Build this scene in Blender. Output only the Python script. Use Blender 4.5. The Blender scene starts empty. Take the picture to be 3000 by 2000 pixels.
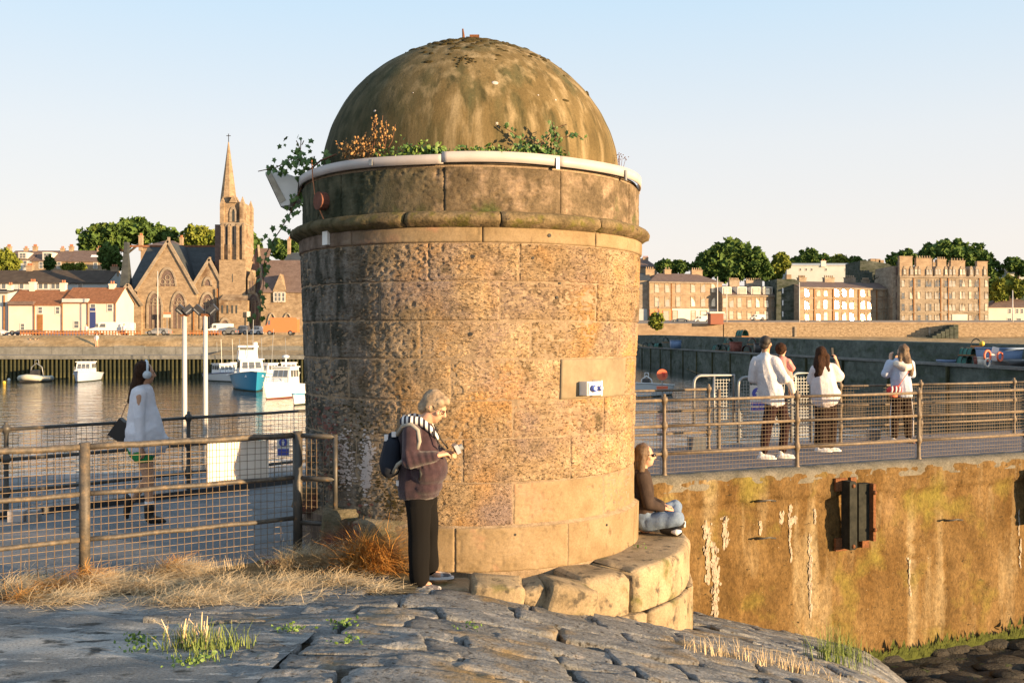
import bpy, bmesh, math, random
import numpy as np
from mathutils import Vector, Matrix, noise
random.seed(7)
R_ = math.radians
sc = bpy.context.scene
COL = sc.collection

# ---------------------------------------------------------------- camera
EYE = 2.05
F, CX, HY = 2917.0, 1500.0, 990.0        # focal length and principal point in pixels of a 3000 px wide frame
cam_d = bpy.data.cameras.new('camera')
cam = bpy.data.objects.new('camera', cam_d)
COL.objects.link(cam)
cam.location = (0, 0, EYE)
cam.rotation_euler = (math.pi/2, 0, 0)
cam_d.sensor_width = 36.0
cam_d.lens = 35.0
cam_d.shift_y = -0.0033
cam_d.clip_start = 0.05
cam_d.clip_end = 5000
sc.camera = cam

# ---------------------------------------------------------------- sky and sun
SUN_AZ, SUN_EL = 58.5, 6.2               # azimuth measured from "behind the camera" towards the right
world = bpy.data.worlds.new('World')
sc.world = world
world.use_nodes = True
wn = world.node_tree
bg = wn.nodes['Background']
sky = wn.nodes.new('ShaderNodeTexSky')
sky.sky_type = 'NISHITA'
sky.sun_disc = False
sky.sun_elevation = R_(SUN_EL)
sunvec = Vector((math.sin(R_(SUN_AZ))*math.cos(R_(SUN_EL)), -math.cos(R_(SUN_AZ))*math.cos(R_(SUN_EL)), math.sin(R_(SUN_EL))))
sky.sun_rotation = math.atan2(sunvec.x, sunvec.y)
sky.altitude = 0
sky.air_density = 1.0
sky.dust_density = 0.6
sky.ozone_density = 2.2
# pale evening haze: the sky's colour is pulled towards a soft blue-to-cream gradient by elevation
g_ = wn.nodes.new('ShaderNodeTexCoord'); sx_ = wn.nodes.new('ShaderNodeSeparateXYZ'); wn.links.new(g_.outputs['Generated'], sx_.inputs[0])
cr_ = wn.nodes.new('ShaderNodeValToRGB'); wn.links.new(sx_.outputs[2], cr_.inputs[0])
SKY_K = 0.735/0.12
stops = [(0.0, (.50, .445, .41)), (.09, (.495, .46, .435)), (.19, (.445, .455, .465)), (.33, (.32, .42, .505)), (1.0, (.25, .31, .385))]
e_ = cr_.color_ramp.elements
e_[0].position, e_[0].color = stops[0][0], (*stops[0][1], 1)
e_[1].position, e_[1].color = stops[-1][0], (*stops[-1][1], 1)
for p_, c_ in stops[1:-1]:
    q_ = e_.new(p_); q_.color = (*c_, 1)
sc_ = wn.nodes.new('ShaderNodeVectorMath'); sc_.operation = 'SCALE'; sc_.inputs['Scale'].default_value = SKY_K
wn.links.new(cr_.outputs[0], sc_.inputs[0])
mx_ = wn.nodes.new('ShaderNodeMix'); mx_.data_type = 'RGBA'; mx_.inputs[0].default_value = .92
wn.links.new(sky.outputs[0], mx_.inputs[6]); wn.links.new(sc_.outputs[0], mx_.inputs[7])
wn.links.new(mx_.outputs[2], bg.inputs[0])
bg.inputs[1].default_value = 0.12
sl = bpy.data.lights.new('sun', 'SUN')
sl.energy = 5.0
sl.angle = R_(0.5)
sl.color = (1.0, 0.68, 0.36)
so = bpy.data.objects.new('sun', sl)
COL.objects.link(so)
so.rotation_euler = (-sunvec).to_track_quat('-Z', 'Y').to_euler()
so.location = (20, -10, 12)
sc.view_settings.view_transform = 'Standard'
sc.view_settings.look = 'None'
sc.view_settings.gamma = 1.0
sc.view_settings.use_curve_mapping = False
sc.view_settings.exposure = 1.42
sc.cycles.use_denoising = True
sc.cycles.max_bounces = 6
sc.cycles.caustics_reflective = False
sc.cycles.caustics_refractive = False

# ---------------------------------------------------------------- helpers
def P(px, py, d):
    """world point seen at pixel (px, py) of the 3000 px frame at depth d"""
    return Vector(((px-CX)/F*d, d, EYE+(HY-py)/F*d))

def tag(o, label=None, cat=None, group=None, kind=None):
    if label: o['label'] = label
    if cat: o['category'] = cat
    if group: o['group'] = group
    if kind: o['kind'] = kind
    return o

def thing(name, label, cat, loc=(0, 0, 0), rz=0.0, group=None):
    o = bpy.data.objects.new(name, None)
    o.empty_display_size = 0.2
    COL.objects.link(o)
    o.location = loc
    o.rotation_euler = (0, 0, rz)
    return tag(o, label, cat, group)

def copy_tree(o, parent=None, **kw):
    c = o.copy()
    COL.objects.link(c)
    if parent: c.parent = parent
    for ch in o.children: copy_tree(ch, c)
    for k, v in kw.items():
        if k == 'label': c['label'] = v
        elif k == 'group': c['group'] = v
        else: setattr(c, k, v)
    return c

class MB:
    def __init__(s):
        s.v = []; s.f = []; s.m = []
        s.cur = 0
    def add(s, vs, fs):
        n = len(s.v)
        s.v.extend([tuple(v) for v in vs])
        for f in fs:
            s.f.append(tuple(i+n for i in f)); s.m.append(s.cur)
        return s
    def box(s, c, d, rz=0.0, M=None, taper=1.0):
        hx, hy, hz = d[0]/2, d[1]/2, d[2]/2
        vs = []
        for z, t in ((-hz, 1.0), (hz, taper)):
            for x, y in ((-hx, -hy), (hx, -hy), (hx, hy), (-hx, hy)):
                v = Vector((x*t, y*t, z))
                if M is not None: v = M @ v
                if rz: v = Vector((v.x*math.cos(rz)-v.y*math.sin(rz), v.x*math.sin(rz)+v.y*math.cos(rz), v.z))
                vs.append(v+Vector(c))
        return s.add(vs, [(3, 2, 1, 0), (4, 5, 6, 7), (0, 1, 5, 4), (1, 2, 6, 5), (2, 3, 7, 6), (3, 0, 4, 7)])
    def bb(s, x0, x1, y0, y1, z0, z1):
        return s.box(((x0+x1)/2, (y0+y1)/2, (z0+z1)/2), (x1-x0, y1-y0, z1-z0))
    def bar(s, a, b, w, h=None, up=(0, 0, 1)):
        a = Vector(a); b = Vector(b); h = h or w
        d = b-a; L = d.length
        if L < 1e-6: return s
        d /= L
        u = Vector(up)
        if abs(d.dot(u)) > .97: u = Vector((1, 0, 0))
        x = d.cross(u).normalized(); y = x.cross(d)
        vs = []
        for p in (a, b):
            for i, j in ((-1, -1), (1, -1), (1, 1), (-1, 1)):
                vs.append(p+x*(i*w/2)+y*(j*h/2))
        return s.add(vs, [(0, 1, 2, 3), (7, 6, 5, 4), (0, 4, 5, 1), (1, 5, 6, 2), (2, 6, 7, 3), (3, 7, 4, 0)])
    def tube(s, pts, r, n=8, closed=False, caps=True):
        pts = [Vector(p) for p in pts]
        rs = r if isinstance(r, (list, tuple)) else [r]*len(pts)
        vs = []; fs = []
        prev = None
        m = len(pts)
        for i, p in enumerate(pts):
            if closed: t = pts[(i+1) % m]-pts[i-1]
            else: t = pts[min(i+1, m-1)]-pts[max(i-1, 0)]
            if t.length < 1e-9: t = Vector((0, 0, 1))
            t.normalize()
            if prev is None:
                up = Vector((0, 0, 1)) if abs(t.z) < .9 else Vector((1, 0, 0))
                x = t.cross(up).normalized()
            else:
                x = (prev-t*prev.dot(t))
                x = x.normalized() if x.length > 1e-6 else t.orthogonal().normalized()
            prev = x
            y = t.cross(x)
            for k in range(n):
                a = 2*math.pi*k/n
                vs.append(p+x*(math.cos(a)*rs[i])+y*(math.sin(a)*rs[i]))
        rings = m if closed else m-1
        for i in range(rings):
            for k in range(n):
                a = i*n+k; b = i*n+(k+1) % n
                c = ((i+1) % m)*n+(k+1) % n; d = ((i+1) % m)*n+k
                fs.append((a, b, c, d))
        if caps and not closed:
            fs.append(tuple(range(n))[::-1]); fs.append(tuple(range((m-1)*n, m*n)))
        return s.add(vs, fs)
    def lathe(s, prof, n=16, c=(0, 0, 0), a0=0.0, a1=2*math.pi):
        full = abs(a1-a0-2*math.pi) < 1e-6
        cols = n if full else n+1
        vs = []; fs = []
        for r, z in prof:
            for k in range(cols):
                a = a0+(a1-a0)*k/n
                vs.append((c[0]+r*math.sin(a), c[1]-r*math.cos(a), c[2]+z))
        for i in range(len(prof)-1):
            for k in range(n):
                k2 = (k+1) % cols
                fs.append((i*cols+k, i*cols+k2, (i+1)*cols+k2, (i+1)*cols+k))
        return s.add(vs, fs)
    def prism(s, poly, y0, y1):
        """poly in (x,z), extruded along y"""
        n = len(poly)
        vs = [(x, y0, z) for x, z in poly]+[(x, y1, z) for x, z in poly]
        fs = [tuple(range(n)), tuple(range(2*n-1, n-1, -1))]
        for i in range(n):
            j = (i+1) % n
            fs.append((i, i+n, j+n, j))
        return s.add(vs, fs)
    def slab(s, poly, z0, z1):
        """poly in (x,y) ccw, extruded along z"""
        n = len(poly)
        vs = [(x, y, z0) for x, y in poly]+[(x, y, z1) for x, y in poly]
        fs = [tuple(range(n))[::-1], tuple(range(n, 2*n))]
        for i in range(n):
            j = (i+1) % n
            fs.append((i, j, j+n, i+n))
        return s.add(vs, fs)
    def ell(s, c, r, n=12, m=8, M=None):
        vs = []; fs = []
        for i in range(m+1):
            t = math.pi*i/m
            for k in range(n):
                a = 2*math.pi*k/n
                v = Vector((r[0]*math.sin(t)*math.cos(a), r[1]*math.sin(t)*math.sin(a), r[2]*math.cos(t)))
                if M is not None: v = M @ v
                vs.append(v+Vector(c))
        for i in range(m):
            for k in range(n):
                fs.append((i*n+k, (i+1)*n+k, (i+1)*n+(k+1) % n, i*n+(k+1) % n))
        return s.add(vs, fs)
    def cap(s, a, ra, b, rb, n=12):
        a = Vector(a); b = Vector(b)
        d = b-a; L = d.length
        if L < 1e-6: return s.ell(a, (ra, ra, ra))
        d = d/L
        pts = []; rs = []
        for t in (1.0, .85, .5, 0):
            pts.append(a-d*(ra*t)); rs.append(max(ra*math.sqrt(max(0, 1-t*t)), .0008))
        for t in (0, .5, .85, 1.0):
            pts.append(b+d*(rb*t)); rs.append(max(rb*math.sqrt(max(0, 1-t*t)), .0008))
        return s.tube(pts, rs, n)
    def build(s, name, mat, parent=None, smooth=False, fix=False):
        me = bpy.data.meshes.new(name)
        me.from_pydata(s.v, [], s.f)
        mats = mat if isinstance(mat, (list, tuple)) else [mat]
        for m_ in mats: me.materials.append(m_)
        if len(mats) > 1: me.polygons.foreach_set('material_index', s.m)
        if smooth: me.polygons.foreach_set('use_smooth', [True]*len(me.polygons))
        if fix:
            bm = bmesh.new(); bm.from_mesh(me)
            bmesh.ops.recalc_face_normals(bm, faces=bm.faces)
            bm.to_mesh(me); bm.free()
        me.update()
        o = bpy.data.objects.new(name, me)
        COL.objects.link(o)
        if parent: o.parent = parent
        return o

def mesh_np(name, V, Q, mat, parent=None, smooth=False):
    me = bpy.data.meshes.new(name)
    V = np.asarray(V, dtype=np.float32); Q = np.asarray(Q, dtype=np.int32)
    k = Q.shape[1]
    me.vertices.add(len(V)); me.vertices.foreach_set('co', V.ravel())
    me.loops.add(len(Q)*k); me.loops.foreach_set('vertex_index', Q.ravel())
    me.polygons.add(len(Q))
    me.polygons.foreach_set('loop_start', np.arange(0, len(Q)*k, k, dtype=np.int32))
    me.polygons.foreach_set('loop_total', np.full(len(Q), k, dtype=np.int32))
    if smooth: me.polygons.foreach_set('use_smooth', np.ones(len(Q), dtype=bool))
    for m_ in (mat if isinstance(mat, (list, tuple)) else [mat]): me.materials.append(m_)
    me.update(calc_edges=True); me.validate()
    o = bpy.data.objects.new(name, me); COL.objects.link(o)
    if parent: o.parent = parent
    return o

def blob(name, prims, mat, parent=None, voxel=.012, smooth=4, push=None):
    """one continuous skin around overlapping tapered limbs and ellipsoids"""
    b = MB()
    for p in prims:
        if p[0] == 'c': b.cap(p[1], p[2], p[3], p[4])
        elif p[0] == 'e': b.ell(p[1], p[2], 16, 12, p[3] if len(p) > 3 else None)
        elif p[0] == 't': b.tube(p[1], p[2], 10)
        elif p[0] == 'b': b.box(p[1], p[2], M=p[3] if len(p) > 3 else None)
    me = bpy.data.meshes.new('tmp'); me.from_pydata(b.v, [], b.f)
    bm = bmesh.new(); bm.from_mesh(me); bmesh.ops.recalc_face_normals(bm, faces=bm.faces); bm.to_mesh(me); bm.free()
    o = bpy.data.objects.new('tmp', me); COL.objects.link(o)
    rm = o.modifiers.new('r', 'REMESH'); rm.mode = 'VOXEL'; rm.voxel_size = voxel; rm.adaptivity = 0
    if smooth:
        sm = o.modifiers.new('s', 'SMOOTH'); sm.iterations = smooth; sm.factor = .5
    dg = bpy.context.evaluated_depsgraph_get()
    ev = o.evaluated_get(dg)
    m2 = bpy.data.meshes.new_from_object(ev)
    bpy.data.objects.remove(o); bpy.data.meshes.remove(me)
    m2.name = name
    if push:
        for v in m2.vertices: v.co = push(v.co.copy())
    m2.polygons.foreach_set('use_smooth', [True]*len(m2.polygons))
    m2.materials.clear(); m2.materials.append(mat)
    r = bpy.data.objects.new(name, m2); COL.objects.link(r)
    if parent: r.parent = parent
    return r

def fbm(x, y, z, o=4):
    return noise.fractal(Vector((x, y, z)), 1.0, 2.0, o)

# ---------------------------------------------------------------- materials
def mat(name, cols, scale=4.0, stretch=(1, 1, 1), rough=.85, bump=.3, bscale=30.0, bstretch=None, bdist=.01, metal=0.0,
        spots=None, vary=0.0, detail=6.0, spec=.5, alpha=1.0, streak=None, sheen=0, coord='Object', grain=None, pits=None):
    """cols: [(pos, rgb)...] driven by noise; spots: [(rgb, scale, threshold, soft, stretch)...]; vary: brightness change per object"""
    m = bpy.data.materials.new(name); m.use_nodes = True
    t = m.node_tree; N = t.nodes; L = t.links
    b = N['Principled BSDF']
    b.inputs['Roughness'].default_value = rough
    b.inputs['Metallic'].default_value = metal
    b.inputs['Specular IOR Level'].default_value = spec if (rough < .8 or spec != .5) else .18
    if not isinstance(cols, list): cols = [(0, cols), (1, cols)]
    tc = N.new('ShaderNodeTexCoord')
    out = tc.outputs[coord]
    def mp(st):
        k = N.new('ShaderNodeMapping'); k.inputs['Scale'].default_value = st
        L.new(out, k.inputs[0]); return k.outputs[0]
    def nz(sc_, st, det=detail, rg=.55):
        n = N.new('ShaderNodeTexNoise'); n.inputs['Scale'].default_value = sc_; n.inputs['Detail'].default_value = det
        n.inputs['Roughness'].default_value = rg
        L.new(mp(st), n.inputs['Vector']); return n.outputs['Fac']
    n1 = nz(scale, stretch)
    cr = N.new('ShaderNodeValToRGB')
    el = cr.color_ramp.elements
    if len(cols) == 2 and cols[0][0] == 0 and cols[1][0] == 1:
        cols = [(.3, cols[0][1]), (.7, cols[1][1])]
    el[0].position = cols[0][0]; el[0].color = (*cols[0][1], 1)
    el[1].position = cols[-1][0]; el[1].color = (*cols[-1][1], 1)
    for p, c in cols[1:-1]:
        e = el.new(p); e.color = (*c, 1)
    L.new(n1, cr.inputs[0])
    cur = cr.outputs[0]
    for sp in (spots or []):
        rgb, s_, th, soft = sp[:4]; st = sp[4] if len(sp) > 4 else (1, 1, 1)
        f = nz(s_, st, 5.0)
        r2 = N.new('ShaderNodeMapRange'); r2.inputs['From Min'].default_value = th-soft; r2.inputs['From Max'].default_value = th+soft
        L.new(f, r2.inputs['Value'])
        mx = N.new('ShaderNodeMix'); mx.data_type = 'RGBA'
        L.new(r2.outputs[0], mx.inputs[0]); L.new(cur, mx.inputs[6]); mx.inputs[7].default_value = (*rgb, 1)
        cur = mx.outputs[2]
    if vary:
        oi = N.new('ShaderNodeObjectInfo')
        mr = N.new('ShaderNodeMapRange'); mr.inputs['To Min'].default_value = 1-vary; mr.inputs['To Max'].default_value = 1+vary
        L.new(oi.outputs['Random'], mr.inputs['Value'])
        hs = N.new('ShaderNodeHueSaturation'); L.new(mr.outputs[0], hs.inputs['Value']); L.new(cur, hs.inputs['Color'])
        cur = hs.outputs[0]
    if grain:
        f = nz(grain[0], (1, 1, grain[2] if len(grain) > 2 else 1.0), 10.0, .78)
        g1 = N.new('ShaderNodeMapRange'); g1.inputs['From Min'].default_value = .3; g1.inputs['From Max'].default_value = .7
        g1.inputs['To Min'].default_value = 1-grain[1]; g1.inputs['To Max'].default_value = 1+grain[1]; L.new(f, g1.inputs['Value'])
        vm = N.new('ShaderNodeVectorMath'); vm.operation = 'SCALE'; L.new(cur, vm.inputs[0]); L.new(g1.outputs[0], vm.inputs['Scale']); cur = vm.outputs[0]
    L.new(cur, b.inputs['Base Color'])
    if bump:
        bn = nz(bscale, bstretch or stretch, 8.0, .62)
        bu = N.new('ShaderNodeBump'); bu.inputs['Strength'].default_value = bump; bu.inputs['Distance'].default_value = bdist
        L.new(bn, bu.inputs['Height']); L.new(bu.outputs[0], b.inputs['Normal'])
    if pits:
        pn = nz(pits[0], pits[1], 3.0, .5)
        pr_ = N.new('ShaderNodeMapRange'); pr_.inputs['From Min'].default_value = pits[2]; pr_.inputs['From Max'].default_value = pits[3]
        pr_.inputs['To Min'].default_value = 0; pr_.inputs['To Max'].default_value = -1; L.new(pn, pr_.inputs['Value'])
        b2 = N.new('ShaderNodeBump'); b2.inputs['Strength'].default_value = 1.0; b2.inputs['Distance'].default_value = pits[4]
        L.new(pr_.outputs[0], b2.inputs['Height']); L.new(bu.outputs[0], b2.inputs['Normal']); L.new(b2.outputs[0], b.inputs['Normal'])
        p3 = N.new('ShaderNodeMapRange'); p3.inputs['From Min'].default_value = -1; p3.inputs['From Max'].default_value = 0; p3.inputs['To Min'].default_value = .62; L.new(pr_.outputs[0], p3.inputs['Value'])  # shade inside the pits painted into the base colour
        v3 = N.new('ShaderNodeVectorMath'); v3.operation = 'SCALE'; L.new(cur, v3.inputs[0]); L.new(p3.outputs[0], v3.inputs['Scale']); L.new(v3.outputs[0], b.inputs['Base Color'])
    if alpha < 1: b.inputs['Alpha'].default_value = alpha
    if sheen: b.inputs['Sheen Weight'].default_value = sheen
    return m

M = {}
def c3(*a): return tuple(a)
M['stone'] = mat('weathered_sandstone', [(.25, (.22, .152, .085)), (.5, (.375, .265, .155)), (.75, (.48, .36, .23))], 5, (1, 1, 1.6), .92, .9, 48, (1, 1, 2.2), .03,
                 spots=[((.10, .07, .045), 30, .62, .05, (1, 1, 2.0)), ((.46, .26, .10), 2.0, .60, .1), ((.27, .20, .17), 1.6, .60, .1), ((.12, .09, .05), 3.1, .66, .06)], vary=.2, grain=(28, 0.5, 1.8), pits=(34, (1, 1, 2.1), .59, .66, .013))
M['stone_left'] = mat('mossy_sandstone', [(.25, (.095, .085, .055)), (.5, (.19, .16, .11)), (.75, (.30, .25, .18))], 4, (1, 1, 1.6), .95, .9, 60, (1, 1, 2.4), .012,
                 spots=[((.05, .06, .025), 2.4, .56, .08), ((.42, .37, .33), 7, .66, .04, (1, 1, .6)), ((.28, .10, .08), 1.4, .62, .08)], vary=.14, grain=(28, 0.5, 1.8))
M['stone_smooth'] = mat('smooth_sandstone', [(.25, (.18, .13, .07)), (.5, (.26, .19, .11)), (.75, (.32, .24, .15))], 3.5, (1, 1, 1), .9, .35, 90, None, .006,
                 spots=[((.46, .22, .15), 1.3, .66, .08), ((.17, .12, .07), 14, .68, .06, (1, 1, .5))], vary=.08, grain=(60, 0.22))
M['stone_dark'] = mat('sooty_sandstone', [(.25, (.06, .046, .028)), (.5, (.125, .094, .058)), (.75, (.20, .15, .095))], 3.5, (1, 1, 1.2), .95, .7, 70, None, .01,
                 spots=[((.30, .22, .15), 5, .6, .1), ((.07, .085, .03), 3, .64, .06)], vary=.12, grain=(34, 0.5))
M['parapet_left'] = mat('blackened_parapet_stone', [(.25, (.04, .042, .028)), (.5, (.085, .08, .052)), (.75, (.15, .13, .085))], 3.5, (1, 1, 1.2), .95, .7, 70, None, .01,
                 spots=[((.22, .19, .13), 6, .66, .05), ((.07, .085, .03), 3, .6, .06)], vary=.1)
M['cornice'] = mat('cornice_stone', [(.25, (.08, .062, .032)), (.5, (.155, .115, .062)), (.75, (.25, .185, .11))], 5, (1, 1, 1), .95, .9, 50, None, .012,
                 spots=[((.12, .105, .03), 6, .58, .06), ((.05, .04, .03), 18, .66, .05)], vary=.1, grain=(40, 0.5))
M['patch'] = mat('cement_render', [(.3, (.20, .16, .105)), (.7, (.29, .235, .155))], 5, (1, 1, .5), .9, .25, 60, None, .004, spots=[((.2, .15, .09), 3, .62, .1)], grain=(20, 0.15))
M['mortar'] = mat('lime_mortar', [(.3, (.19, .14, .09)), (.7, (.33, .25, .17))], 12, (1, 1, 1), .95, .8, 60, grain=(60, 0.3))
M['dome'] = mat('dome_render', [(.25, (.068, .052, .022)), (.5, (.13, .095, .042)), (.75, (.20, .15, .075))], 3.2, (1, 1, .35), .93, .5, 60, None, .006,
                 spots=[((.07, .072, .035), 3.4, .58, .09, (1, 1, .12)), ((.27, .21, .12), 9, .58, .10, (1, 1, .07)), ((.05, .045, .02), 11, .62, .08, (1, 1, .06)), ((.55, .5, .4), 26, .76, .02)], grain=(50, 0.28))
M['moss'] = mat('moss', [(.3, (.028, .022, .010)), (.7, (.07, .055, .02))], 60, rough=1, bump=1, bscale=120)
M['gutter'] = mat('white_gutter_band', [(.3, (.42, .375, .355)), (.7, (.50, .45, .43))], 4, (1, 1, 1), .55, .05, 20)
M['white'] = mat('white_plastic', [(.3, (.66, .65, .62)), (.7, (.74, .73, .70))], 9, rough=.45, bump=.02)
M['lens'] = mat('dirty_lamp_glass', [(.3, (.22, .19, .14)), (.6, (.42, .38, .30)), (.75, (.20, .12, .06))], 8, rough=.25, bump=.05)
M['rust'] = mat('rusty_iron', [(.3, (.10, .045, .02)), (.7, (.24, .10, .045))], 30, rough=.85, bump=.7, bscale=80)
M['redrust'] = mat('red_painted_rusty_box', [(.3, (.11, .05, .035)), (.7, (.2, .08, .055))], 14, rough=.8, bump=.5)
M['blue'] = mat('blue_plastic', (.04, .09, .42), rough=.35, bump=0)
M['cable'] = mat('orange_stem', (.38, .14, .05), rough=.6, bump=0)
M['asphalt'] = mat('worn_asphalt', [(.25, (.12, .13, .135)), (.5, (.18, .19, .195)), (.75, (.24, .25, .25))], 2.5, (1, 1, 1), .95, .8, 50, None, .02,
                 spots=[((.36, .36, .35), 1.1, .565, .04, (.5, 1.6, 1)), ((.40, .39, .37), 7, .60, .03, (.6, 1.6, 1)), ((.05, .055, .055), 5, .62, .05), ((.05, .045, .04), 40, .66, .05), ((.30, .28, .25), 60, .7, .04)], grain=(70, 0.55))
M['pier'] = mat('pier_concrete', [(.25, (.12, .13, .14)), (.5, (.175, .185, .195)), (.75, (.235, .24, .245))], 2.2, (1, 1, 1), .95, .5, 120, None, .005,
                 spots=[((.30, .26, .25), 1.2, .64, .06, (.3, 1.4, 1)), ((.07, .07, .07), 40, .67, .05)], grain=(60, 0.35))
M['prom'] = mat('promenade_asphalt', [(.25, (.13, .115, .115)), (.5, (.175, .155, .155)), (.75, (.215, .19, .185))], 2.2, (1, 1, 1), .95, .4, 120, None, .004, grain=(80, 0.3))
M['coping'] = mat('quay_edge_concrete', [(.25, (.10, .095, .075)), (.75, (.22, .20, .16))], 5, rough=.95, bump=.9, bscale=40, bdist=.02, grain=(30, 0.4))
M['paving'] = mat('whinstone_setts', [(.25, (.105, .108, .11)), (.5, (.18, .183, .183)), (.75, (.27, .265, .255))], 6, (1, 1, 1), .93, .95, 42, None, .016,
                 spots=[((.32, .29, .26), 9, .66, .05), ((.06, .052, .042), 26, .62, .06), ((.22, .16, .085), 2.0, .63, .08)], vary=.2, grain=(40, 0.5))
M['soil'] = mat('dark_soil', [(.3, (.035, .03, .022)), (.7, (.10, .085, .06))], 14, rough=1, bump=1, bscale=60)
M['drum'] = mat('base_block_stone', [(.25, (.20, .155, .095)), (.5, (.30, .235, .15)), (.75, (.38, .30, .195))], 4, (1, 1, 1), .93, .6, 60, None, .01,
                 spots=[((.09, .075, .055), 9, .62, .06), ((.13, .12, .05), 3, .66, .06)], vary=.14, grain=(45, 0.35))
M['quay'] = mat('stained_quay_concrete', [(.2, (.052, .033, .012)), (.42, (.115, .069, .024)), (.6, (.17, .108, .044)), (.8, (.245, .165, .085))], 1.5, (1, 1, .55), .95, .8, 36, None, .02,
                 spots=[((.10, .055, .016), 1.6, .60, .12, (1, 1, .3)), ((.27, .21, .12), 1.7, .64, .09, (1.4, 1.4, .2)), ((.62, .56, .46), 42, .735, .012), ((.04, .03, .015), 7, .69, .03, (1, 1, 2.5)), ((.16, .13, .03), 1.2, .62, .08)], grain=(22, 0.6, 0.7))
M['lime'] = mat('limescale_run', [(.3, (.27, .22, .16)), (.7, (.46, .39, .31))], 14, rough=.8, bump=.8, bscale=40, bdist=.02)
M['algae'] = mat('green_algae', [(.3, (.035, .045, .01)), (.7, (.10, .12, .025))], 14, rough=.9, bump=1, bscale=60)
M['bed'] = mat('weedy_shaded_bed', [(.3, (.010, .009, .006)), (.55, (.025, .02, .013)), (.75, (.048, .035, .022))], 2.4, (1, 1.6, 1), .75, 1, 16, None, .06,
                 spots=[((.05, .07, .012), 5, .66, .04)], grain=(12, 0.6))  # near-black colour stands in for the shadow on the bed, besides the weed
M['fence'] = mat('rusted_black_tube', [(.3, (.045, .042, .038)), (.55, (.10, .082, .062)), (.75, (.22, .15, .08))], 16, (1, 1, 1), .6, .5, 120, None, .003, metal=.0, grain=(60, 0.4))
M['iron'] = mat('black_railing_paint', [(.3, (.035, .035, .033)), (.6, (.07, .062, .052)), (.78, (.22, .13, .06))], 14, rough=.5, bump=.4, bscale=90, bdist=.003)
M['rail_r'] = mat('weathered_brown_railing', [(.3, (.09, .07, .05)), (.6, (.17, .125, .08)), (.78, (.26, .19, .11))], 14, rough=.6, bump=.5, bscale=90, bdist=.003, grain=(60, 0.35))
M['wire'] = mat('rusty_wire', [(.3, (.11, .078, .05)), (.7, (.22, .155, .09))], 20, rough=.6, bump=0)
M['galv'] = mat('galvanised_steel', [(.3, (.22, .23, .24)), (.7, (.32, .33, .33))], 12, rough=.45, bump=.1, metal=.4)
M['pole'] = mat('pale_lamp_pole', [(.3, (.52, .49, .46)), (.7, (.62, .59, .56))], 5, (1, 1, .3), .5, .05)
M['darkmetal'] = mat('dark_metal', (.035, .035, .038), rough=.45, bump=0)
M['sign'] = mat('blank_sign_face', [(.3, (.66, .62, .56)), (.7, (.74, .70, .64))], 3, rough=.5, bump=0)
M['signblue'] = mat('sign_blue', (.06, .08, .40), rough=.45, bump=0)
M['hay'] = mat('dry_grass', [(.3, (.42, .32, .19)), (.55, (.60, .47, .29)), (.75, (.72, .60, .41))], 9, rough=.85, bump=0, vary=.1)
M['straw'] = mat('orange_dry_grass', [(.3, (.38, .17, .04)), (.7, (.60, .32, .09))], 9, rough=.85, bump=0)
M['grass'] = mat('green_grass', [(.3, (.09, .15, .03)), (.7, (.26, .30, .10))], 14, rough=.8, bump=0)
M['leaf'] = mat('ivy_leaf', [(.3, (.035, .085, .018)), (.6, (.075, .15, .03)), (.78, (.24, .22, .05))], 16, rough=.55, bump=0)
M['weed'] = mat('weed_leaf', [(.3, (.06, .13, .02)), (.7, (.14, .22, .04))], 16, rough=.6, bump=0)
M['deadweed'] = mat('withered_flower', [(.3, (.30, .17, .06)), (.7, (.48, .28, .12))], 16, rough=.8, bump=0)
M['stem'] = mat('plant_stem', (.15, .075, .045), rough=.8, bump=0)
M['tree'] = mat('tree_leaves', [(.3, (.045, .084, .022)), (.55, (.08, .135, .03)), (.75, (.15, .19, .042))], .35, rough=.8, bump=0)
M['tree_b'] = mat('tree_leaves_olive', [(.3, (.09, .13, .02)), (.7, (.23, .24, .04))], .4, rough=.8, bump=0)
M['bark'] = mat('bark', (.06, .045, .03), rough=.95, bump=.5)
M['hill'] = mat('hill_grass', [(.3, (.05, .075, .02)), (.7, (.10, .11, .04))], .05, rough=1, bump=.3, bscale=2, bdist=.4)
M['bank'] = mat('earth_bank', [(.3, (.24, .165, .085)), (.55, (.36, .26, .145)), (.75, (.44, .33, .21))], .35, (1, 2, 3), .95, .6, 3, None, .2, grain=(2.0, 0.5))
M['farpath'] = mat('far_pavement', [(.3, (.24, .20, .17)), (.7, (.30, .26, .22))], .3, rough=.95, bump=.2, grain=(1.5, 0.3))
M['farquay'] = mat('far_quay_concrete', [(.3, (.13, .135, .13)), (.7, (.21, .21, .20))], .25, (1, 1, 2), .95, .4, 4, None, .05, grain=(2.0, 0.35))
M['pile'] = mat('weedy_pile', [(.3, (.03, .032, .018)), (.6, (.07, .07, .035)), (.75, (.14, .13, .07))], 1.2, (1, 1, .6), .9, .6, 6, None, .05, grain=(3, 0.4))
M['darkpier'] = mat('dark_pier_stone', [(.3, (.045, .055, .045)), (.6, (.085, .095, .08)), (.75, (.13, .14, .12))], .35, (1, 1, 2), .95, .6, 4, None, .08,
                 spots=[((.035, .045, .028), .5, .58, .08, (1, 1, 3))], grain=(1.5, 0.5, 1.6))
M['church'] = mat('church_sandstone', [(.3, (.20, .145, .095)), (.55, (.30, .225, .15)), (.75, (.38, .295, .205))], .9, (1, 1, 2), .95, .5, 6, None, .05,
                 spots=[((.14, .09, .055), .35, .62, .06)], grain=(2.4, 0.4, 2))
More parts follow.
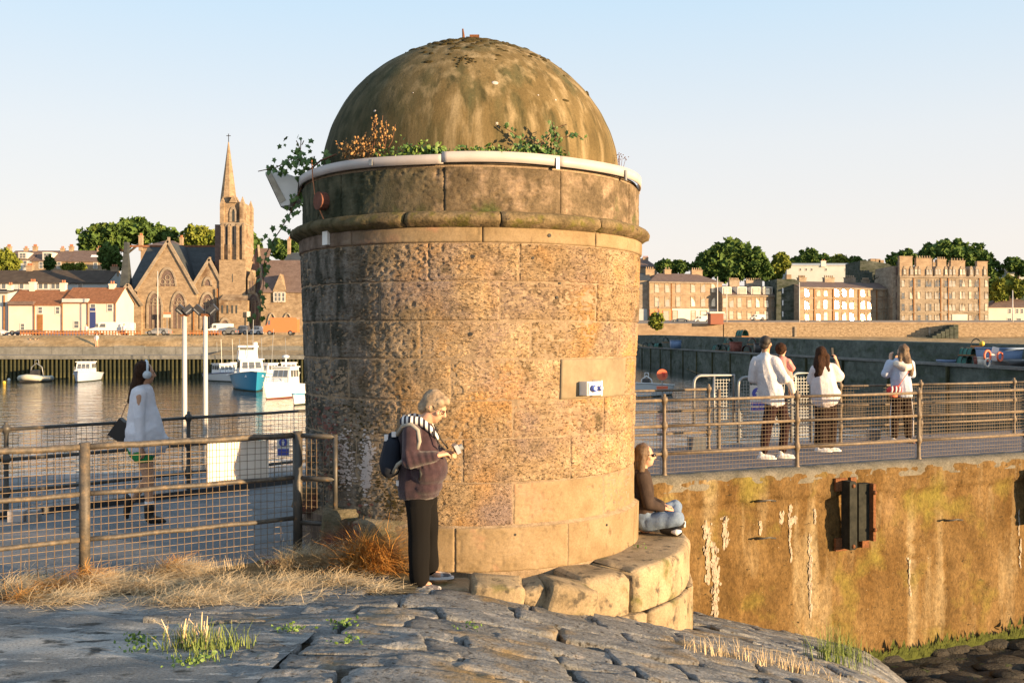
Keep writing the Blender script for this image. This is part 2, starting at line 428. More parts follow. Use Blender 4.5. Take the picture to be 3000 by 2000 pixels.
M['slate'] = mat('dark_slate', [(.3, (.030, .036, .040)), (.7, (.055, .064, .068))], .9, (1, 1, 3), .7, .3, 9, None, .05, grain=(3, 0.3))
M['slate_b'] = mat('purple_slate', [(.3, (.12, .085, .075)), (.7, (.17, .125, .11))], .9, (1, 1, 3), .8, .3, 9, None, .05, grain=(3, 0.3))
M['pantile'] = mat('pantile', [(.3, (.19, .085, .045)), (.7, (.28, .13, .07))], 1.4, (2, 1, 1), .9, .5, 8, (6, 1, 1), .06, grain=(4, 0.35))
M['browntile'] = mat('brown_roof_tile', [(.3, (.055, .042, .034)), (.7, (.09, .07, .055))], 1, rough=.9, bump=.3, bscale=8)
M['harl'] = mat('white_harling', [(.3, (.58, .50, .44)), (.7, (.66, .58, .52))], .4, rough=.95, bump=.3, bscale=20)
M['harlgrey'] = mat('grey_harling', [(.3, (.40, .42, .42)), (.7, (.48, .50, .50))], .4, rough=.95, bump=.3, bscale=20)
M['tenement'] = mat('tenement_sandstone', [(.3, (.24, .17, .115)), (.55, (.32, .24, .165)), (.75, (.39, .30, .215))], .5, (1, 1, 2), .95, .4, 5, None, .04, grain=(1.6, 0.25, 1.6))
M['tenement_g'] = mat('grey_tenement_sandstone', [(.3, (.20, .16, .12)), (.55, (.29, .24, .185)), (.75, (.38, .32, .25))], .5, (1, 1, 2), .95, .4, 5, None, .04, grain=(2.2, 0.35, 1.8))
M['glass'] = mat('window_glass', (.10, .11, .12), rough=.12, bump=0, spec=1.0)
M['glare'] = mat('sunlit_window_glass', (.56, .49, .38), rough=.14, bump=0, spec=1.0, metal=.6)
M['frame'] = mat('white_window_frame', (.62, .58, .52), rough=.6, bump=0)
M['brick'] = mat('red_brick', (.30, .12, .08), rough=.9, bump=.3)
M['pot'] = mat('clay_chimney_pot', (.38, .16, .09), rough=.9, bump=0)
M['seawall'] = mat('sea_wall_masonry', [(.3, (.20, .145, .09)), (.55, (.31, .235, .155)), (.75, (.42, .33, .23))], 1.6, (1, 1, 2), .95, .6, 5, None, .08, grain=(2.6, .5, 1.6))
M['redstain'] = mat('dull_red_stain', (.17, .075, .06), rough=.95, bump=0)
M['tarred'] = mat('tarred_steel', [(.3, (.014, .016, .014)), (.7, (.035, .036, .03))], 12, rough=.85, bump=.3)
M['black'] = mat('black_rubber', (.015, .015, .015), rough=.7, bump=0)
M['wood'] = mat('brown_wood', [(.3, (.20, .09, .035)), (.7, (.30, .15, .06))], 3, rough=.8, bump=.2)
M['carw'] = mat('white_car_paint', (.72, .70, .68), rough=.25, bump=0)
M['cars'] = mat('silver_car_paint', (.40, .40, .40), rough=.25, bump=0, metal=.5)
M['card'] = mat('dark_car_paint', (.035, .045, .075), rough=.25, bump=0)
M['caro'] = mat('orange_van_paint', (.68, .19, .07), rough=.3, bump=0)
M['carg'] = mat('grey_car_paint', (.14, .15, .16), rough=.25, bump=0)
M['boatw'] = mat('white_gelcoat', (.70, .71, .72), rough=.25, bump=0)
M['boatb'] = mat('turquoise_hull', (.02, .24, .42), rough=.3, bump=0)
M['boatn'] = mat('navy_stripe', (.03, .045, .16), rough=.3, bump=0)
M['boatr'] = mat('antifoul', (.12, .03, .02), rough=.7, bump=0)
M['boatk'] = mat('black_waterline', (.02, .03, .02), rough=.7, bump=0)
M['rubber'] = mat('pale_grey_tube', (.42, .42, .36), rough=.5, bump=0)
M['orange'] = mat('lifebuoy_orange', (.72, .15, .07), rough=.5, bump=0)
M['teal'] = mat('teal_netting', [(.3, (.03, .10, .085)), (.7, (.09, .22, .19))], 3, rough=.9, bump=.5)
M['net_r'] = mat('red_netting', [(.3, (.15, .05, .04)), (.7, (.34, .13, .10))], 3, rough=.9, bump=.5)
M['bluetub'] = mat('blue_tub', (.16, .24, .40), rough=.6, bump=0)
M['yellow'] = mat('yellow_float', (.62, .42, .05), rough=.5, bump=0)
# people
M['skin'] = mat('skin', [(.3, (.50, .28, .18)), (.7, (.58, .34, .23))], 8, rough=.6, bump=.05)
M['skin_t'] = mat('tanned_skin', (.46, .25, .15), rough=.6, bump=0)
M['hair_grey'] = mat('grey_blond_hair', [(.3, (.16, .11, .07)), (.7, (.44, .34, .23))], 18, (1, 1, .6), .7, .8, 60, (4, 4, 1), .01)
M['hair_brown'] = mat('long_brown_hair', [(.3, (.016, .008, .005)), (.7, (.06, .026, .012))], 12, (6, 6, .6), .8, .6, 60, (6, 6, .6), .01)
M['hair_dark'] = mat('short_dark_hair', [(.3, (.012, .009, .007)), (.7, (.035, .022, .015))], 20, rough=.6, bump=.6)
M['hair_blonde'] = mat('dark_blonde_hair', [(.3, (.05, .028, .014)), (.7, (.18, .105, .05))], 12, (6, 6, .6), .55, .6, 60, (6, 6, .6), .01)
M['fleece'] = mat('plum_fleece', [(.3, (.030, .017, .024)), (.7, (.055, .031, .038))], 18, rough=1, bump=.5, bscale=160, sheen=.3, grain=(90, 0.3))
M['trousers'] = mat('black_trousers', (.006, .0055, .0055), rough=.95, bump=.2, bscale=30)
M['backpack'] = mat('navy_backpack', (.014, .018, .028), rough=.8, bump=.4)
M['strap'] = mat('grey_strap', (.30, .28, .24), rough=.8, bump=0)
M['shoe_grey'] = mat('grey_trainers', [(.45, (.46, .44, .44)), (.55, (.10, .09, .10))], 16, rough=.7, bump=0)
M['shirt_w'] = mat('white_shirt', [(.3, (.50, .50, .54)), (.7, (.60, .60, .64))], 9, rough=.9, bump=.6, bscale=7, bdist=.05, grain=(14, 0.06))
M['tee'] = mat('pale_tee', [(.3, (.54, .49, .50)), (.7, (.61, .56, .57))], 9, rough=.9, bump=.6, bscale=7, bdist=.05)
M['shirt_l'] = mat('white_linen_shirt', [(.3, (.62, .62, .68)), (.7, (.70, .69, .74))], 9, rough=.95, bump=.6, bscale=6, bdist=.05)
M['hoodie'] = mat('light_blue_hoodie', [(.3, (.36, .42, .55)), (.7, (.46, .50, .60))], 9, rough=.95, bump=.6, bscale=9, bdist=.04)
M['cream'] = mat('cream_fabric', (.66, .58, .50), rough=.95, bump=.4)
M['plum_trs'] = mat('dark_plum_trousers', (.026, .012, .013), rough=.95, bump=.3, bscale=10)
M['brown_trs'] = mat('dark_brown_trousers', (.018, .010, .008), rough=.95, bump=.3, bscale=10)
M['pink'] = mat('coral_pink_top', (.62, .25, .22), rough=.9, bump=.3)
M['green'] = mat('green_shorts', (.03, .26, .07), rough=.8, bump=.2)
M['boot'] = mat('black_boot', (.012, .010, .009), rough=.5, bump=.1)
M['sock'] = mat('white_sock', (.68, .66, .66), rough=.9, bump=0)
M['jeans'] = mat('blue_denim', [(.3, (.11, .16, .26)), (.6, (.20, .27, .38)), (.75, (.38, .44, .52))], 7, rough=.95, bump=.4, bscale=30, grain=(60, 0.2))
M['jacket'] = mat('dark_brown_jacket', [(.3, (.035, .024, .02)), (.7, (.06, .042, .034))], 9, rough=.9, bump=.5)
M['phones'] = mat('pale_blue_headphones', (.55, .62, .68), rough=.4, bump=0)
M['silver'] = mat('silver_camera', (.55, .55, .58), rough=.25, bump=0, metal=.5)
M['sunglass'] = mat('dark_sunglasses', (.02, .01, .008), rough=.15, bump=0)
M['redbag'] = mat('red_bag', (.55, .03, .03), rough=.6, bump=0)

def stripes(name, ca, cb, freq, ax=(1, 0, 0)):
    m = bpy.data.materials.new(name); m.use_nodes = True
    t = m.node_tree; N = t.nodes; L = t.links; b = N['Principled BSDF']; b.inputs['Roughness'].default_value = .9
    tc = N.new('ShaderNodeTexCoord'); w = N.new('ShaderNodeTexWave'); w.wave_type = 'BANDS'; w.bands_direction = 'DIAGONAL'
    w.inputs['Scale'].default_value = freq; w.inputs['Distortion'].default_value = .3
    mp = N.new('ShaderNodeMapping'); mp.inputs['Scale'].default_value = ax
    cr = N.new('ShaderNodeValToRGB'); cr.color_ramp.interpolation = 'CONSTANT'
    cr.color_ramp.elements[0].color = (*ca, 1); cr.color_ramp.elements[1].color = (*cb, 1); cr.color_ramp.elements[1].position = .5
    L.new(tc.outputs['Object'], mp.inputs[0]); L.new(mp.outputs[0], w.inputs[0]); L.new(w.outputs[1], cr.inputs[0]); L.new(cr.outputs[0], b.inputs[0])
    return m
M['scarf'] = stripes('striped_hood', (.02, .02, .035), (.66, .64, .62), 16)

def water_mat():
    m = bpy.data.materials.new('harbour_water'); m.use_nodes = True
    t = m.node_tree; N = t.nodes; L = t.links; b = N['Principled BSDF']
    b.inputs['Base Color'].default_value = (.035, .04, .035, 1); b.inputs['Roughness'].default_value = .04
    b.inputs['IOR'].default_value = 1.45
    tc = N.new('ShaderNodeTexCoord')
    def nz(sc_, st, det):
        mp = N.new('ShaderNodeMapping'); mp.inputs['Scale'].default_value = st
        n = N.new('ShaderNodeTexNoise'); n.inputs['Scale'].default_value = sc_; n.inputs['Detail'].default_value = det
        L.new(tc.outputs['Object'], mp.inputs[0]); L.new(mp.outputs[0], n.inputs[0]); return n.outputs['Fac']
    a = nz(.9, (.45, 1, 1), 3.0); c = nz(3.2, (.5, 1, 1), 3.0)
    mix = N.new('ShaderNodeMath'); mix.operation = 'MULTIPLY_ADD'; mix.inputs[1].default_value = .3
    L.new(c, mix.inputs[0]); L.new(a, mix.inputs[2])
    bu = N.new('ShaderNodeBump'); bu.inputs['Strength'].default_value = .55; bu.inputs['Distance'].default_value = .15
    L.new(mix.outputs[0], bu.inputs['Height']); L.new(bu.outputs[0], b.inputs['Normal'])
    return m
M['water'] = water_mat()

def shade_and_weather_side(m, rgb_a, rgb_b, x0, x1):
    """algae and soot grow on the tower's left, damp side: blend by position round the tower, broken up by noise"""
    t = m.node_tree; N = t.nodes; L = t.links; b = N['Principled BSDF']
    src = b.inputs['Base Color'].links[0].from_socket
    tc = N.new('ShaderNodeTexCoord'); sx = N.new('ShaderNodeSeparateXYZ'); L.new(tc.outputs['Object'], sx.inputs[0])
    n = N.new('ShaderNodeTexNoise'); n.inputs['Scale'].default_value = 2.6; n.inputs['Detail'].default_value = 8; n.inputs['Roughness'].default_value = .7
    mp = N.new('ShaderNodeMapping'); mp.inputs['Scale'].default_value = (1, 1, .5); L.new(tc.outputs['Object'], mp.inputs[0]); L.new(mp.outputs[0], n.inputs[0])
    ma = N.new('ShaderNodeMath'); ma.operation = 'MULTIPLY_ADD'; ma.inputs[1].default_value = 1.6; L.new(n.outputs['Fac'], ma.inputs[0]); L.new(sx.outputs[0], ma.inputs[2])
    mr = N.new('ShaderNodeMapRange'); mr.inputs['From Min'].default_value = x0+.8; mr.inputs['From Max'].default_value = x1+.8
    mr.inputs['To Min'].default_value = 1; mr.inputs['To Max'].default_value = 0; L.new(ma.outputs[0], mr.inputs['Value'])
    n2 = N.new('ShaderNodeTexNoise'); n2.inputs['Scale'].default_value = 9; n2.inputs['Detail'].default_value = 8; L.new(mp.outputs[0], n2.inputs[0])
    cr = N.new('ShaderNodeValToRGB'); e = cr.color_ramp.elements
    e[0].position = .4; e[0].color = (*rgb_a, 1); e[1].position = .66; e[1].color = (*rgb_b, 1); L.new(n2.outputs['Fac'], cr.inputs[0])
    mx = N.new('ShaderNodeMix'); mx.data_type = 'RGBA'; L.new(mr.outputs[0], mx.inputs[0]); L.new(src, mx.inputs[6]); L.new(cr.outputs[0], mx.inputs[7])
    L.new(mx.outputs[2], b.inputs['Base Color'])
shade_and_weather_side(M['stone'], (.065, .064, .05), (.27, .24, .205), -1.2, .0)  # these calls paint the left side's shade into the colour, besides the stains
shade_and_weather_side(M['dome'], (.035, .037, .018), (.085, .075, .042), -1.2, .0)
shade_and_weather_side(M['stone_smooth'], (.11, .08, .06), (.22, .165, .13), -1.2, -.35)
shade_and_weather_side(M['stone_dark'], (.03, .035, .02), (.10, .095, .06), -.9, -.1)
shade_and_weather_side(M['cornice'], (.05, .045, .02), (.14, .115, .065), -1.3, -.3)
# ---------------------------------------------------------------- ground near the camera
TC = Vector((-.427, 10.43, 0))            # tower axis
def sp(x): return math.log(1+math.exp(6*x))/6
def S(x, y):
    h = -.23*sp(x+.45)
    if y < 8.2: h += .12*(8.2-y)
    else:
        k = min(1, max(0, (x+.6)/1.6)); h -= .188*k*(y-8.2)
    x0 = 3.3+.34*(y-9)
    h -= .55*sp(x-x0)
    return max(h, -2.72)
WALL = lambda x: 13.0+.434*(x-2.01)       # front line of the right quay
BED = -2.62

def ground_sheet(name, x0, x1, y0, y1, st, mt, off, keep):
    nx = int((x1-x0)/st)+1; ny = int((y1-y0)/st)+1
    V = []; Q = []; idx = {}
    for j in range(ny):
        for i in range(nx):
            x = x0+i*st; y = y0+j*st
            V.append((x, y, S(x, y)+off+.012*noise.noise(Vector((x*3, y*3, 0)))))
    for j in range(ny-1):
        for i in range(nx-1):
            if keep(x0+(i+.5)*st, y0+(j+.5)*st):
                a = j*nx+i; Q.append((a, a+1, a+nx+1, a+nx))
    return mesh_np(name, V, Q, mt, smooth=True)

FENCE = lambda x: 8.2+.65*(x+3.52)
tag(ground_sheet('earth', -6, 8.0, 3.0, 15.5, .1, M['soil'], -.035, lambda x, y: y < WALL(x)+.15 and (x > -1.2 or y < FENCE(x)+.5)), kind='structure')
# asphalt apron, lower left
def asph_edge(y):   # right border of the asphalt at depth y
    return -1.41-.42*(y-4.5)+.06*math.sin(y*9)+.04*math.sin(y*23)
tag(ground_sheet('asphalt', -9, -1.2, 2.6, 8.6, .06, M['asphalt'], .012, lambda x, y: x < asph_edge(y)+1.7 and y < FENCE(x)+.05), kind='structure')

# pier behind the front fence
m = MB()
far = [(-14, 12.5), (-7.46, 14.5), (-3.5, 15.7), (-1.5, 16.0), (1.2, 15.9)]
near = [(-14, FENCE(-14)), (-3.52, 8.2), (-1.98, 9.2), (-1.2, 9.6), (1.2, 12.3)]
m.slab(near+far[::-1], -4.5, .03)
tag(m.build('pier', M['pier'], fix=True), kind='structure')
# right promenade
m = MB()
m.slab([(1.0, 12.66), (24, 22.64), (24, 26.0), (3.2, 16.9), (.6, 15.8)], -4.5, .215)
tag(m.build('promenade', M['prom'], fix=True), kind='structure')
m = MB(); m.slab([(-60, -20), (60, -20), (60, 44), (24, 24), (1.2, 14), (-14, 6), (-60, 6)], -4.6, -4.5)
tag(m.build('seabed', M['bed'], fix=True), kind='structure')

# harbour bed outside the quay, with weedy stones
bx0, by0 = 1.5, 5.0
def bedz(x, y): return BED+.10*fbm(x*.8, y*.8, 3)+.04*fbm(x*3, y*3, 7)
V = []; Q = []; nx = 150; ny = 130
for j in range(ny):
    for i in range(nx):
        x = bx0+i*.16; y = 2+j*.16
        V.append((x, y, bedz(x, y)))
for j in range(ny-1):
    for i in range(nx-1):
        x = bx0+(i+.5)*.16; y = 2+(j+.5)*.16
        if y < WALL(x)+.3: a = j*nx+i; Q.append((a, a+1, a+nx+1, a+nx))
tag(mesh_np('harbour_bed', V, Q, M['bed'], smooth=True), kind='structure')
V = []; Q = []
for k in range(260):
    x = random.uniform(4.2, 13); y = WALL(x)-abs(random.gauss(0, 2.6))
    if y < 7: continue
    r = random.uniform(.10, .32)
    ang = random.uniform(0, 6.28); z = bedz(x, y)
    n0 = len(V)
    sx, sy, sz = r*random.uniform(.8, 1.6), r*random.uniform(.6, 1), r*random.uniform(.2, .4)
    for i in range(5):
        t = math.pi*i/4
        for q in range(7):
            a = 2*math.pi*q/7+ang
            w = 1+.18*noise.noise(Vector((k*3.1+q, i, 0)))
            V.append((x+sx*math.sin(t)*math.cos(a)*w, y+sy*math.sin(t)*math.sin(a)*w, z+sz*math.cos(t)*w))
    for i in range(4):
        for q in range(7): Q.append((n0+i*7+q, n0+(i+1)*7+q, n0+(i+1)*7+(q+1) % 7, n0+i*7+(q+1) % 7))
tag(mesh_np('seaweed_rock', V, Q, M['bed'], smooth=True), 'weed covered rocks coloured dark for shade on the dry harbour bed below the stained wall', 'rocks', kind='stuff')

# ---- right quay wall
qw = thing('quay_wall', 'ochre stained concrete quay wall below the right promenade with white limescale runs', 'wall', (2.01, 13.0, 0), math.atan(.434))
cw = math.cos(math.atan(.434))
def wallY(u, z):
    yy = -.045+.03*fbm(u*1.2, 0, z*1.2)+.018*fbm(u*6, 3, z*6)
    if z > -.16+.06*fbm(u*2, 1, 1): yy -= .05+.03*fbm(u*5, 9, z*8)
    yy -= .04*max(0, -z/2.9)
    for zz in (-.72, -1.35, -2.0): yy += .018*math.exp(-((z-zz-.02*math.sin(u))/.02)**2)
    n_ = noise.noise(Vector((u*4, 7, z*9)))
    if n_ > .38: yy += .05*(n_-.38)*3
    if z > .12: yy += .05*((z-.12)/.06)**2*.6
    return yy
V = []; Q = []
L0, L1 = -1.2, 15.0
st = .045
nx = int((L1-L0)/st); nz = int(3.1/st)
for j in range(nz+1):
    for i in range(nx+1):
        u = L0+i*st; z = -2.9+j*(3.08/nz); V.append((u, wallY(u, z), z))
for j in range(nz):
    for i in range(nx):
        a = j*(nx+1)+i; Q.append((a, a+1, a+nx+2, a+nx+1))
mesh_np('wall_face', V, Q, M['quay'], qw, smooth=True)
# limescale runs: crusts made of many flakes that follow the wall
def run(u0, z0, z1, w, seed):
    rnd = random.Random(seed); b = MB(); n = int(60*(z0-z1)*(w/.05)**.6/.5)+16
    for _ in range(n):
        t = rnd.random(); z = z0+(z1-z0)*t
        ww = w*(.35+.8*abs(noise.noise(Vector((seed, t*6, 0)))))*(1.15-t*.6)
        u = u0+.5*w*noise.noise(Vector((seed, t*3, 4)))+rnd.gauss(0, .42)*ww
        s_ = rnd.uniform(.004, .017)*(1 if w < .1 else 1.2); h_ = s_*rnd.uniform(1, 3.2)
        b.add([(u+a*s_, wallY(u, z)-.010, z+c*h_) for a, c in ((-1, -.3), (-.3, -1), (.6, -.8), (1, .1), (.4, 1), (-.6, .7))], [(0, 1, 2, 3, 4, 5)])
    o = b.build('limescale_run', M['lime'], qw)
    o['kind'] = 'stuff'
cw = math.cos(math.atan(.434))
def quv(px, py):
    tt = (px-CX)/F
    d = (13.0-.434*2.01)/(1-.434*tt)
    x = tt*d
    return (x-2.01)/cw, EYE+(HY-py)/F*d
for (a, b1, c1, w, sd) in [(2309, 1478, 1640, .045, 1), (2365, 1560, 1800, .07, 2), (2285, 1500, 1530, .09, 12), (2380, 1490, 1530, .035, 3), (2655, 1630, 1740, .03, 4), (2980, 1580, 1660, .035, 5), (2218, 1525, 1560, .04, 6), (2120, 1510, 1600, .10, 7), (2085, 1590, 1800, .16, 8), (2065, 1530, 1700, .12, 9), (2320, 1515, 1530, .10, 10), (2975, 1490, 1560, .02, 11)]:
    u, z0 = quv(a, b1); _, z1 = quv(a, c1)
    run(u, z0, z1, w, sd)
# algae fringe at the foot
V = []; Q = []
for k in range(2600):
    u = random.uniform(2.2, 14.5); zz = BED+.02+abs(random.gauss(0, .08)); s_ = random.uniform(.015, .05)
    n0 = len(V); V += [(u-s_, -.17, zz-.04), (u+s_, -.18, zz-.04), (u+random.uniform(-.02, .02), -.19, zz+s_*2.2)]
    Q.append((n0, n0+1, n0+2))
o = mesh_np('algae_fringe', V, Q, M['algae'], qw); o['kind'] = 'stuff'
# iron staples
for (a, y_) in [(2222, 1462), (2222, 1570), (2770, 1518)]:
    u, z = quv(a, y_)
    b = MB(); b.tube([(u-.14, -.10, z-.01), (u-.12, -.2, z+.01), (u+.02, -.21, z+.02), (u+.13, -.2, z), (u+.14, -.1, z-.02)], .012, 6)
    b.build('iron_staple', M['iron'], qw, True)
# steel fender channel (two rails with plates)
fd = thing('steel_fender_channel', 'dark steel mooring channel with rusty flange bolted high on the quay wall', 'fender', (2.01, 13.0, 0), math.atan(.434))
u, z1 = quv(2455, 1402); _, z0 = quv(2455, 1598)
b = MB(); b.bb(u-.05, u+.05, -.30, -.12, z0, z1); b.bb(u-.065, u+.065, -.31, -.29, z0+.02, z1-.02); b.build('web', M['tarred'], fd)
u2, z3 = quv(2500, 1410); _, z2 = quv(2500, 1575)
b = MB(); b.bb(u2-.10, u2+.10, -.22, -.12, z2, z3); b.build('channel', M['tarred'], fd)
b = MB(); b.bb(u2+.09, u2+.135, -.30, -.12, z2, z3); b.build('flange', M['rust'], fd)
for (x_, z_, w_) in [(u-.06, z1-.06, .2), (u-.06, z0+.05, .2), (u+.16, z1-.06, .1), (u2+.1, z2-.03, .12)]:
    b = MB(); b.bb(x_-w_/2, x_+w_/2, -.14, -.10, z_-.09, z_+.09); b.build('bracket', M['rust'], fd)
for (x_, z_) in [(u-.0, z1-.06), (u-.0, z0+.05), (u2+.11, z2+.16), (u2+.11, z3-.12)]:
    b = MB(); b.ell((x_, -.31, z_), (.03, .025, .03), 8, 6); b.build('bolt', M['rust'], fd, True)
f2 = thing('steel_fender_rail', 'dark green steel fender rail on the quay wall at the right edge of the photo', 'fender', (2.01, 13.0, 0), math.atan(.434))
u, z1 = quv(2994, 1370); _, z0 = quv(2994, 1528)
b = MB(); b.bb(u-.04, u+.2, -.3, -.12, z0, z1); b.build('rail', M['tarred'], f2)
b = MB(); b.bb(u-.06, u-.02, -.2, -.12, z1-.24, z1-.12); b.build('bracket', M['rust'], f2)
# rough concrete kerb on the promenade's edge
V = []; Q = []
nx = 220
prof = [(-.02, .04), (-.03, .10), (-.015, .205), (.10, .245), (.22, .240), (.26, .214)]
for i in range(nx):
    u = -1.2+i*.07
    for k, (yy, zz) in enumerate(prof):
        V.append((u, yy+.02*fbm(u*3, k, 0)-.06*(1 if k < 3 else 0), zz+(.018*fbm(u*4, k*2, 5) if 0 < k < 5 else 0)))
for i in range(nx-1):
    for k in range(len(prof)-1):
        a = i*6+k; Q.append((a, a+6, a+7, a+1))
mesh_np('coping', V, Q, M['coping'], qw, smooth=True)

# ---- water
m = MB(); m.slab([(-400, -6), (-14.2, -6), (-14.2, 12), (1, 15), (24, 25), (300, 25), (300, 185), (-400, 185)], -2.5, -2.45)
tag(m.build('water', M['water'], fix=True), kind='structure')
tag(MB().add([(-600, -60, -4.7), (900, -60, -4.7), (900, 900, -4.7), (-600, 900, -4.7)], [(0, 1, 2, 3)]).build('sea_floor', M['bed']), kind='structure')

# ---------------------------------------------------------------- paving stones on the slope
pav = thing('stone_apron', 'sloping apron of large irregular grey paving stones in front of the round tower', 'paving', (0, 0, 0))
def stone_mesh(cx, cy, w, d, seed, rot=0.0, tilt=(0, 0), lift=0.0):
    rnd = random.Random(seed)
    GA = [-1, -.985, -.95, -.85, -.7, -.5, -.3, -.1, .1, .3, .5, .7, .85, .95, .985, 1]; GB = [-1, -.975, -.92, -.75, -.5, -.25, 0, .25, .5, .75, .92, .975, 1]
    nx, ny = len(GA), len(GB)
    V = []; Q = []
    e = rnd.uniform(3.0, 7.0)
    cj = [(rnd.uniform(-.13, .13), rnd.uniform(-.13, .13)) for _ in range(4)]
    ca, sa = math.cos(rot), math.sin(rot)
    for j in range(ny):
        for i in range(nx):
            a = GA[i]; b = GB[j]
            # pull the outer ring down
            edge = max(abs(a), abs(b))
            # rounded corners
            sx, sy = (a+1)/2, (b+1)/2
            jx = (cj[0][0]*(1-sx)*(1-sy)+cj[1][0]*sx*(1-sy)+cj[2][0]*sx*sy+cj[3][0]*(1-sx)*sy)
            jy = (cj[0][1]*(1-sx)*(1-sy)+cj[1][1]*sx*(1-sy)+cj[2][1]*sx*sy+cj[3][1]*(1-sx)*sy)
            k = 1-.03*(abs(a)*abs(b))**3*2
            rim = noise.noise(Vector((seed*1.7, a*2.2, b*2.2)))*.045
            lx = (a*k+jx+a*rim)*w/2; ly = (b*k+jy+b*rim)*d/2
            x = cx+lx*ca-ly*sa; y = cy+lx*sa+ly*ca
            h = S(x, y)+.02+lift+tilt[0]*lx+tilt[1]*ly+.010*noise.noise(Vector((x*5+seed, y*5, 0)))+.012*noise.noise(Vector((x*17, y*17, seed)))+.007*round(2.5*noise.noise(Vector((x*4, y*9, seed+.5))))+.006*noise.noise(Vector((x*40, y*40, seed)))
            if edge > .995: h -= .13
            elif edge > .97: h -= .014+.012*abs(noise.noise(Vector((a*4, b*4, seed))))
            elif edge > .9: h -= .002
            V.append((x, y, h))
    for j in range(ny-1):
        for i in range(nx-1):
            q = j*nx+i; c = (q, q+1, q+nx+1, q+nx)
            if i in (0, nx-2) or j in (0, ny-2):
                n0 = len(V); V += [V[k] for k in c]; c = (n0, n0+1, n0+2, n0+3)
            Q.append(c)
    return V, Q
def asph(x, y): return x < asph_edge(y)-.12
placed = []
y = 3.5
row = 0
rnd = random.Random(21)
while y < 14.4:
    d = rnd.uniform(.28, .46)*(1.0 if y < 9 else 1.15)
    x = -3.4+rnd.uniform(0, .5)
    while x < 6.5:
        w = rnd.uniform(.42, 1.05)
        if rnd.random() < .15: w *= .6
        cx = x+w/2; cy = y+d/2+.10*math.sin(cx*1.3+row*.7)+.30*max(0, cx-.3)*.35+rnd.uniform(-.02, .02)
        x += w+rnd.uniform(.004, .022)
        if asph(cx-w*.4, cy): continue
        if cy > WALL(cx)-.02 or S(cx, cy) < BED-.02: continue
        dist = math.hypot(cx-TC.x, cy-TC.y)
        if dist < 2.35: continue
        if cx < -1.75 and cy > 7.9: continue
        if cx < -1.2 and cy > 8.45: continue
        if cx < 0 and cy > 9: continue
        # visibility in the frame
        px = CX+F*cx/cy; py = HY-F*(S(cx, cy)-EYE)/cy
        if px > 3150 or py > 2190 or px < 250: continue
        placed.append((cx, cy, w, d))
    y += d+rnd.uniform(.0, .016)
    row += 1
print('paving stones', len(placed))
placed.sort(key=lambda p: p[2]*p[3]/p[1]**2, reverse=True)
SV = []; SQ = []
for k, (cx, cy, w, d) in enumerate(placed):
    V, Q = stone_mesh(cx, cy, w*1.035, d*1.05, k+1, rnd.uniform(-.07, .07)+.10*min(1, max(0, cx)), (rnd.uniform(-.03, .03), rnd.uniform(-.04, .04)), rnd.uniform(-.010, .014))
    if k < 296:
        mesh_np('paving_stone', V, Q, M['paving'], pav)
    else:
        n0 = len(SV); SV += V; SQ += [tuple(i+n0 for i in q) for q in Q]
if SV:
    o = mesh_np('small_paving_stones', SV, SQ, M['paving'], pav, smooth=True); o['kind'] = 'stuff'
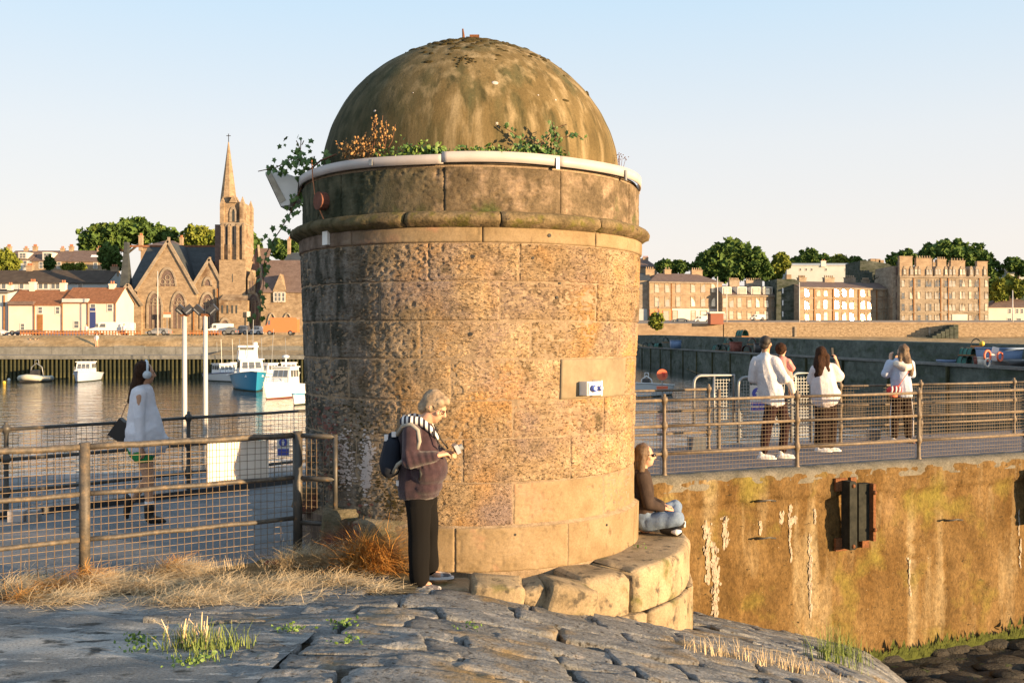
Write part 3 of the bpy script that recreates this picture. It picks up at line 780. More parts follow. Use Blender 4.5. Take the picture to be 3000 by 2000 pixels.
# ---------------------------------------------------------------- the round tower
tower = thing('round_tower', 'round sandstone tower with a weathered hemispherical dome on the pier', 'tower', tuple(TC))
def phi_px(px, R):
    t = (px-CX)/F
    # ray (t*s, s) hits circle centre TC radius R
    a = t*t+1; b = -2*(t*TC.x+TC.y); c = TC.x**2+TC.y**2-R*R
    D = b*b-4*a*c
    if D < 0: return None
    s = (-b-math.sqrt(D))/(2*a)
    return math.atan2(t*s-TC.x, -(s-TC.y))
def rprof(z):
    pts = [(0, 1.735), (.39, 1.742), (.40, 1.70), (.9, 1.697), (1.3, 1.70), (2.2, 1.735), (2.88, 1.758)]
    for (a, ra), (b, rb) in zip(pts, pts[1:]):
        if z <= b: return ra+(rb-ra)*(z-a)/(b-a)
    return pts[-1][1]
def block(name, mt, p0, p1, z0, z1, R, er=.012, res=.013, gap=.005, seed=0, rnd_edge=.012, parent=tower, depth=.12, coarse=False):
    if coarse: res = .07
    g = gap/1.73
    p0 += g; p1 -= g; z0 += gap*.8; z1 -= gap*.8
    Rm = R((z0+z1)/2) if callable(R) else R
    nx = max(4, int((p1-p0)*Rm/res)); nz = max(3, int((z1-z0)/res))
    V = []; Q = []
    W = (p1-p0)*Rm; H = z1-z0
    off = random.Random(seed).uniform(-.006, .008)
    ero = er*random.Random(seed+5).uniform(.6, 1.35)
    for j in range(nz+1):
        for i in range(nx+1):
            a = p0+(p1-p0)*i/nx; z = z0+H*j/nz
            r = R(z) if callable(R) else R
            e = min(i/nx*W, (1-i/nx)*W, j/nz*H, (1-j/nz)*H)
            wob = .35*noise.noise(Vector((a*14+seed, z*22, 2)))
            d = 0
            if e < rnd_edge*(1+wob): d -= (rnd_edge*(1+wob)-e)*.9
            u = a*Rm
            n1 = noise.noise(Vector((u*7+seed, 0, z*26)))      # laminated
            n2 = noise.noise(Vector((u*19, seed, z*46)))
            n3 = noise.noise(Vector((u*2.2, seed*3.1, z*3.5)))
            pit = max(0, n2-.12)*2.6
            pit2 = max(0, noise.noise(Vector((u*30, seed*2, z*60)))-.2)*1.5
            m_ = max(0, n1+.05)*.7+min(1.0, pit)+pit2
            d -= ero*m_*(.8+.9*n3) if not coarse else 0
            rr = r+off+d
            V.append((rr*math.sin(a), -rr*math.cos(a), z))
    for j in range(nz):
        for i in range(nx):
            q = j*(nx+1)+i; Q.append((q, q+1, q+nx+2, q+nx+1))
    # skirts
    def skirt(idx):
        n0 = len(V)
        for k in idx:
            x, y, z = V[k]; l = math.hypot(x, y); f = (l-depth)/l
            V.append((x*f, y*f, z))
        for k in range(len(idx)-1): Q.append((idx[k], n0+k, n0+k+1, idx[k+1]))
    skirt([i for i in range(nx+1)]); skirt([nz*(nx+1)+i for i in range(nx+1)][::-1])
    skirt([j*(nx+1) for j in range(nz+1)][::-1]); skirt([j*(nx+1)+nx for j in range(nz+1)])
    o = mesh_np(name, V, Q, mt, parent, smooth=True)
    return o
c4 = lambda c: 850+c/2.091
courses = [
    (2.547, 2.882, [c4(845), c4(1405), c4(1950)], -.55, .66),
    (2.203, 2.547, [c4(545), c4(1285), c4(1880)], -.95, .60),
    (1.865, 2.203, [c4(245), c4(795), c4(1475)], -1.35, .62),
    (1.50, 1.865, [c4(355), c4(985), c4(1660)], -1.3, .66),
    (1.164, 1.50, [c4(660), c4(1365), c4(1925)], -.95, .6),
    (.775, 1.164, [c4(400), c4(1055), c4(1720)], -1.2, .6),
    (.395, .775, [1240, 1503, 1770], -.9, .6),
    (0.0, .395, [1040, 1332, 1664], -1.1, .62)]
sd = 10
for ci, (z0, z1, js, _, _) in enumerate(courses):
    R = rprof
    ph = [phi_px(p, rprof((z0+z1)/2)) for p in js]
    a = ph[-1]
    while a < ph[0]+2*math.pi-.75:
        a += .62+.05*math.sin(sd+a*5)
        if a < ph[0]+2*math.pi-.3: ph.append(a)
    ph.append(ph[0]+2*math.pi)
    for p0, p1 in zip(ph, ph[1:]):
        mid = (p0+p1)/2
        mid = (mid+math.pi) % (2*math.pi)-math.pi
        coarse = not (-1.9 < mid < 1.75)
        plinth = ci == 7
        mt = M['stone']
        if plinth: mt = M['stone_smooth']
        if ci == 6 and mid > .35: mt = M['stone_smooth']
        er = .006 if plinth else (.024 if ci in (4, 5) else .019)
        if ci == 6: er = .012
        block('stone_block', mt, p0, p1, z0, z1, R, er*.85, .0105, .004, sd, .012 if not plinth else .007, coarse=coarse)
        sd += 1
# frieze (smooth), cornice, parapet
def ring(name, js, z0, z1, R, mt, er, seg=.62, **k):
    global sd
    ph = [phi_px(p, R) for p in js]
    a = ph[-1]
    while a < ph[0]+2*math.pi-.9:
        a += seg; ph.append(a)
    ph.append(ph[0]+2*math.pi)
    for p0, p1 in zip(ph, ph[1:]):
        mid = ((p0+p1)/2+math.pi) % (2*math.pi)-math.pi
        m_ = mt(mid) if callable(mt) else mt
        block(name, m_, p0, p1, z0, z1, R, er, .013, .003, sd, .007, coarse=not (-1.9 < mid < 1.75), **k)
        sd += 1
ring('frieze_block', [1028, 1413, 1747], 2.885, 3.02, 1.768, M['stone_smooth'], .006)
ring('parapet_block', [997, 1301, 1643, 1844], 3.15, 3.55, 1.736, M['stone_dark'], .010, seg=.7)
# cornice roll
prof = [(1.70, 3.015), (1.775, 3.02), (1.79, 3.035), (1.84, 3.055), (1.852, 3.085), (1.84, 3.12), (1.80, 3.145), (1.76, 3.158), (1.68, 3.165)]
cjs = [phi_px(p, 1.84) for p in (905, 1180, 1470, 1768)]
a = cjs[-1]
while a < cjs[0]+2*math.pi-.8: a += .6; cjs.append(a)
cjs.append(cjs[0]+2*math.pi)
for p0, p1 in zip(cjs, cjs[1:]):
    n = 34; V = []; Q = []
    for i in range(n+1):
        a = p0+.003+(p1-p0-.006)*i/n
        for k, (r, z) in enumerate(prof):
            d = .012*noise.noise(Vector((a*9, z*9, 1)))+.009*noise.noise(Vector((a*30, z*30, 4)))
            if i in (0, n): d -= .03
            V.append(((r+d)*math.sin(a), -(r+d)*math.cos(a), z+.006*noise.noise(Vector((a*6, 3, k)))))
    for i in range(n):
        for k in range(len(prof)-1):
            q = i*len(prof)+k; Q.append((q, q+len(prof), q+len(prof)+1, q+1))
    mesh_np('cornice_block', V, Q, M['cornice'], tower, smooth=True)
# core
b = MB(); b.lathe([(1.66, -.3), (1.727, 0), (1.732, .39), (1.69, .41), (1.69, 1.3), (1.725, 2.2), (1.747, 2.88), (1.745, 3.02), (1.70, 3.1), (1.712, 3.2), (1.712, 3.545), (1.72, 3.60), (1.45, 3.60)], 96)
b.build('mortar_core', M['mortar'], tower, True)
b = MB(); b.lathe([(1.735, 3.57), (1.60, 3.63), (1.40, 3.62)], 64); b.build('wall_head', M['soil'], tower, True)
# dome
V = []; Q = []; n = 200; mm = 90
for _j in range(6):
    for _i in range(n): V.append((1.53*math.sin(2*math.pi*_i/n), -1.53*math.cos(2*math.pi*_i/n), 3.5+.2*_j/6))
for j in range(mm+1):
    t = (j/mm)*math.pi/2
    r0 = 1.535*math.cos(t); z0 = 3.70+1.41*math.sin(t)
    for i in range(n):
        a = 2*math.pi*i/n
        d = .010*noise.noise(Vector((math.sin(a)*2.5, math.cos(a)*2.5, t*2)))+.004*noise.noise(Vector((math.sin(a)*9, math.cos(a)*9, t*9)))
        V.append(((r0+d)*math.sin(a), -(r0+d)*math.cos(a), z0+d*.5))
for j in range(mm+6):
    for i in range(n):
        Q.append((j*n+i, j*n+(i+1) % n, (j+1)*n+(i+1) % n, (j+1)*n+i))
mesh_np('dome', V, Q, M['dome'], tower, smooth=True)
def dome_pt(a, t, lift=0):
    r0 = 1.535*math.cos(t)+lift; z0 = 3.70+1.41*math.sin(t)+lift
    return Vector((r0*math.sin(a), -r0*math.cos(a), z0))
# moss cushions near the crown
b = MB(); rnd = random.Random(3)
for k in range(210):
    if k < 150: a = rnd.gauss(.05, .42); t = R_(rnd.gauss(64, 6))
    else: a = rnd.uniform(-1.5, 1.4); t = R_(rnd.gauss(60, 13))
    t = min(t, R_(84)); p = dome_pt(a, t); s_ = rnd.uniform(.007, .024)*(1.4 if k < 60 else 1)
    nrm = Vector((math.sin(a)*math.cos(t), -math.cos(a)*math.cos(t), math.sin(t)))
    Mx = nrm.to_track_quat('Z', 'Y').to_matrix()
    b.ell(p, (s_*rnd.uniform(1.0, 2.4), s_*.8, s_*.55), 7, 5, Mx)
for k in range(26):
    a = rnd.gauss(.0, .05); t = R_(rnd.gauss(42, 1.6)); b.ell(dome_pt(a, t), (.012, .01, .012), 6, 4)
o = b.build('moss', M['moss'], tower, True); o['kind'] = 'stuff'
b = MB()
for (px, py, s_) in [(1450, 245, .034), (1160, 293, .014), (1098, 325, .016), (1379, 247, .014), (1628, 293, .012), (1577, 276, .010), (1210, 272, .008), (1400, 294, .008)]:
    aa = phi_px(px, 1.45) or 0
    best = min(((abs(HY-F*((TC+dome_pt(aa, R_(t))).z-EYE)/(TC+dome_pt(aa, R_(t))).y-py), t) for t in range(5, 85)))
    t = R_(best[1])
    # refine azimuth
    for _ in range(4):
        w = TC+dome_pt(aa, t); cur = CX+F*w.x/w.y; aa += (px-cur)/F*w.y/1.35
    nrm = Vector((math.sin(aa)*math.cos(t), -math.cos(aa)*math.cos(t), math.sin(t)))
    b.ell(dome_pt(aa, t), (s_, s_*.7, s_*.2), 8, 5, nrm.to_track_quat('Z', 'Y').to_matrix())
o = b.build('lichen_spots', M['gutter'], tower, True); o['kind'] = 'stuff'
# rusty finial stump
b = MB(); b.lathe([(.16, 0), (.15, .02), (.09, .035), (.075, .07), (.05, .085), (0.001, .09)], 12, (-.02, 0, 5.09)); b.tube([(-.085, -.02, 5.10), (-.08, -.02, 5.20), (-.088, -.02, 5.28)], [.016, .014, .008], 7)
b.box((.035, -.03, 5.185), (.10, .05, .05)); b.box((-.03, .02, 5.175), (.05, .04, .06)); b.box((.09, 0, 5.155), (.05, .06, .03))
b.build('rusty_finial_stump', M['rust'], tower, fix=True)
# drilled holes
for (px, py, s_) in [(1386, 752, .016), (1606, 691, .017), (1560, 756, .012), (1271, 866, .020), (1230, 838, .016), (1632, 871, .013), (1380, 978, .017), (1640, 830, .010), (1509, 1564, .012), (1778, 1536, .012), (1290, 830, .013)]:
    aa = phi_px(px, 1.74)
    if aa is None: continue
    w = TC+Vector((1.72*math.sin(aa), -1.72*math.cos(aa), 0)); z = EYE+(HY-py)/F*w.y
    r = (rprof(z) if z < 2.88 else 1.768)
    p = Vector((r*math.sin(aa), -r*math.cos(aa), z))
    nrm = Vector((math.sin(aa), -math.cos(aa), 0)); b = MB()
    b.tube([p-nrm*.04, p+nrm*.002], s_, 9); b.build('putlog_hole', M['black'], tower)
# cement patch
pp0, pp1 = phi_px(1644, 1.72), phi_px(1832, 1.72)
block('cement_patch', M['patch'], pp0, pp1, 1.50, 1.86, lambda z: rprof(z)+.010, .003, .02, .0, 777, .004)
# white band (gutter)
def band(p0, p1, z0, z1, R, name='gutter_band', tilt=0):
    V = []; Q = []; n = int((p1-p0)/.03)+2
    for i in range(n+1):
        f = i/n; a = p0+(p1-p0)*f; dz = tilt*(1-f)+.004*math.sin(a*7)
        for (r, z) in ((R-.012, z0), (R, z0), (R+.003, z1), (R-.012, z1)):
            V.append((r*math.sin(a), -r*math.cos(a), z+dz))
    for i in range(n):
        for k in range(4): Q.append((i*4+k, (i+1)*4+k, (i+1)*4+(k+1) % 4, i*4+(k+1) % 4))
    Q.append((0, 1, 2, 3)); Q.append((n*4+3, n*4+2, n*4+1, n*4))
    return mesh_np(name, V, Q, M['gutter'], tower)
bm_ = phi_px(1298, 1.765)
band(-1.75, bm_, 3.572, 3.655, 1.762)
band(bm_-.006, phi_px(1640, 1.765), 3.583, 3.675, 1.766)
band(phi_px(1640, 1.765)+.001, 1.55, 3.583, 3.675, 1.765)
band(1.555, 2.9, 3.56, 3.67, 1.764); band(-2.9, -1.756, 3.56, 3.655, 1.76)
for px in (1088, 1632, 1830):
    a = phi_px(px, 1.765); p = Vector((1.778*math.sin(a), -1.778*math.cos(a), 3.61 if px < 1200 else 3.60))
    b = MB(); b.box(p, (.035, .01, .055 if px < 1200 else .1), rz=a); b.build('band_clip', M['galv'], tower)
# flakes of old white paint and soot low on the left side
def flakes(name, mt, spots, n, s0, seed, stretch=1.0):
    rnd = random.Random(seed); b = MB()
    for (px, py, sx, sy) in spots:
        for _ in range(n):
            x_, y_ = px+rnd.gauss(0, sx), py+rnd.gauss(0, sy); a = phi_px(x_, 1.71)
            if a is None: continue
            z = EYE+(HY-y_)/F*(TC.y-1.7*math.cos(a)); r = rprof(z)+.001; s_ = s0*rnd.uniform(.4, 1.5); w_ = s_*rnd.uniform(1, 3)*stretch; hh = s_*rnd.uniform(.5, 1.1)
            pts = [(-w_, 0), (-w_*.4, -hh), (w_*.6, -hh*.7), (w_, hh*.1), (w_*.3, hh), (-w_*.5, hh*.7)]
            b.add([((r)*math.sin(a+u/r), -(r)*math.cos(a+u/r), z+v) for u, v in pts], [(0, 1, 2, 3, 4, 5)])
    o = b.build(name, mt, tower); o['kind'] = 'stuff'
flakes('white_paint_flakes', M['gutter'], [(1075, 1330, 9, 28), (1070, 1400, 7, 26), (1000, 1310, 16, 26), (1010, 1380, 14, 22)], 190, .008, 5)
flakes('soot_flakes', M['moss'], [(1120, 1440, 24, 40), (1150, 1480, 20, 26), (1050, 1240, 40, 40), (1180, 1400, 14, 40)], 80, .007, 6)
flakes('red_stain_flakes', M['redstain'], [(935, 1250, 26, 50), (1040, 1560, 30, 40), (960, 1330, 16, 60)], 90, .012, 9)
def tower_pt(px, py, R=1.735, out=0):
    a = phi_px(px, R); w = Vector((TC.x+R*math.sin(a), TC.y-R*math.cos(a), 0)); z = EYE+(HY-py)/F*w.y
    return a, Vector((TC.x+(R+out)*math.sin(a), TC.y-(R+out)*math.cos(a), z))
# power socket box
a, p = tower_pt(1718, 1136, 1.715, 0)
sb = thing('socket_box', 'white electrical box with two blue sockets fixed to the tower wall', 'socket box', tuple(p), a)
b = MB(); b.box((0, -.055, 0), (.19, .10, .125)); b.box((.09, -.05, -.0), (.02, .12, .14)); b.build('casing', M['white'], sb)
b = MB(); b.box((.0, -.11, 0), (.17, .015, .11)); b.build('front_plate', M['white'], sb)
for x_ in (-.035, .045):
    b = MB(); b.tube([(x_, -.115, -.005), (x_, -.15, .005)], .031 if x_ < 0 else .024, 14); b.build('socket', M['blue'], sb)
    b = MB(); b.tube([(x_, -.151, .005), (x_, -.156, .005)], .018, 12); b.build('socket_lid', M['white'], sb)
# small white tag, red box
a, p = tower_pt(958, 698, 1.77, .01)
o = MB().box((0, 0, 0), (.085, .03, .125), rz=a).build('small_white_box', M['white']); o.location = p
tag(o, 'small white junction box under the cornice on the shaded left side of the tower', 'junction box')
a, p = tower_pt(950, 590, 1.74, .02)
o = MB().tube([(0, .03, 0), (0, -.05, .0)], .085, 14).build('rusty_wall_box', M['redrust']); o.location = p; o.rotation_euler = (0, 0, a)
tag(o, 'round rusty red box on the blackened parapet near the floodlight', 'wall box')
# floodlight on the left
lp = Vector(P(838, 556, 10.3))
fl = thing('floodlight', 'white box floodlight mounted on the left side of the tower parapet', 'floodlight', tuple(lp))
pts = [P(*q, 10.3)-lp for q in [(788, 512), (810, 502), (884, 528), (880, 580), (858, 606), (834, 610)]]
poly = [(q.x, q.z) for q in pts]
b = MB(); b.prism(poly, -.16, .16); b.build('housing', M['white'], fl, fix=True)
q = [P(*k, 10.3)-lp for k in [(791, 519), (806, 513), (848, 592), (832, 602)]]
b = MB(); b.prism([(k.x, k.z) for k in q], -.168, -.158); b.build('side_lens', M['lens'], fl, fix=True)
A = P(787, 513, 10.3)-lp; Bq = P(833, 611, 10.3)-lp; d = (Bq-A).normalized(); nn = Vector((-d.z, 0, d.x))*-1
b = MB(); b.add([A+Vector((0, -.14, 0))-nn*-.006, A+Vector((0, .14, 0))-nn*-.006, Bq+Vector((0, .14, 0))-nn*-.006, Bq+Vector((0, -.14, 0))-nn*-.006], [(0, 1, 2, 3)]); b.build('lens', M['lens'], fl)
b = MB(); a0 = P(860, 586, 10.3)-lp; b.bar(a0+Vector((0, -.05, 0)), a0+Vector((.20, -.05, .01)), .05, .03); b.build('bracket', M['white'], fl)
# stray orange stem hanging down the parapet
b = MB(); pts = [tower_pt(px, py, 1.77, .02)[1]-Vector(TC) for px, py in [(919, 470), (922, 520), (928, 570), (942, 615), (957, 650), (965, 672)]]
o = b.tube(pts, .006, 5).build('dry_vine_stem', M['cable'], None, True); o.location = TC
tag(o, 'thin orange dry stem hanging over the parapet beside the rusty box', 'stem')

# ---- base drum of big blocks
drum = thing('tower_base', 'curved base of large rounded stone blocks around the foot of the tower', 'stone base', tuple(TC))
def drum_block(p0, p1, z0, z1, R, top=True, seed=0, rr=.07, mt=None, slump=0.0):
    n = 26; V = []; Q = []
    prof = []
    H = z1-z0
    for k in range(7): prof.append((R, z0+(H-rr)*k/6))
    for k in range(1, 5):
        t = k/4*math.pi/2; prof.append((R-rr+rr*math.cos(t), z1-rr+rr*math.sin(t)))
    for k in range(1, 5): prof.append((R-rr-(R-rr-1.60)*k/4, z1))
    for i in range(n+1):
        f = i/n; a = p0+(p1-p0)*f
        e = min(f, 1-f)*(p1-p0)*R
        for k, (r, z) in enumerate(prof):
            d = .022*noise.noise(Vector((a*3+seed, z*3, 1)))+.010*noise.noise(Vector((a*14, z*14, seed)))
            if e < .05: d -= (.05-e)*.7
            zz = z
            if k > 7: zz += .015*noise.noise(Vector((a*5, r*5, seed)))-(max(0, .05-e)*.5)
            if k <= 0: d -= .015
            zz -= slump*f*(r/R)
            V.append(((r+d)*math.sin(a), -(r+d)*math.cos(a), zz))
    K = len(prof)
    for i in range(n):
        for k in range(K-1):
            q = i*K+k; Q.append((q, q+K, q+K+1, q+1))
    # end caps
    for side in (0, n):
        c0 = len(V); a = p0 if side == 0 else p1
        for k in range(K):
            x, y, z = V[side*K+k]; l = math.hypot(x, y); V.append((x*1.62/l, y*1.62/l, z))
        for k in range(K-1):
            q = side*K+k
            Q.append((q, q+1, c0+k+1, c0+k) if side == 0 else (q, c0+k, c0+k+1, q+1))
    mesh_np('base_block', V, Q, mt or M['drum'], drum, smooth=True)
pj = [phi_px(p, 2.25) for p in (1707, 1862)]
drum_block(pj[1]+.006, 1.62, -.375, .015, 2.25, seed=1)
drum_block(1.632, 2.3, -.375, .015, 2.25, seed=2)
drum_block(pj[0]+.01, pj[1]-.006, -.42, .0, 2.22, seed=3, rr=.09, slump=.02)
lj = phi_px(1901, 2.25)
drum_block(lj-.42, lj-.006, -1.2, -.385, 2.255, seed=4, rr=.03)
drum_block(lj+.006, lj+.45, -1.5, -.385, 2.27, seed=5, rr=.03)
drum_block(lj+.462, 2.3, -1.6, -.385, 2.28, seed=6, rr=.03)
# broken and tipped blocks in front
def rock(name, c, d, seed, rz=0, tilt=(0, 0), mt=None, parent=None, sub=3, rough=.10):
    bm = bmesh.new(); bmesh.ops.create_cube(bm, size=1.0)
    bmesh.ops.bevel(bm, geom=bm.edges[:], offset=.07, segments=1, affect='EDGES')
    bmesh.ops.subdivide_edges(bm, edges=bm.edges[:], cuts=sub, use_grid_fill=True)
    Mx = Matrix.Rotation(rz, 3, 'Z') @ Matrix.Rotation(tilt[0], 3, 'X') @ Matrix.Rotation(tilt[1], 3, 'Y')
    for v in bm.verts:
        n_ = noise.noise_vector(v.co*1.7+Vector((seed*3.3, 0, 0)))*rough+noise.noise_vector(v.co*6+Vector((seed, 5, 0)))*rough*.25
        p = Vector(((v.co.x+n_.x)*d[0], (v.co.y+n_.y)*d[1], (v.co.z+n_.z)*d[2]))
        v.co = Mx @ p+Vector(c)
    me = bpy.data.meshes.new(name); bm.to_mesh(me); bm.free()
    me.polygons.foreach_set('use_smooth', [True]*len(me.polygons))
    me.materials.append(mt or M['drum'])
    o = bpy.data.objects.new(name, me); COL.objects.link(o)
    if parent: o.parent = parent
    return o
drum_block(phi_px(1545, 2.2)+.01, pj[0]-.02, -.6, -.06, 2.18, seed=8, rr=.10, slump=.05)
drum_block(phi_px(1390, 2.2), phi_px(1545, 2.2)-.015, -.5, -.035, 2.17, seed=9, rr=.08, slump=.02)
drum_block(-.28, phi_px(1390, 2.2)-.01, -.5, -.04, 2.10, seed=10, rr=.05)
for k, (px, py, dd, dm, rz, tl) in enumerate([
    (1655, 1752, 8.20, (.44, .34, .28), .45, (.10, .28)), (1560, 1742, 8.16, (.20, .26, .22), .2, (.15, -.3)), (1455, 1732, 8.12, (.42, .30, .20), .05, (.12, .08))]):
    p = P(px, py, dd)-Vector(TC)
    rock('base_block', p, dm, k+3, rz, tl, M['drum'], drum, rough=.06)
# loose rocks left of the tower base
for k, (px, py, dd, dm, lb) in enumerate([(1175, 1590, 8.95, (.72, .3, .42), 'large dull red boulder at the left foot of the tower behind the dry grass'), (1010, 1555, 9.15, (.42, .3, .45), 'dark grey boulder between the fence end and the tower'), (925, 1460, 9.7, (.4, .3, .25), 'small stone wedged behind the fence end frame')]):
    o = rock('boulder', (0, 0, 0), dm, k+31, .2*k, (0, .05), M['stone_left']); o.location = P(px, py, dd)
    tag(o, lb, 'boulder', 'boulders at the foot of the tower')
# ---------------------------------------------------------------- front fence (left)
def fx(x, dz=0): return Vector((x, FENCE(x), .02+dz))
ff = thing('mesh_fence', 'low tubular fence with square wire mesh and rust coloured rails in front of the pier', 'fence', tuple(fx(-3.52)))
O = Vector(ff.location)
def loc(v): return Vector(v)-O
posts = [-5.9, -3.52, -1.98]
for x in posts:
    b = MB(); p = loc(fx(x)); b.tube([p+Vector((0, 0, -.12)), p+Vector((0, 0, 1.17))], .043, 16); b.build('post', M['iron'] if x > -2 else M['fence'], ff, True)  # last post painted darker in place of the shadow falling on it
RH = [1.135, .745, .37]
ends = [(-8.2, -5.9), (-5.9, -3.52), (-3.52, -1.98)]
for (xa, xb) in ends:
    dd = (fx(xb)-fx(xa)).normalized()
    for k, h in enumerate(RH):
        b = MB(); a = loc(fx(xa, h))+dd*.04; c = loc(fx(xb, h))-dd*.04
        n = 9; b.tube([a+(c-a)*i/n+Vector((0, 0, .004*math.sin(i*2.1+k))) for i in range(n+1)], .027 if k == 0 else .021, 8); b.build('rail', M['fence'], ff, True)
# end frame, in darker paint that stands in for the shadow on it
e0, e1 = fx(-1.98), Vector((-1.615, 8.98+.12, .02))
for h in (1.13, .74, .33):
    b = MB(); b.tube([loc(e0+Vector((0, 0, h))), loc(e1+Vector((0, 0, h)))], .022, 8); b.build('rail', M['iron'], ff, True)
b = MB(); b.tube([loc(e1+Vector((0, 0, .31))), loc(e1+Vector((0, 0, 1.15)))], .022, 8); b.build('end_upright', M['iron'], ff, True)
def wire_panel(a, c, z0, z1, pitch, th, parent, off, mt, jit=0.0, cut=None):
    """a, c: bottom line ends; welded square mesh"""
    d = (c-a); L = d.length; d = d/L; nrm = Vector((-d.y, d.x, 0))
    b = MB(); n = int(L/pitch)
    for i in range(n+1):
        p = a+d*(i*pitch+.01)+nrm*off; s_ = d*(jit*math.sin(i*1.7))
        b.bar(p+Vector((0, 0, z0)), p+s_+Vector((0, 0, z1)), th, th)
    m_ = int((z1-z0)/pitch)
    for j in range(m_+1):
        z = z0+j*pitch+.01
        q0 = a+nrm*(off+th*.9)+Vector((0, 0, z)); q1 = c+nrm*(off+th*.9)+Vector((0, 0, z+jit*math.sin(j*2.3)))
        b.bar(q0, q1, th, th)
    o = b.build('wire_mesh', mt, parent); o['kind'] = 'stuff'; return o
for (xa, xb) in ends:
    wire_panel(loc(fx(xa)), loc(fx(xb)), .04, 1.12, .062, .0042, ff, .03, M['wire'], .01)
wire_panel(loc(e0), loc(e1), .06, 1.12, .058, .0045, ff, .03, M['wire'], .01)
# blank sign fixed behind the mesh
bs = thing('blank_sign', 'blank cream sign panel fixed behind the wire mesh of the front fence', 'sign', tuple(fx(-2.66)+Vector((0, .075, 0))))
u0 = None
def on_line(px):   # x on the fence line seen at px
    t = (px-CX)/F
    return (t*(8.2+.65*3.52))/(1-.65*t)
xa, xb = on_line(600), on_line(780)
za, zb = EYE+(HY-1302)/F*FENCE(xa), EYE+(HY-1416)/F*FENCE(xa)
b = MB(); A = fx(xa)-Vector(bs.location); Bv = fx(xb)-Vector(bs.location)
b.bar(Vector((A.x, A.y+.08, (za+zb)/2-.02)), Vector((Bv.x, Bv.y+.08, (za+zb)/2-.02)), .012, za-zb); b.build('panel', M['sign'], bs)
for q in (A+(Bv-A)*.03, A+(Bv-A)*.97):
    b = MB(); b.bar(Vector((q.x, q.y+.10, zb-.06)), Vector((q.x, q.y+.10, za)), .025, .012); b.build('batten', M['galv'], bs)

# ---------------------------------------------------------------- cast railings
def railing(name, label, pts, z, mt, H=1.0, pitch=.05, th=.004, group=None, top=True, meshmat=None):
    r = thing(name, label, 'railing', (pts[0][0], pts[0][1], z), 0, group)
    O = Vector(r.location); proto = None
    pr = [(.0, -.02), (.05, -.02), (.05, .0), (.030, .03), (.026, .20), (.030, .23), (.045, .26), (.050, .29), (.045, .32), (.028, .36), (.025, .58), (.030, .61), (.045, .64), (.050, .66), (.045, .68), (.026, .72), (.024, .92), (.03, .95), (.045, .98), (.052, 1.0), (.045, 1.03), (.02, 1.05), (.024, 1.07), (.001, 1.085)]
    for p in pts:
        q = Vector((p[0], p[1], z))-O
        if proto is None:
            b = MB(); b.lathe(pr, 12); proto = b.build('post', mt, r, True)
        else:
            c = proto.copy(); COL.objects.link(c); c.parent = r; c.location = q
    for a, c in zip(pts, pts[1:]):
        a = Vector((a[0], a[1], z))-O; c = Vector((c[0], c[1], z))-O
        for h in (.995, .655, .29):
            b = MB(); b.tube([a+Vector((0, 0, h)), (a+c)/2+Vector((0, 0, h-.004)), c+Vector((0, 0, h))], .021, 8); b.build('rail', mt, r, True)
        wire_panel(a, c, .03, .97, pitch, th, r, .03, meshmat or M['wire'], .006)
    return r
ux, uy = 1/math.hypot(1, .434), .434/math.hypot(1, .434)
fr = [(2.01+ux*d, 13.0+.14+uy*d) for d in (-2.25, 0, 2.18, 4.45, 6.7, 8.9)]
railing('promenade_railing', 'brown cast railing with wire mesh along the front edge of the right promenade', fr, .235, M['rail_r'], pitch=.055, th=.0030)
bk = [(3.24+.925*d, 16.4+.38*d) for d in (-2.3, 0)]
railing('promenade_railing', 'dark short railing behind the seated woman ending at the galvanised barriers', bk, .215, M['rail_r'], pitch=.06, th=.003)
bk = [(5.75, 17.43), (7.43, 18.1), (9.58, 19.0), (11.7, 19.9)]
railing('promenade_railing', 'rear cast railing on the harbour side of the promenade at the right edge', bk, .215, M['rail_r'], pitch=.06, th=.003)
# free post beside the rear railing
o = MB().lathe([(.045, 0), (.035, .02), (.035, .98), (.001, 1.0)], 10).build('gate_post', M['rail_r'], None, True); o.location = (3.42, 16.47, .215)
tag(o, 'short dark post standing right beside the end post of the rear railing', 'post')
lf = [(-8.76, 8.0), (-7.2, 9.6), (-5.69, 11.2), (-4.16, 12.8), (-2.7, 14.35), (-1.3, 15.5)]
railing('pier_railing', 'black cast railing with wire mesh across the far side of the left pier', lf, .03, M['iron'], pitch=.065)
# kerb beam under it
b = MB()
for a, c in zip(lf, lf[1:]): b.bar((a[0], a[1], .06), (c[0], c[1], .06), .16, .10)
o = b.build('kerb_beam', M['darkmetal']); tag(o, 'dark low kerb beam running under the black pier railing', 'kerb')
# white blocks at the post foot
for (px, py, w, lb) in [(52, 1497, .17, 'small white concrete block at the foot of the leftmost railing post'), (100, 1503, .11, 'small grey concrete block just right of the white one at the railing foot')]:
    o = MB().box((0, 0, .06), (w, .12, .12)).build('kerb_block', M['gutter'] if w > .15 else M['galv']); o.location = (P(px, py, 11.0).x, 11.0, .03)
    tag(o, lb, 'block')
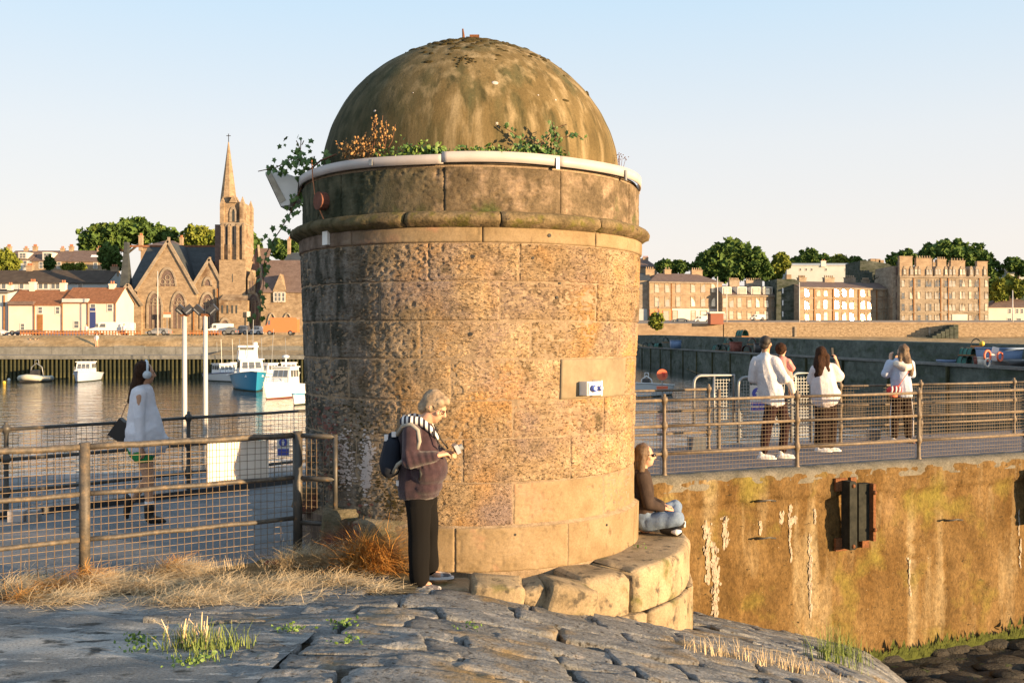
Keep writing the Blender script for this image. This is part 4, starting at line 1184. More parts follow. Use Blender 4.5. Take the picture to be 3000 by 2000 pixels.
# sign on the far railing, left (blue mark and blue panel)
def notice(name, label, px0, px1, py0, py1, d, text=None, circle=True):
    a = P(px0, py0, d); c = P(px1, py1, d); w = c.x-a.x; h = a.z-c.z
    s_ = thing(name, label, 'sign', ((a.x+c.x)/2, d, c.z))
    b = MB(); b.bb(-w/2, w/2, -.006, .006, 0, h); b.build('panel', M['sign'], s_)
    if circle:
        b = MB(); b.tube([(0, -.008, h*.70), (0, -.012, h*.70)], min(w, h*.5)*.42, 24); b.build('blue_disc', M['signblue'], s_)
        r_ = min(w, h*.5)*.42
        b = MB(); b.tube([(0, -.0125, h*.70+r_*.55), (0, -.016, h*.70+r_*.55)], r_*.17, 10)
        b.prism([(-r_*.28, h*.70+r_*.3), (r_*.28, h*.70+r_*.3), (r_*.42, h*.70-r_*.1), (r_*.2, h*.70-r_*.1), (r_*.2, h*.7-r_*.7), (-r_*.2, h*.7-r_*.7), (-r_*.2, h*.70-r_*.1), (-r_*.42, h*.70-r_*.1)], -.016, -.0125)
        b.build('pictogram', M['sign'], s_, fix=True)
    b = MB(); b.bb(-w*.43, w*.43, -.012, -.008, h*.06, h*.38); b.build('blue_panel', M['signblue'], s_)
    if text:
        cu = bpy.data.curves.new('t', 'FONT'); cu.body = text; cu.align_x = 'CENTER'; cu.align_y = 'CENTER'; cu.size = w*.235; cu.extrude = .0015; cu.offset = .0015
        to = bpy.data.objects.new('t', cu); COL.objects.link(to)
        dg = bpy.context.evaluated_depsgraph_get(); me = bpy.data.meshes.new_from_object(to.evaluated_get(dg)); bpy.data.objects.remove(to)
        me.transform(Matrix.Translation((0, -.0145, h*.22)) @ Matrix.Rotation(math.pi/2, 4, 'X')); me.materials.clear(); me.materials.append(M['sign'])
        o = bpy.data.objects.new('lettering', me); COL.objects.link(o); o.parent = s_
    return s_
notice('notice', 'white notice with blue disc and panel reading Keep out on the galvanised gate', 2197, 2242, 1128, 1207, 16.75, 'Keep out')
s_ = notice('notice', 'small sign with blue disc and blue panel behind the fence beside the dark post', 812, 848, 1278, 1336, 12.9)

# ---------------------------------------------------------------- galvanised barriers on the promenade's far edge
def barrier(label, px0, px1, py_top, py_bot, d, rl=True, rr=False, mid=None, pitch=.055, slope=.3):
    a = P(px0, py_top, d); c = P(px1, py_top, d+(px1-px0)/F*d*slope); zt = a.z; zb = P(px0, py_bot, d).z
    g = thing('gate_barrier', label, 'barrier', (a.x, a.y, zb), math.atan2(c.y-a.y, c.x-a.x))
    L = math.hypot(c.x-a.x, c.y-a.y); H = zt-zb; r = .13
    pts = []
    if rl: pts += [(0, 0, 0)]+[(r-r*math.cos(t), 0, H-r+r*math.sin(t)) for t in (0, .4, .8, 1.2, 1.57)]
    else: pts += [(0, 0, 0), (0, 0, H)]
    if rr: pts += [(L-r+r*math.sin(t), 0, H-r+r*math.cos(t)) for t in (0, .4, .8, 1.2, 1.57)]+[(L, 0, 0)]
    else: pts += [(L, 0, H), (L, 0, 0)]
    b = MB(); b.tube(pts, .026, 8); b.build('frame', M['galv'], g, True)
    if mid is not None:
        b = MB(); b.tube([(L*mid, 0, 0), (L*mid, 0, H)], .022, 8); b.build('upright', M['galv'], g, True)
    wire_panel(Vector((L*(mid or .03), 0, 0)), Vector((L, 0, 0)), .08, H-.06, pitch, .006, g, .0, M['galv'])
    return g
barrier('galvanised barrier with rounded left corner standing behind the short rear railing', 2033, 2150, 1100, 1245, 16.6, True, False, .5)
barrier('galvanised mesh gate with rounded corners carrying the Keep out notice', 2163, 2330, 1105, 1296, 16.7, True, False)
barrier('galvanised barrier half hidden between the man and the woman with the phone', 2318, 2376, 1093, 1296, 16.9, True, False)
# mooring boxes low at the promenade edge
for (px, py, w, h, d, lb) in [(2040, 1310, .28, .24, 16.2, 'dark plum box on the promenade edge left of the rear railing end post'), (2558, 1298, .20, .2, 17.9, 'small grey box on the promenade edge between the two women')]:
    o = MB().box((0, 0, h/2), (w, .2, h)).build('cable_box', M['carg']); o.location = (P(px, py, d).x, d, .215); tag(o, lb, 'box')

# ---------------------------------------------------------------- twin floodlight poles in the harbour
def lamp_pole(label, px, d, py_top, kind):
    p = P(px, py_top, d)
    g = thing('lamp_pole', label, 'lamp pole', (p.x, d, -2.45), 0, 'floodlight poles in the harbour')
    H = p.z+2.45
    b = MB(); b.tube([(0, 0, 0), (0, 0, H*.62), (0, 0, H)], [.075, .062, .055], 14); b.build('pole', M['pole'], g, True)
    b = MB(); b.box((0, 0, H+.02), (.22, .1, .07)); b.build('head_bracket', M['rust'], g)
    for sx in (-1, 1):
        Mx = Matrix.Rotation(sx*-.75, 3, 'Y') @ Matrix.Rotation(.25*kind, 3, 'Z')
        b = MB(); b.box((sx*.19*(1 if kind == 0 else .55), 0, H+.16), (.26, .14, .20), M=Mx); b.build('floodlight_head', M['darkmetal'], g)
        b = MB(); b.box((sx*.22*(1 if kind == 0 else .55), -.03, H+.12), (.19, .12, .03), M=Mx); b.build('lamp_glass', M['galv'], g)
        b = MB(); b.bar((0, 0, H+.03), (sx*.14, 0, H+.13), .03); b.build('arm', M['darkmetal'], g)
    b = MB(); b.tube([(-.075, 0, 0), (-.068, 0, H*.45)], .012, 6); b.build('conduit', M['darkmetal'], g)
    b = MB(); b.box((0, 0, -.12), (1.3, 1.3, .5)); b.build('base_pontoon', M['farquay'], g)
lamp_pole('left floodlight pole with its lamps turned away, standing in the harbour behind the walking woman', 541, 27, 925, 1)
lamp_pole('right floodlight pole with two splayed dark floodlights, standing in the harbour', 602, 27, 925, 0)
# ---------------------------------------------------------------- people
def V3(*a): return Vector(a)
def hand(prims, wrist, d, up, curl=.6, size=1.0, side=1):
    """palm and five bent fingers; d = direction of the hand, up = back of the hand"""
    d = Vector(d).normalized(); up = (Vector(up)-d*Vector(up).dot(d)).normalized(); s = d.cross(up)*side
    w = Vector(wrist); L = .085*size
    for k in (-1, 0, 1):
        prims.append(('c', w+s*(k*.016*size), .019*size, w+d*L+s*(k*.025*size), .016*size))
    lens = [.062, .072, .068, .052]
    for k in range(4):
        base = w+d*L+s*((k-1.5)*.021*size)
        l = lens[k]*size; a1 = curl*.6; a2 = curl*1.5
        m1 = base+(d*math.cos(a1)-up*math.sin(a1))*l*.5
        m2 = m1+(d*math.cos(a2)-up*math.sin(a2))*l*.5
        prims.append(('c', base, .0098*size, m1, .0090*size)); prims.append(('c', m1, .0090*size, m2, .0078*size))
    tb = w+d*(L*.3)-s*(.03*size)
    t1 = tb+(d*.6-s*.6-up*.2).normalized()*.035*size; t2 = t1+(d*.9-s*.1-up*.4).normalized()*.032*size
    prims.append(('c', tb, .013*size, t1, .0115*size)); prims.append(('c', t1, .0115*size, t2, .009*size))

def head_prims(c, f, s=1.0, tilt=0.0):
    """c = head centre, f = unit vector the face looks along (horizontal part), tilt = chin down"""
    f = Vector(f).normalized(); r = f.cross(V3(0, 0, 1)).normalized(); u = r.cross(f)
    B = Matrix((r, f, u)).transposed() if False else Matrix(((r.x, f.x, u.x), (r.y, f.y, u.y), (r.z, f.z, u.z)))
    c = Vector(c)
    def q(x, y, z): return c+r*(x*s)+f*(y*s)+u*(z*s)
    pr = [('e', q(0, -.012, .02), (.076*s, .094*s, .10*s), B), ('e', q(0, .028, -.045), (.056*s, .062*s, .072*s), B), ('e', q(0, .052, -.088), (.03*s, .028*s, .022*s), B),
          ('c', q(0, .088, .012), .010*s, q(0, .108, -.022), .014*s), ('c', q(-.012, .094, -.028), .009*s, q(.012, .094, -.028), .009*s),
          ('c', q(-.020, .082, -.052), .008*s, q(.020, .082, -.052), .008*s), ('c', q(-.018, .080, -.062), .009*s, q(.018, .080, -.062), .009*s),
          ('c', q(-.04, .074, .022), .010*s, q(-.01, .083, .02), .009*s), ('c', q(.04, .074, .022), .010*s, q(.01, .083, .02), .009*s),
          ('e', q(-.042, .055, -.02), (.026*s, .022*s, .024*s), B), ('e', q(.042, .055, -.02), (.026*s, .022*s, .024*s), B)]
    for sx in (-1, 1):
        pr.append(('c', q(sx*.078, -.008, .012), .013*s, q(sx*.082, -.014, -.002), .014*s)); pr.append(('c', q(sx*.08, -.012, -.004), .012*s, q(sx*.076, -.006, -.024), .008*s))
    return pr, q, (r, f, u)

def eyes(root, q, s=1.0):
    for sx in (-1, 1):
        b = MB(); b.ell(q(sx*.030, .072, .006), (.0125*s, .0125*s, .0105*s), 10, 8); b.build('eye', M['sock'], root, True)
        b = MB(); b.ell(q(sx*.030, .0815, .006), (.006*s, .004*s, .006*s), 8, 6); b.build('iris', M['black'], root, True)

def shoe(root, p, d, L, mt, w=.045, h=.055, sole=None):
    d = Vector(d).normalized(); s = d.cross(V3(0, 0, 1)); p = Vector(p)
    blob('shoe', [('c', p+V3(0, 0, h*.7), w*.80, p+d*L*.5+V3(0, 0, h*.55), w*.85), ('c', p+d*L*.4+V3(0, 0, h*.55), w*.9, p+d*L*.78+V3(0, 0, h*.45), w*.72), ('c', p+V3(0, 0, h*1.5), w*.75, p+d*.01+V3(0, 0, h*.8), w*.8),
         ('c', p-d*.02+V3(0, 0, h*.5), w*.7, p+d*L*.3+V3(0, 0, h*.5), w*.8)], mt, root, .009, 3, push=lambda v: V3(v.x, v.y, max(v.z, p.z+.012)))
    if sole:
        b = MB(); n = 14; poly = []
        for k in range(n):
            a = 2*math.pi*k/n; q = p+d*(L*.38+math.cos(a)*(L*.5+.03))+s*(math.sin(a)*w*1.0); poly.append((q.x, q.y))
        b.slab(poly, p.z, p.z+.022); b.build('shoe_sole', sole, root, fix=True)

# ---- 1. older woman with the camera, in front of the tower
def folds(amp, fq, seed, zmin=-9, zmax=9):
    def f(v):
        if zmin < v.z < zmax:
            n_ = noise.noise_vector(Vector((v.x*fq+seed, v.y*fq, v.z*fq*.8)))
            v = v+n_*amp
        return v
    return f
g = P(1247, 1737, 8.19)
w1 = thing('person', 'older woman with short grey hair in plum fleece looking down at her camera', 'person', (g.x, g.y, g.z+.03))
r = w1
hp, q, ax = head_prims((.075, 0, 1.500), (math.cos(.42), -.25, -math.sin(.55)), 1.04)
body = hp+[('c', (-.035, .01, 1.35), .062, (.035, 0, 1.43), .058), ('c', (-.07, .0, 1.28), .11, (-.05, .02, 1.0), .13), ('c', (-.05, .03, .95), .11, (-.05, .03, .84), .10),
        ('c', (-.055, -.03, .78), .08, (-.05, -.05, .46), .065), ('c', (-.05, -.05, .46), .06, (-.05, -.05, .12), .045),
        ('c', (-.03, .11, .78), .08, (.0, .22, .46), .065), ('c', (.0, .22, .46), .06, (.0, .30, .12), .045),
        ('c', (-.05, -.05, .08), .035, (.03, -.06, .05), .03), ('c', (.0, .30, .08), .035, (.08, .29, .05), .03),
        ('c', (-.10, -.17, 1.29), .045, (-.11, -.215, 1.08), .032), ('c', (-.11, -.215, 1.08), .032, (.10, -.20, 1.125), .029),
        ('c', (-.06, .17, 1.29), .045, (-.02, .20, 1.08), .032), ('c', (-.02, .20, 1.08), .032, (.13, .06, 1.12), .030)]
hand(body, (.105, -.20, 1.128), (.75, .55, .12), (-.1, -.3, 1), .9, .98, 1)
hand(body, (.14, .05, 1.115), (.80, -.45, .12), (0, .3, 1), .9, .98, -1)
blob('body', body, M['skin'], r, .0085, 2)
eyes(r, q, 1.0)
# hair
rr, ff_, uu = ax
HB = Matrix(((rr.x, ff_.x, uu.x), (rr.y, ff_.y, uu.y), (rr.z, ff_.z, uu.z)))
hair = [('e', q(0, -.026, .034), (.095, .106, .108), HB), ('e', q(0, -.07, -.03), (.078, .062, .07), HB), ('e', q(0, .045, .085), (.072, .05, .034), HB),
        ('e', q(-.05, .03, .065), (.035, .045, .04), HB), ('e', q(.055, .03, .065), (.035, .045, .04), HB), ('e', q(.07, -.03, .0), (.025, .04, .05), HB), ('e', q(-.07, -.03, .0), (.025, .04, .05), HB)]
def cut_face(v):
    n_ = noise.noise_vector(v*14)*.006+noise.noise_vector(v*50)*.006
    return v+n_
blob('hair', hair, M['hair_grey'], r, .010, 2, push=cut_face)
# glasses
for sx in (-1, 1):
    b = MB(); b.tube([q(sx*.034+.024*math.cos(t), .092-abs(math.cos(t))*.003*(sx*math.cos(t) > 0), .004+.017*math.sin(t)) for t in [k*math.pi/7 for k in range(14)]], .0028, 5, closed=True)
    b.tube([q(sx*.058, .088, .012), q(sx*.08, .04, .016), q(sx*.084, -.005, .018)], .0028, 5)
    if sx == 1: b.tube([q(-.01, .095, .008), q(.01, .095, .008)], .0028, 5)
    b.build('spectacles', M['sunglass'], r)
# fleece
fl_ = [('c', (-.075, .0, 1.27), .155, (-.055, .01, 1.12), .165), ('c', (-.05, .01, 1.10), .165, (-.045, .02, .93), .185), ('e', (.02, -.02, 1.00), (.165, .20, .17)), ('c', (-.05, .0, 1.25), .15, (-.03, .02, 1.1), .16), ('c', (-.06, .02, .98), .17, (-.07, .02, .83), .172), ('e', (.0, .0, .86), (.14, .18, .10)),
       ('c', (-.10, -.15, 1.31), .075, (-.11, -.21, 1.09), .068), ('c', (-.11, -.21, 1.08), .066, (.09, -.20, 1.125), .047),
       ('c', (-.06, .15, 1.31), .075, (-.02, .20, 1.09), .066), ('c', (-.02, .20, 1.08), .06, (.11, .08, 1.12), .045), ('c', (-.09, -.08, 1.34), .07, (-.06, .10, 1.34), .07), ('c', (-.03, 0, 1.33), .075, (-.01, 0, 1.36), .065)]
def fleece_push(v):
    n_ = noise.noise_vector(Vector((v.x*5+3, v.y*5, v.z*4)))*.012
    # gathered sleeve folds on the forearm
    if v.y < -.15 and 1.02 < v.z < 1.17 and v.x > -.17:
        n_ += V3(0, -1, 0)*(.0045*math.sin((v.x*1.1+v.z*.35)*105))
    if v.z < .80: v.z = .760+(v.z-.760)*.4
    return v+n_
blob('fleece_jacket', fl_, M['fleece'], r, .0095, 3, push=fleece_push)
b = MB(); b.tube([(-.03, -.205, .93), (-.02, -.213, .98), (-.035, -.20, 1.03)], [.006, .014, .004], 6); b.build('pocket_opening', M['black'], r, True)
b = MB(); b.box((-.222, -.06, .885), (.012, .03, .045), rz=.9); b.build('white_clip', M['sock'], r)
# trousers
tr = [('c', (-.05, .01, .83), .125, (-.05, .01, .77), .135), ('c', (-.06, -.03, .74), .112, (-.05, -.05, .45), .090), ('c', (-.05, -.05, .45), .090, (-.045, -.05, .11), .086),
      ('c', (-.03, .12, .76), .12, (.0, .22, .45), .088), ('c', (.0, .22, .45), .085, (.005, .30, .12), .082)]
blob('trousers', tr, M['trousers'], r, .012, 3, push=folds(.012, 6, 2, .05, .70))
shoe(r, (-.045, -.06, .0), (.93, -.12, 0), .20, M['shoe_grey'], .042, .05, M['sock'])
shoe(r, (.01, .30, .015), (.95, .1, 0), .20, M['shoe_grey'], .042, .05, M['sock'])
# striped hood
hd = [('t', [(-.02, -.12, 1.395), (-.10, -.135, 1.40), (-.165, -.06, 1.385), (-.17, .03, 1.385), (-.10, .12, 1.40), (-.01, .11, 1.38)], [.032, .042, .048, .05, .045, .035]),
      ('t', [(-.05, -.125, 1.40), (.01, -.13, 1.365), (.07, -.10, 1.30), (.10, -.05, 1.235)], [.04, .032, .026, .014]), ('t', [(-.01, .11, 1.38), (.06, .08, 1.31), (.10, 0, 1.235)], [.034, .028, .014])]
blob('striped_hood', hd, M['scarf'], r, .010, 3)
b = MB(); b.tube([(.02, -.12, 1.37), (.085, -.13, 1.28), (.13, -.13, 1.20), (.17, -.09, 1.16)], .006, 5); b.tube([(.07, -.03, 1.36), (.13, -.06, 1.24), (.19, -.06, 1.165)], .006, 5); b.build('camera_strap', M['black'], r)
# backpack
bp = [('c', (-.265, .0, 1.21), .085, (-.285, .01, 1.03), .10), ('c', (-.265, -.07, 1.19), .07, (-.28, -.07, 1.03), .085), ('c', (-.265, .09, 1.19), .07, (-.28, .09, 1.03), .085), ('e', (-.30, 0, 1.0), (.075, .14, .08))]
blob('backpack', bp, M['backpack'], r, .012, 4, push=folds(.01, 8, 4))
b = MB(); b.tube([(-.22, -.10, 1.28), (-.17, -.16, 1.36), (-.10, -.19, 1.375), (-.045, -.20, 1.33), (-.03, -.215, 1.24), (-.05, -.21, 1.18)], .017, 8); b.build('shoulder_strap', M['strap'], r, True)
b = MB(); b.tube([(-.25, -.13, .98), (-.21, -.17, 1.05), (-.17, -.19, 1.08)], .016, 8); b.build('lower_strap', M['strap'], r, True)
for bc, bd in (((-.315, -.06, 1.255), (.03, .05, .05)), ((-.25, -.09, 1.285), (.035, .03, .04))):
    MB().box(bc, bd).build('white_buckle', M['sock'], r)
# camera in the hands
cm = thing('camera_device', 'small silver camera held in both hands by the older woman', 'camera', (g.x+.255, g.y-.06, g.z+1.195), .25)
Mx = Matrix.Rotation(-.45, 3, 'Y')
b = MB(); b.box((0, 0, 0), (.035, .125, .075), M=Mx); b.build('casing', M['silver'], cm)
b = MB(); b.tube([Mx @ V3(.015, 0, -.005), Mx @ V3(.055, 0, -.005)], .025, 12); b.build('lens', M['galv'], cm)
b = MB(); b.box((Mx @ V3(-.019, .0, .0)), (.003, .085, .055), M=Mx); b.build('screen', M['sunglass'], cm)

# ---- 2. walking woman with headphones
g = P(432, 1541, 10.95)
w2 = thing('person', 'woman walking left of the tower in loose pale shirt and green shorts wearing white headphones', 'person', (g.x, g.y, .03))
w2.scale = (1.02, 1.02, 1.02)
r = w2
hp, q, ax = head_prims((-.025, 0, 1.60), (.80, .55, -.04), 1.0)
body = hp+[('c', (-.05, .0, 1.42), .052, (-.04, 0, 1.52), .050), ('c', (-.06, 0, 1.36), .11, (-.05, 0, 1.08), .11), ('c', (-.05, 0, .98), .13, (-.05, 0, .86), .135),
        ('c', (-.04, -.06, .84), .09, (.035, -.06, .46), .056), ('c', (.035, -.06, .46), .056, (.045, -.07, .14), .036), ('c', (.045, -.07, .06), .03, (.15, -.07, .035), .025),
        ('c', (-.06, .08, .84), .09, (-.02, .09, .46), .056), ('c', (-.02, .09, .46), .056, (-.21, .10, .22), .036), ('c', (-.24, .10, .19), .03, (-.27, .10, .06), .025),
        ('c', (-.03, -.16, 1.36), .045, (-.02, -.20, 1.08), .038), ('c', (-.02, -.20, 1.08), .036, (.01, -.19, .83), .026), ('c', (-.06, .16, 1.36), .045, (-.10, .22, 1.1), .036), ('c', (-.10, .22, 1.1), .034, (-.06, .20, .85), .026)]
hand(body, (.01, -.19, .82), (.15, .1, -1), (1, -.2, 0), .8, .95, 1); hand(body, (-.06, .20, .84), (.1, -.1, -1), (0, 1, 0), .6, .95, -1)
blob('body', body, M['skin_t'], r, .0105, 2)
blob('long_hair', [('e', q(0, -.03, .03), (.09, .10, .112)), ('c', (-.06, .01, 1.62), .092, (-.10, .0, 1.45), .080), ('c', (-.10, 0, 1.47), .080, (-.145, -.02, 1.34), .060), ('c', (-.13, -.01, 1.40), .065, (-.165, -.03, 1.31), .045)], M['hair_brown'], r, .012, 3, push=folds(.006, 25, 3))
b = MB(); b.tube([q(-.088, -.005, .0), q(-.085, .0, .07), q(-.045, .005, .122), q(0, .005, .135), q(.045, .005, .122), q(.085, .0, .07), q(.088, -.005, 0)], .014, 8); b.build('headband', M['phones'], r, True)
for sx in (-1, 1):
    b = MB(); b.tube([q(sx*.07, -.005, -.012), q(sx*.112, -.005, -.012)], .044, 16); b.build('ear_cup', M['phones'], r, True)
sh = [('c', (-.06, 0, 1.38), .125, (-.05, 0, 1.15), .155), ('c', (-.04, 0, 1.15), .165, (-.01, 0, .88), .215), ('c', (-.16, .0, .86), .09, (.14, .0, .86), .10), ('c', (-.02, -.03, .95), .20, (-.0, .03, .83), .20),
      ('c', (-.04, -.14, 1.39), .07, (-.02, -.20, 1.12), .065), ('c', (-.02, -.20, 1.12), .062, (.005, -.19, .86), .056), ('c', (-.06, .14, 1.39), .07, (-.10, .22, 1.12), .06), ('c', (-.10, .22, 1.12), .06, (-.07, .2, .9), .05), ('c', (-.05, 0, 1.42), .08, (-.045, 0, 1.455), .066)]
def fp(v):
    v = v+noise.noise_vector(Vector((v.x*6, v.y*6, v.z*2.5)))*.022
    if v.z < .76: v.z = .735+(v.z-.735)*.3
    return v
blob('loose_shirt', sh, M['shirt_l'], r, .013, 3, push=fp)
blob('shorts', [('c', (-.05, 0, .88), .16, (-.05, 0, .80), .165), ('c', (-.045, -.06, .80), .115, (-.02, -.065, .71), .105), ('c', (-.06, .07, .80), .115, (-.08, .08, .72), .105)], M['green'], r, .012, 3, push=lambda v: V3(v.x, v.y, max(v.z, .655)))
b = MB(); b.tube([(.044, -.07, .235), (.044, -.07, .16)], .047, 12); b.build('sock', M['sock'], r, True)
b = MB(); b.tube([(-.20, .10, .31), (-.215, .10, .24)], [.05, .047], 12); b.build('sock', M['sock'], r, True)
blob('boot', [('c', (.045, -.07, .18), .056, (.045, -.07, .06), .05), ('c', (.05, -.07, .05), .05, (.17, -.075, .035), .034), ('c', (.17, -.075, .035), .034, (.215, -.075, .022), .018)], M['boot'], r, .010, 2, push=lambda v: V3(v.x, v.y, max(v.z, .004)))
blob('boot', [('c', (-.225, .10, .26), .055, (-.245, .10, .17), .05), ('c', (-.245, .10, .17), .048, (-.265, .10, .07), .034), ('c', (-.265, .10, .07), .032, (-.255, .10, .03), .02)], M['boot'], r, .010, 2)
hb = thing('handbag', 'black shoulder bag hanging behind the walking woman in the pale shirt', 'bag', (g.x-.33, g.y+.02, 1.05))
b = MB(); b.prism([(-.10, -.06), (.055, -.16), (.10, -.03), (.085, .075), (.03, .125)], -.05, .05); b.build('bag_body', M['boot'], hb, fix=True)
b = MB(); b.tube([(.03, 0, .12), (.08, 0, .25), (.16, -.02, .36)], .006, 5); b.build('bag_strap', M['skin_t'], hb)

# ---- 3. seated woman on the tower base
g = P(1900, 1556, 10.42)
w3 = thing('person', 'woman with blonde hair and sunglasses sitting cross-legged against the tower in blue jeans', 'person', (g.x, g.y, .02))
r = w3
hp, q, ax = head_prims((-.035, -.0, .80), (.98, -.12, .02), .98)
body = hp+[('c', (-.07, 0, .62), .050, (-.055, 0, .71), .048), ('c', (-.09, 0, .55), .11, (-.06, 0, .28), .11), ('c', (-.05, 0, .20), .13, (-.03, 0, .12), .13),
        ('c', (.0, -.08, .12), .08, (.27, -.20, .17), .055), ('c', (.27, -.20, .17), .052, (.16, -.02, .06), .038), ('c', (.0, .08, .12), .08, (.31, .16, .24), .055), ('c', (.31, .16, .24), .05, (.26, -.10, .08), .038),
        ('c', (-.07, -.16, .57), .045, (-.03, -.19, .33), .036), ('c', (-.03, -.19, .33), .035, (.15, -.10, .27), .026), ('c', (-.07, .16, .57), .045, (-.02, .18, .33), .036), ('c', (-.02, .18, .33), .035, (.16, .03, .28), .026)]
hand(body, (.15, -.10, .265), (1, .3, -.2), (0, -.2, 1), .8, .9, 1); hand(body, (.16, .03, .28), (1, -.2, -.25), (0, .2, 1), .8, .9, -1)
blob('body', body, M['skin'], r, .0105, 2)
blob('hair', [('e', q(0, -.03, .03), (.09, .10, .108)), ('c', (-.085, 0, .80), .078, (-.12, 0, .68), .062), ('c', (-.07, -.065, .78), .038, (-.085, -.075, .62), .032), ('c', (-.09, .03, .76), .05, (-.11, .02, .64), .045)], M['hair_blonde'], r, .010, 2, push=folds(.006, 25, 5))
b = MB(); b.tube([q(-.055, .082, .008), q(0, .098, .006), q(.055, .082, .008)], [.016, .019, .016], 8); b.tube([q(.06, .075, .012), q(.083, -.0, .016)], .004, 5); b.build('sunglasses', M['sunglass'], r, True)
jk = [('c', (-.095, 0, .55), .135, (-.08, 0, .30), .15), ('c', (-.07, 0, .3), .15, (-.05, 0, .16), .155), ('c', (-.08, -.14, .585), .07, (-.035, -.19, .34), .062), ('c', (-.035, -.19, .33), .06, (.12, -.11, .275), .046), ('c', (-.08, .14, .585), .07, (-.02, .18, .34), .062), ('c', (-.02, .18, .33), .06, (.13, .03, .285), .046), ('c', (-.085, 0, .61), .085, (-.075, 0, .645), .066)]
blob('dark_jacket', jk, M['jacket'], r, .012, 3, push=folds(.012, 8, 6))
jn = [('c', (-.04, -.04, .15), .135, (-.02, .04, .13), .135), ('c', (.0, -.10, .125), .095, (.265, -.21, .18), .078), ('c', (.265, -.20, .17), .074, (.17, -.03, .075), .055), ('c', (.0, .09, .125), .095, (.305, .16, .24), .075), ('c', (.305, .16, .24), .07, (.28, -.08, .10), .055)]
blob('jeans', jn, M['jeans'], r, .012, 3, push=folds(.010, 12, 7))
blob('shoe', [('c', (.14, -.14, .055), .05, (.25, -.22, .045), .048), ('e', (.27, -.22, .05), (.05, .045, .05))], M['boot'], r, .010, 2)
blob('shoe', [('c', (.28, -.12, .10), .045, (.34, -.02, .09), .045)], M['boot'], r, .010, 2)
b = MB(); b.tube([(.20, -.245, .05), (.25, -.268, .05), (.30, -.25, .06)], [.012, .034, .012], 8); b.build('shoe_sole', M['sock'], r, True)
b = MB(); b.tube([(.36, -.06, .07), (.372, -.0, .11)], .018, 8); b.build('shoe_sole', M['sock'], r, True)

# ---- 4. man in white shirt carrying a toddler
g = P(2263, 1345, 15.2)
m1 = thing('person', 'dark haired man in a white shirt carrying a toddler on the promenade', 'person', (g.x, g.y, .215))
r = m1
hp, q, ax = head_prims((-.10, 0, 1.735), (.55, .83, .02), 1.05)
body = hp+[('c', (-.11, .0, 1.54), .062, (-.105, 0, 1.65), .06), ('c', (-.12, 0, 1.45), .14, (-.04, 0, 1.1), .13), ('c', (0, 0, 1.0), .14, (.05, 0, .92), .14), ('c', (.0, -.04, .9), .09, (-.10, -.05, .5), .06), ('c', (-.10, -.05, .5), .06, (-.14, -.04, .12), .045), ('c', (.12, .04, .9), .09, (.21, .05, .5), .06), ('c', (.21, .05, .5), .06, (.175, .06, .12), .045),
        ('c', (.03, -.10, 1.46), .055, (.15, -.16, 1.19), .045), ('c', (.15, -.16, 1.19), .042, (.27, .0, 1.31), .032), ('c', (-.27, .0, 1.46), .055, (-.30, .06, 1.18), .045), ('c', (-.30, .06, 1.18), .042, (-.10, .20, 1.18), .032)]
hand(body, (.265, .0, 1.32), (.1, .5, .8), (.8, -.3, .2), .9, 1.0, 1); hand(body, (-.10, .20, 1.18), (1, .1, .1), (0, 1, 0), .7, 1, -1)
blob('body', body, M['skin_t'], r, .012, 2)
blob('short_hair', [('e', q(0, -.028, .045), (.087, .092, .095)), ('e', q(0, -.062, -.01), (.074, .05, .06)), ('e', q(0, .035, .095), (.06, .05, .026))], M['hair_dark'], r, .011, 2)
sh = [('c', (-.12, 0, 1.46), .155, (-.08, 0, 1.25), .18), ('c', (-.07, 0, 1.25), .185, (.0, 0, .98), .185), ('c', (.0, 0, .98), .18, (.02, 0, .84), .17), ('c', (-.26, .0, 1.46), .085, (-.30, .05, 1.22), .072), ('c', (-.29, .05, 1.2), .07, (-.15, .17, 1.18), .058), ('c', (.02, -.09, 1.47), .088, (.14, -.155, 1.21), .075), ('c', (.14, -.155, 1.20), .07, (.185, -.12, 1.22), .062), ('c', (-.25, 0, 1.49), .08, (.02, -.04, 1.49), .08), ('c', (-.11, 0, 1.56), .085, (-.108, 0, 1.60), .07)]
def fm(v):
    v = v+noise.noise_vector(Vector((v.x*7, v.y*7, v.z*4)))*.024
    zc = .80+.55*abs(v.x-.02)**1.3
    if v.z < zc: v.z = zc+(v.z-zc)*.2
    return v
blob('white_shirt', sh, M['shirt_w'], r, .013, 3, push=fm)
blob('trousers', [('c', (.03, 0, .98), .155, (.05, 0, .90), .15), ('c', (.0, -.03, .88), .115, (-.095, -.05, .5), .085), ('c', (-.095, -.05, .5), .082, (-.14, -.04, .12), .062), ('c', (.11, .04, .88), .115, (.21, .05, .5), .085), ('c', (.21, .05, .5), .082, (.175, .06, .13), .062)], M['plum_trs'], r, .014, 3, push=folds(.014, 7, 8, .1, .85))
shoe(r, (-.19, -.06, .0), (.97, -.15, 0), .23, M['sock'], .048, .055, M['white']); shoe(r, (.13, .03, .0), (.97, -.1, 0), .23, M['sock'], .048, .055, M['white'])
td = thing('person', 'toddler in a coral pink top held on the man\'s right arm', 'person', (g.x+.20, g.y-.02, 1.215))
hp, q, ax = head_prims((-.06, .02, .655), (.65, .75, 0), .82)
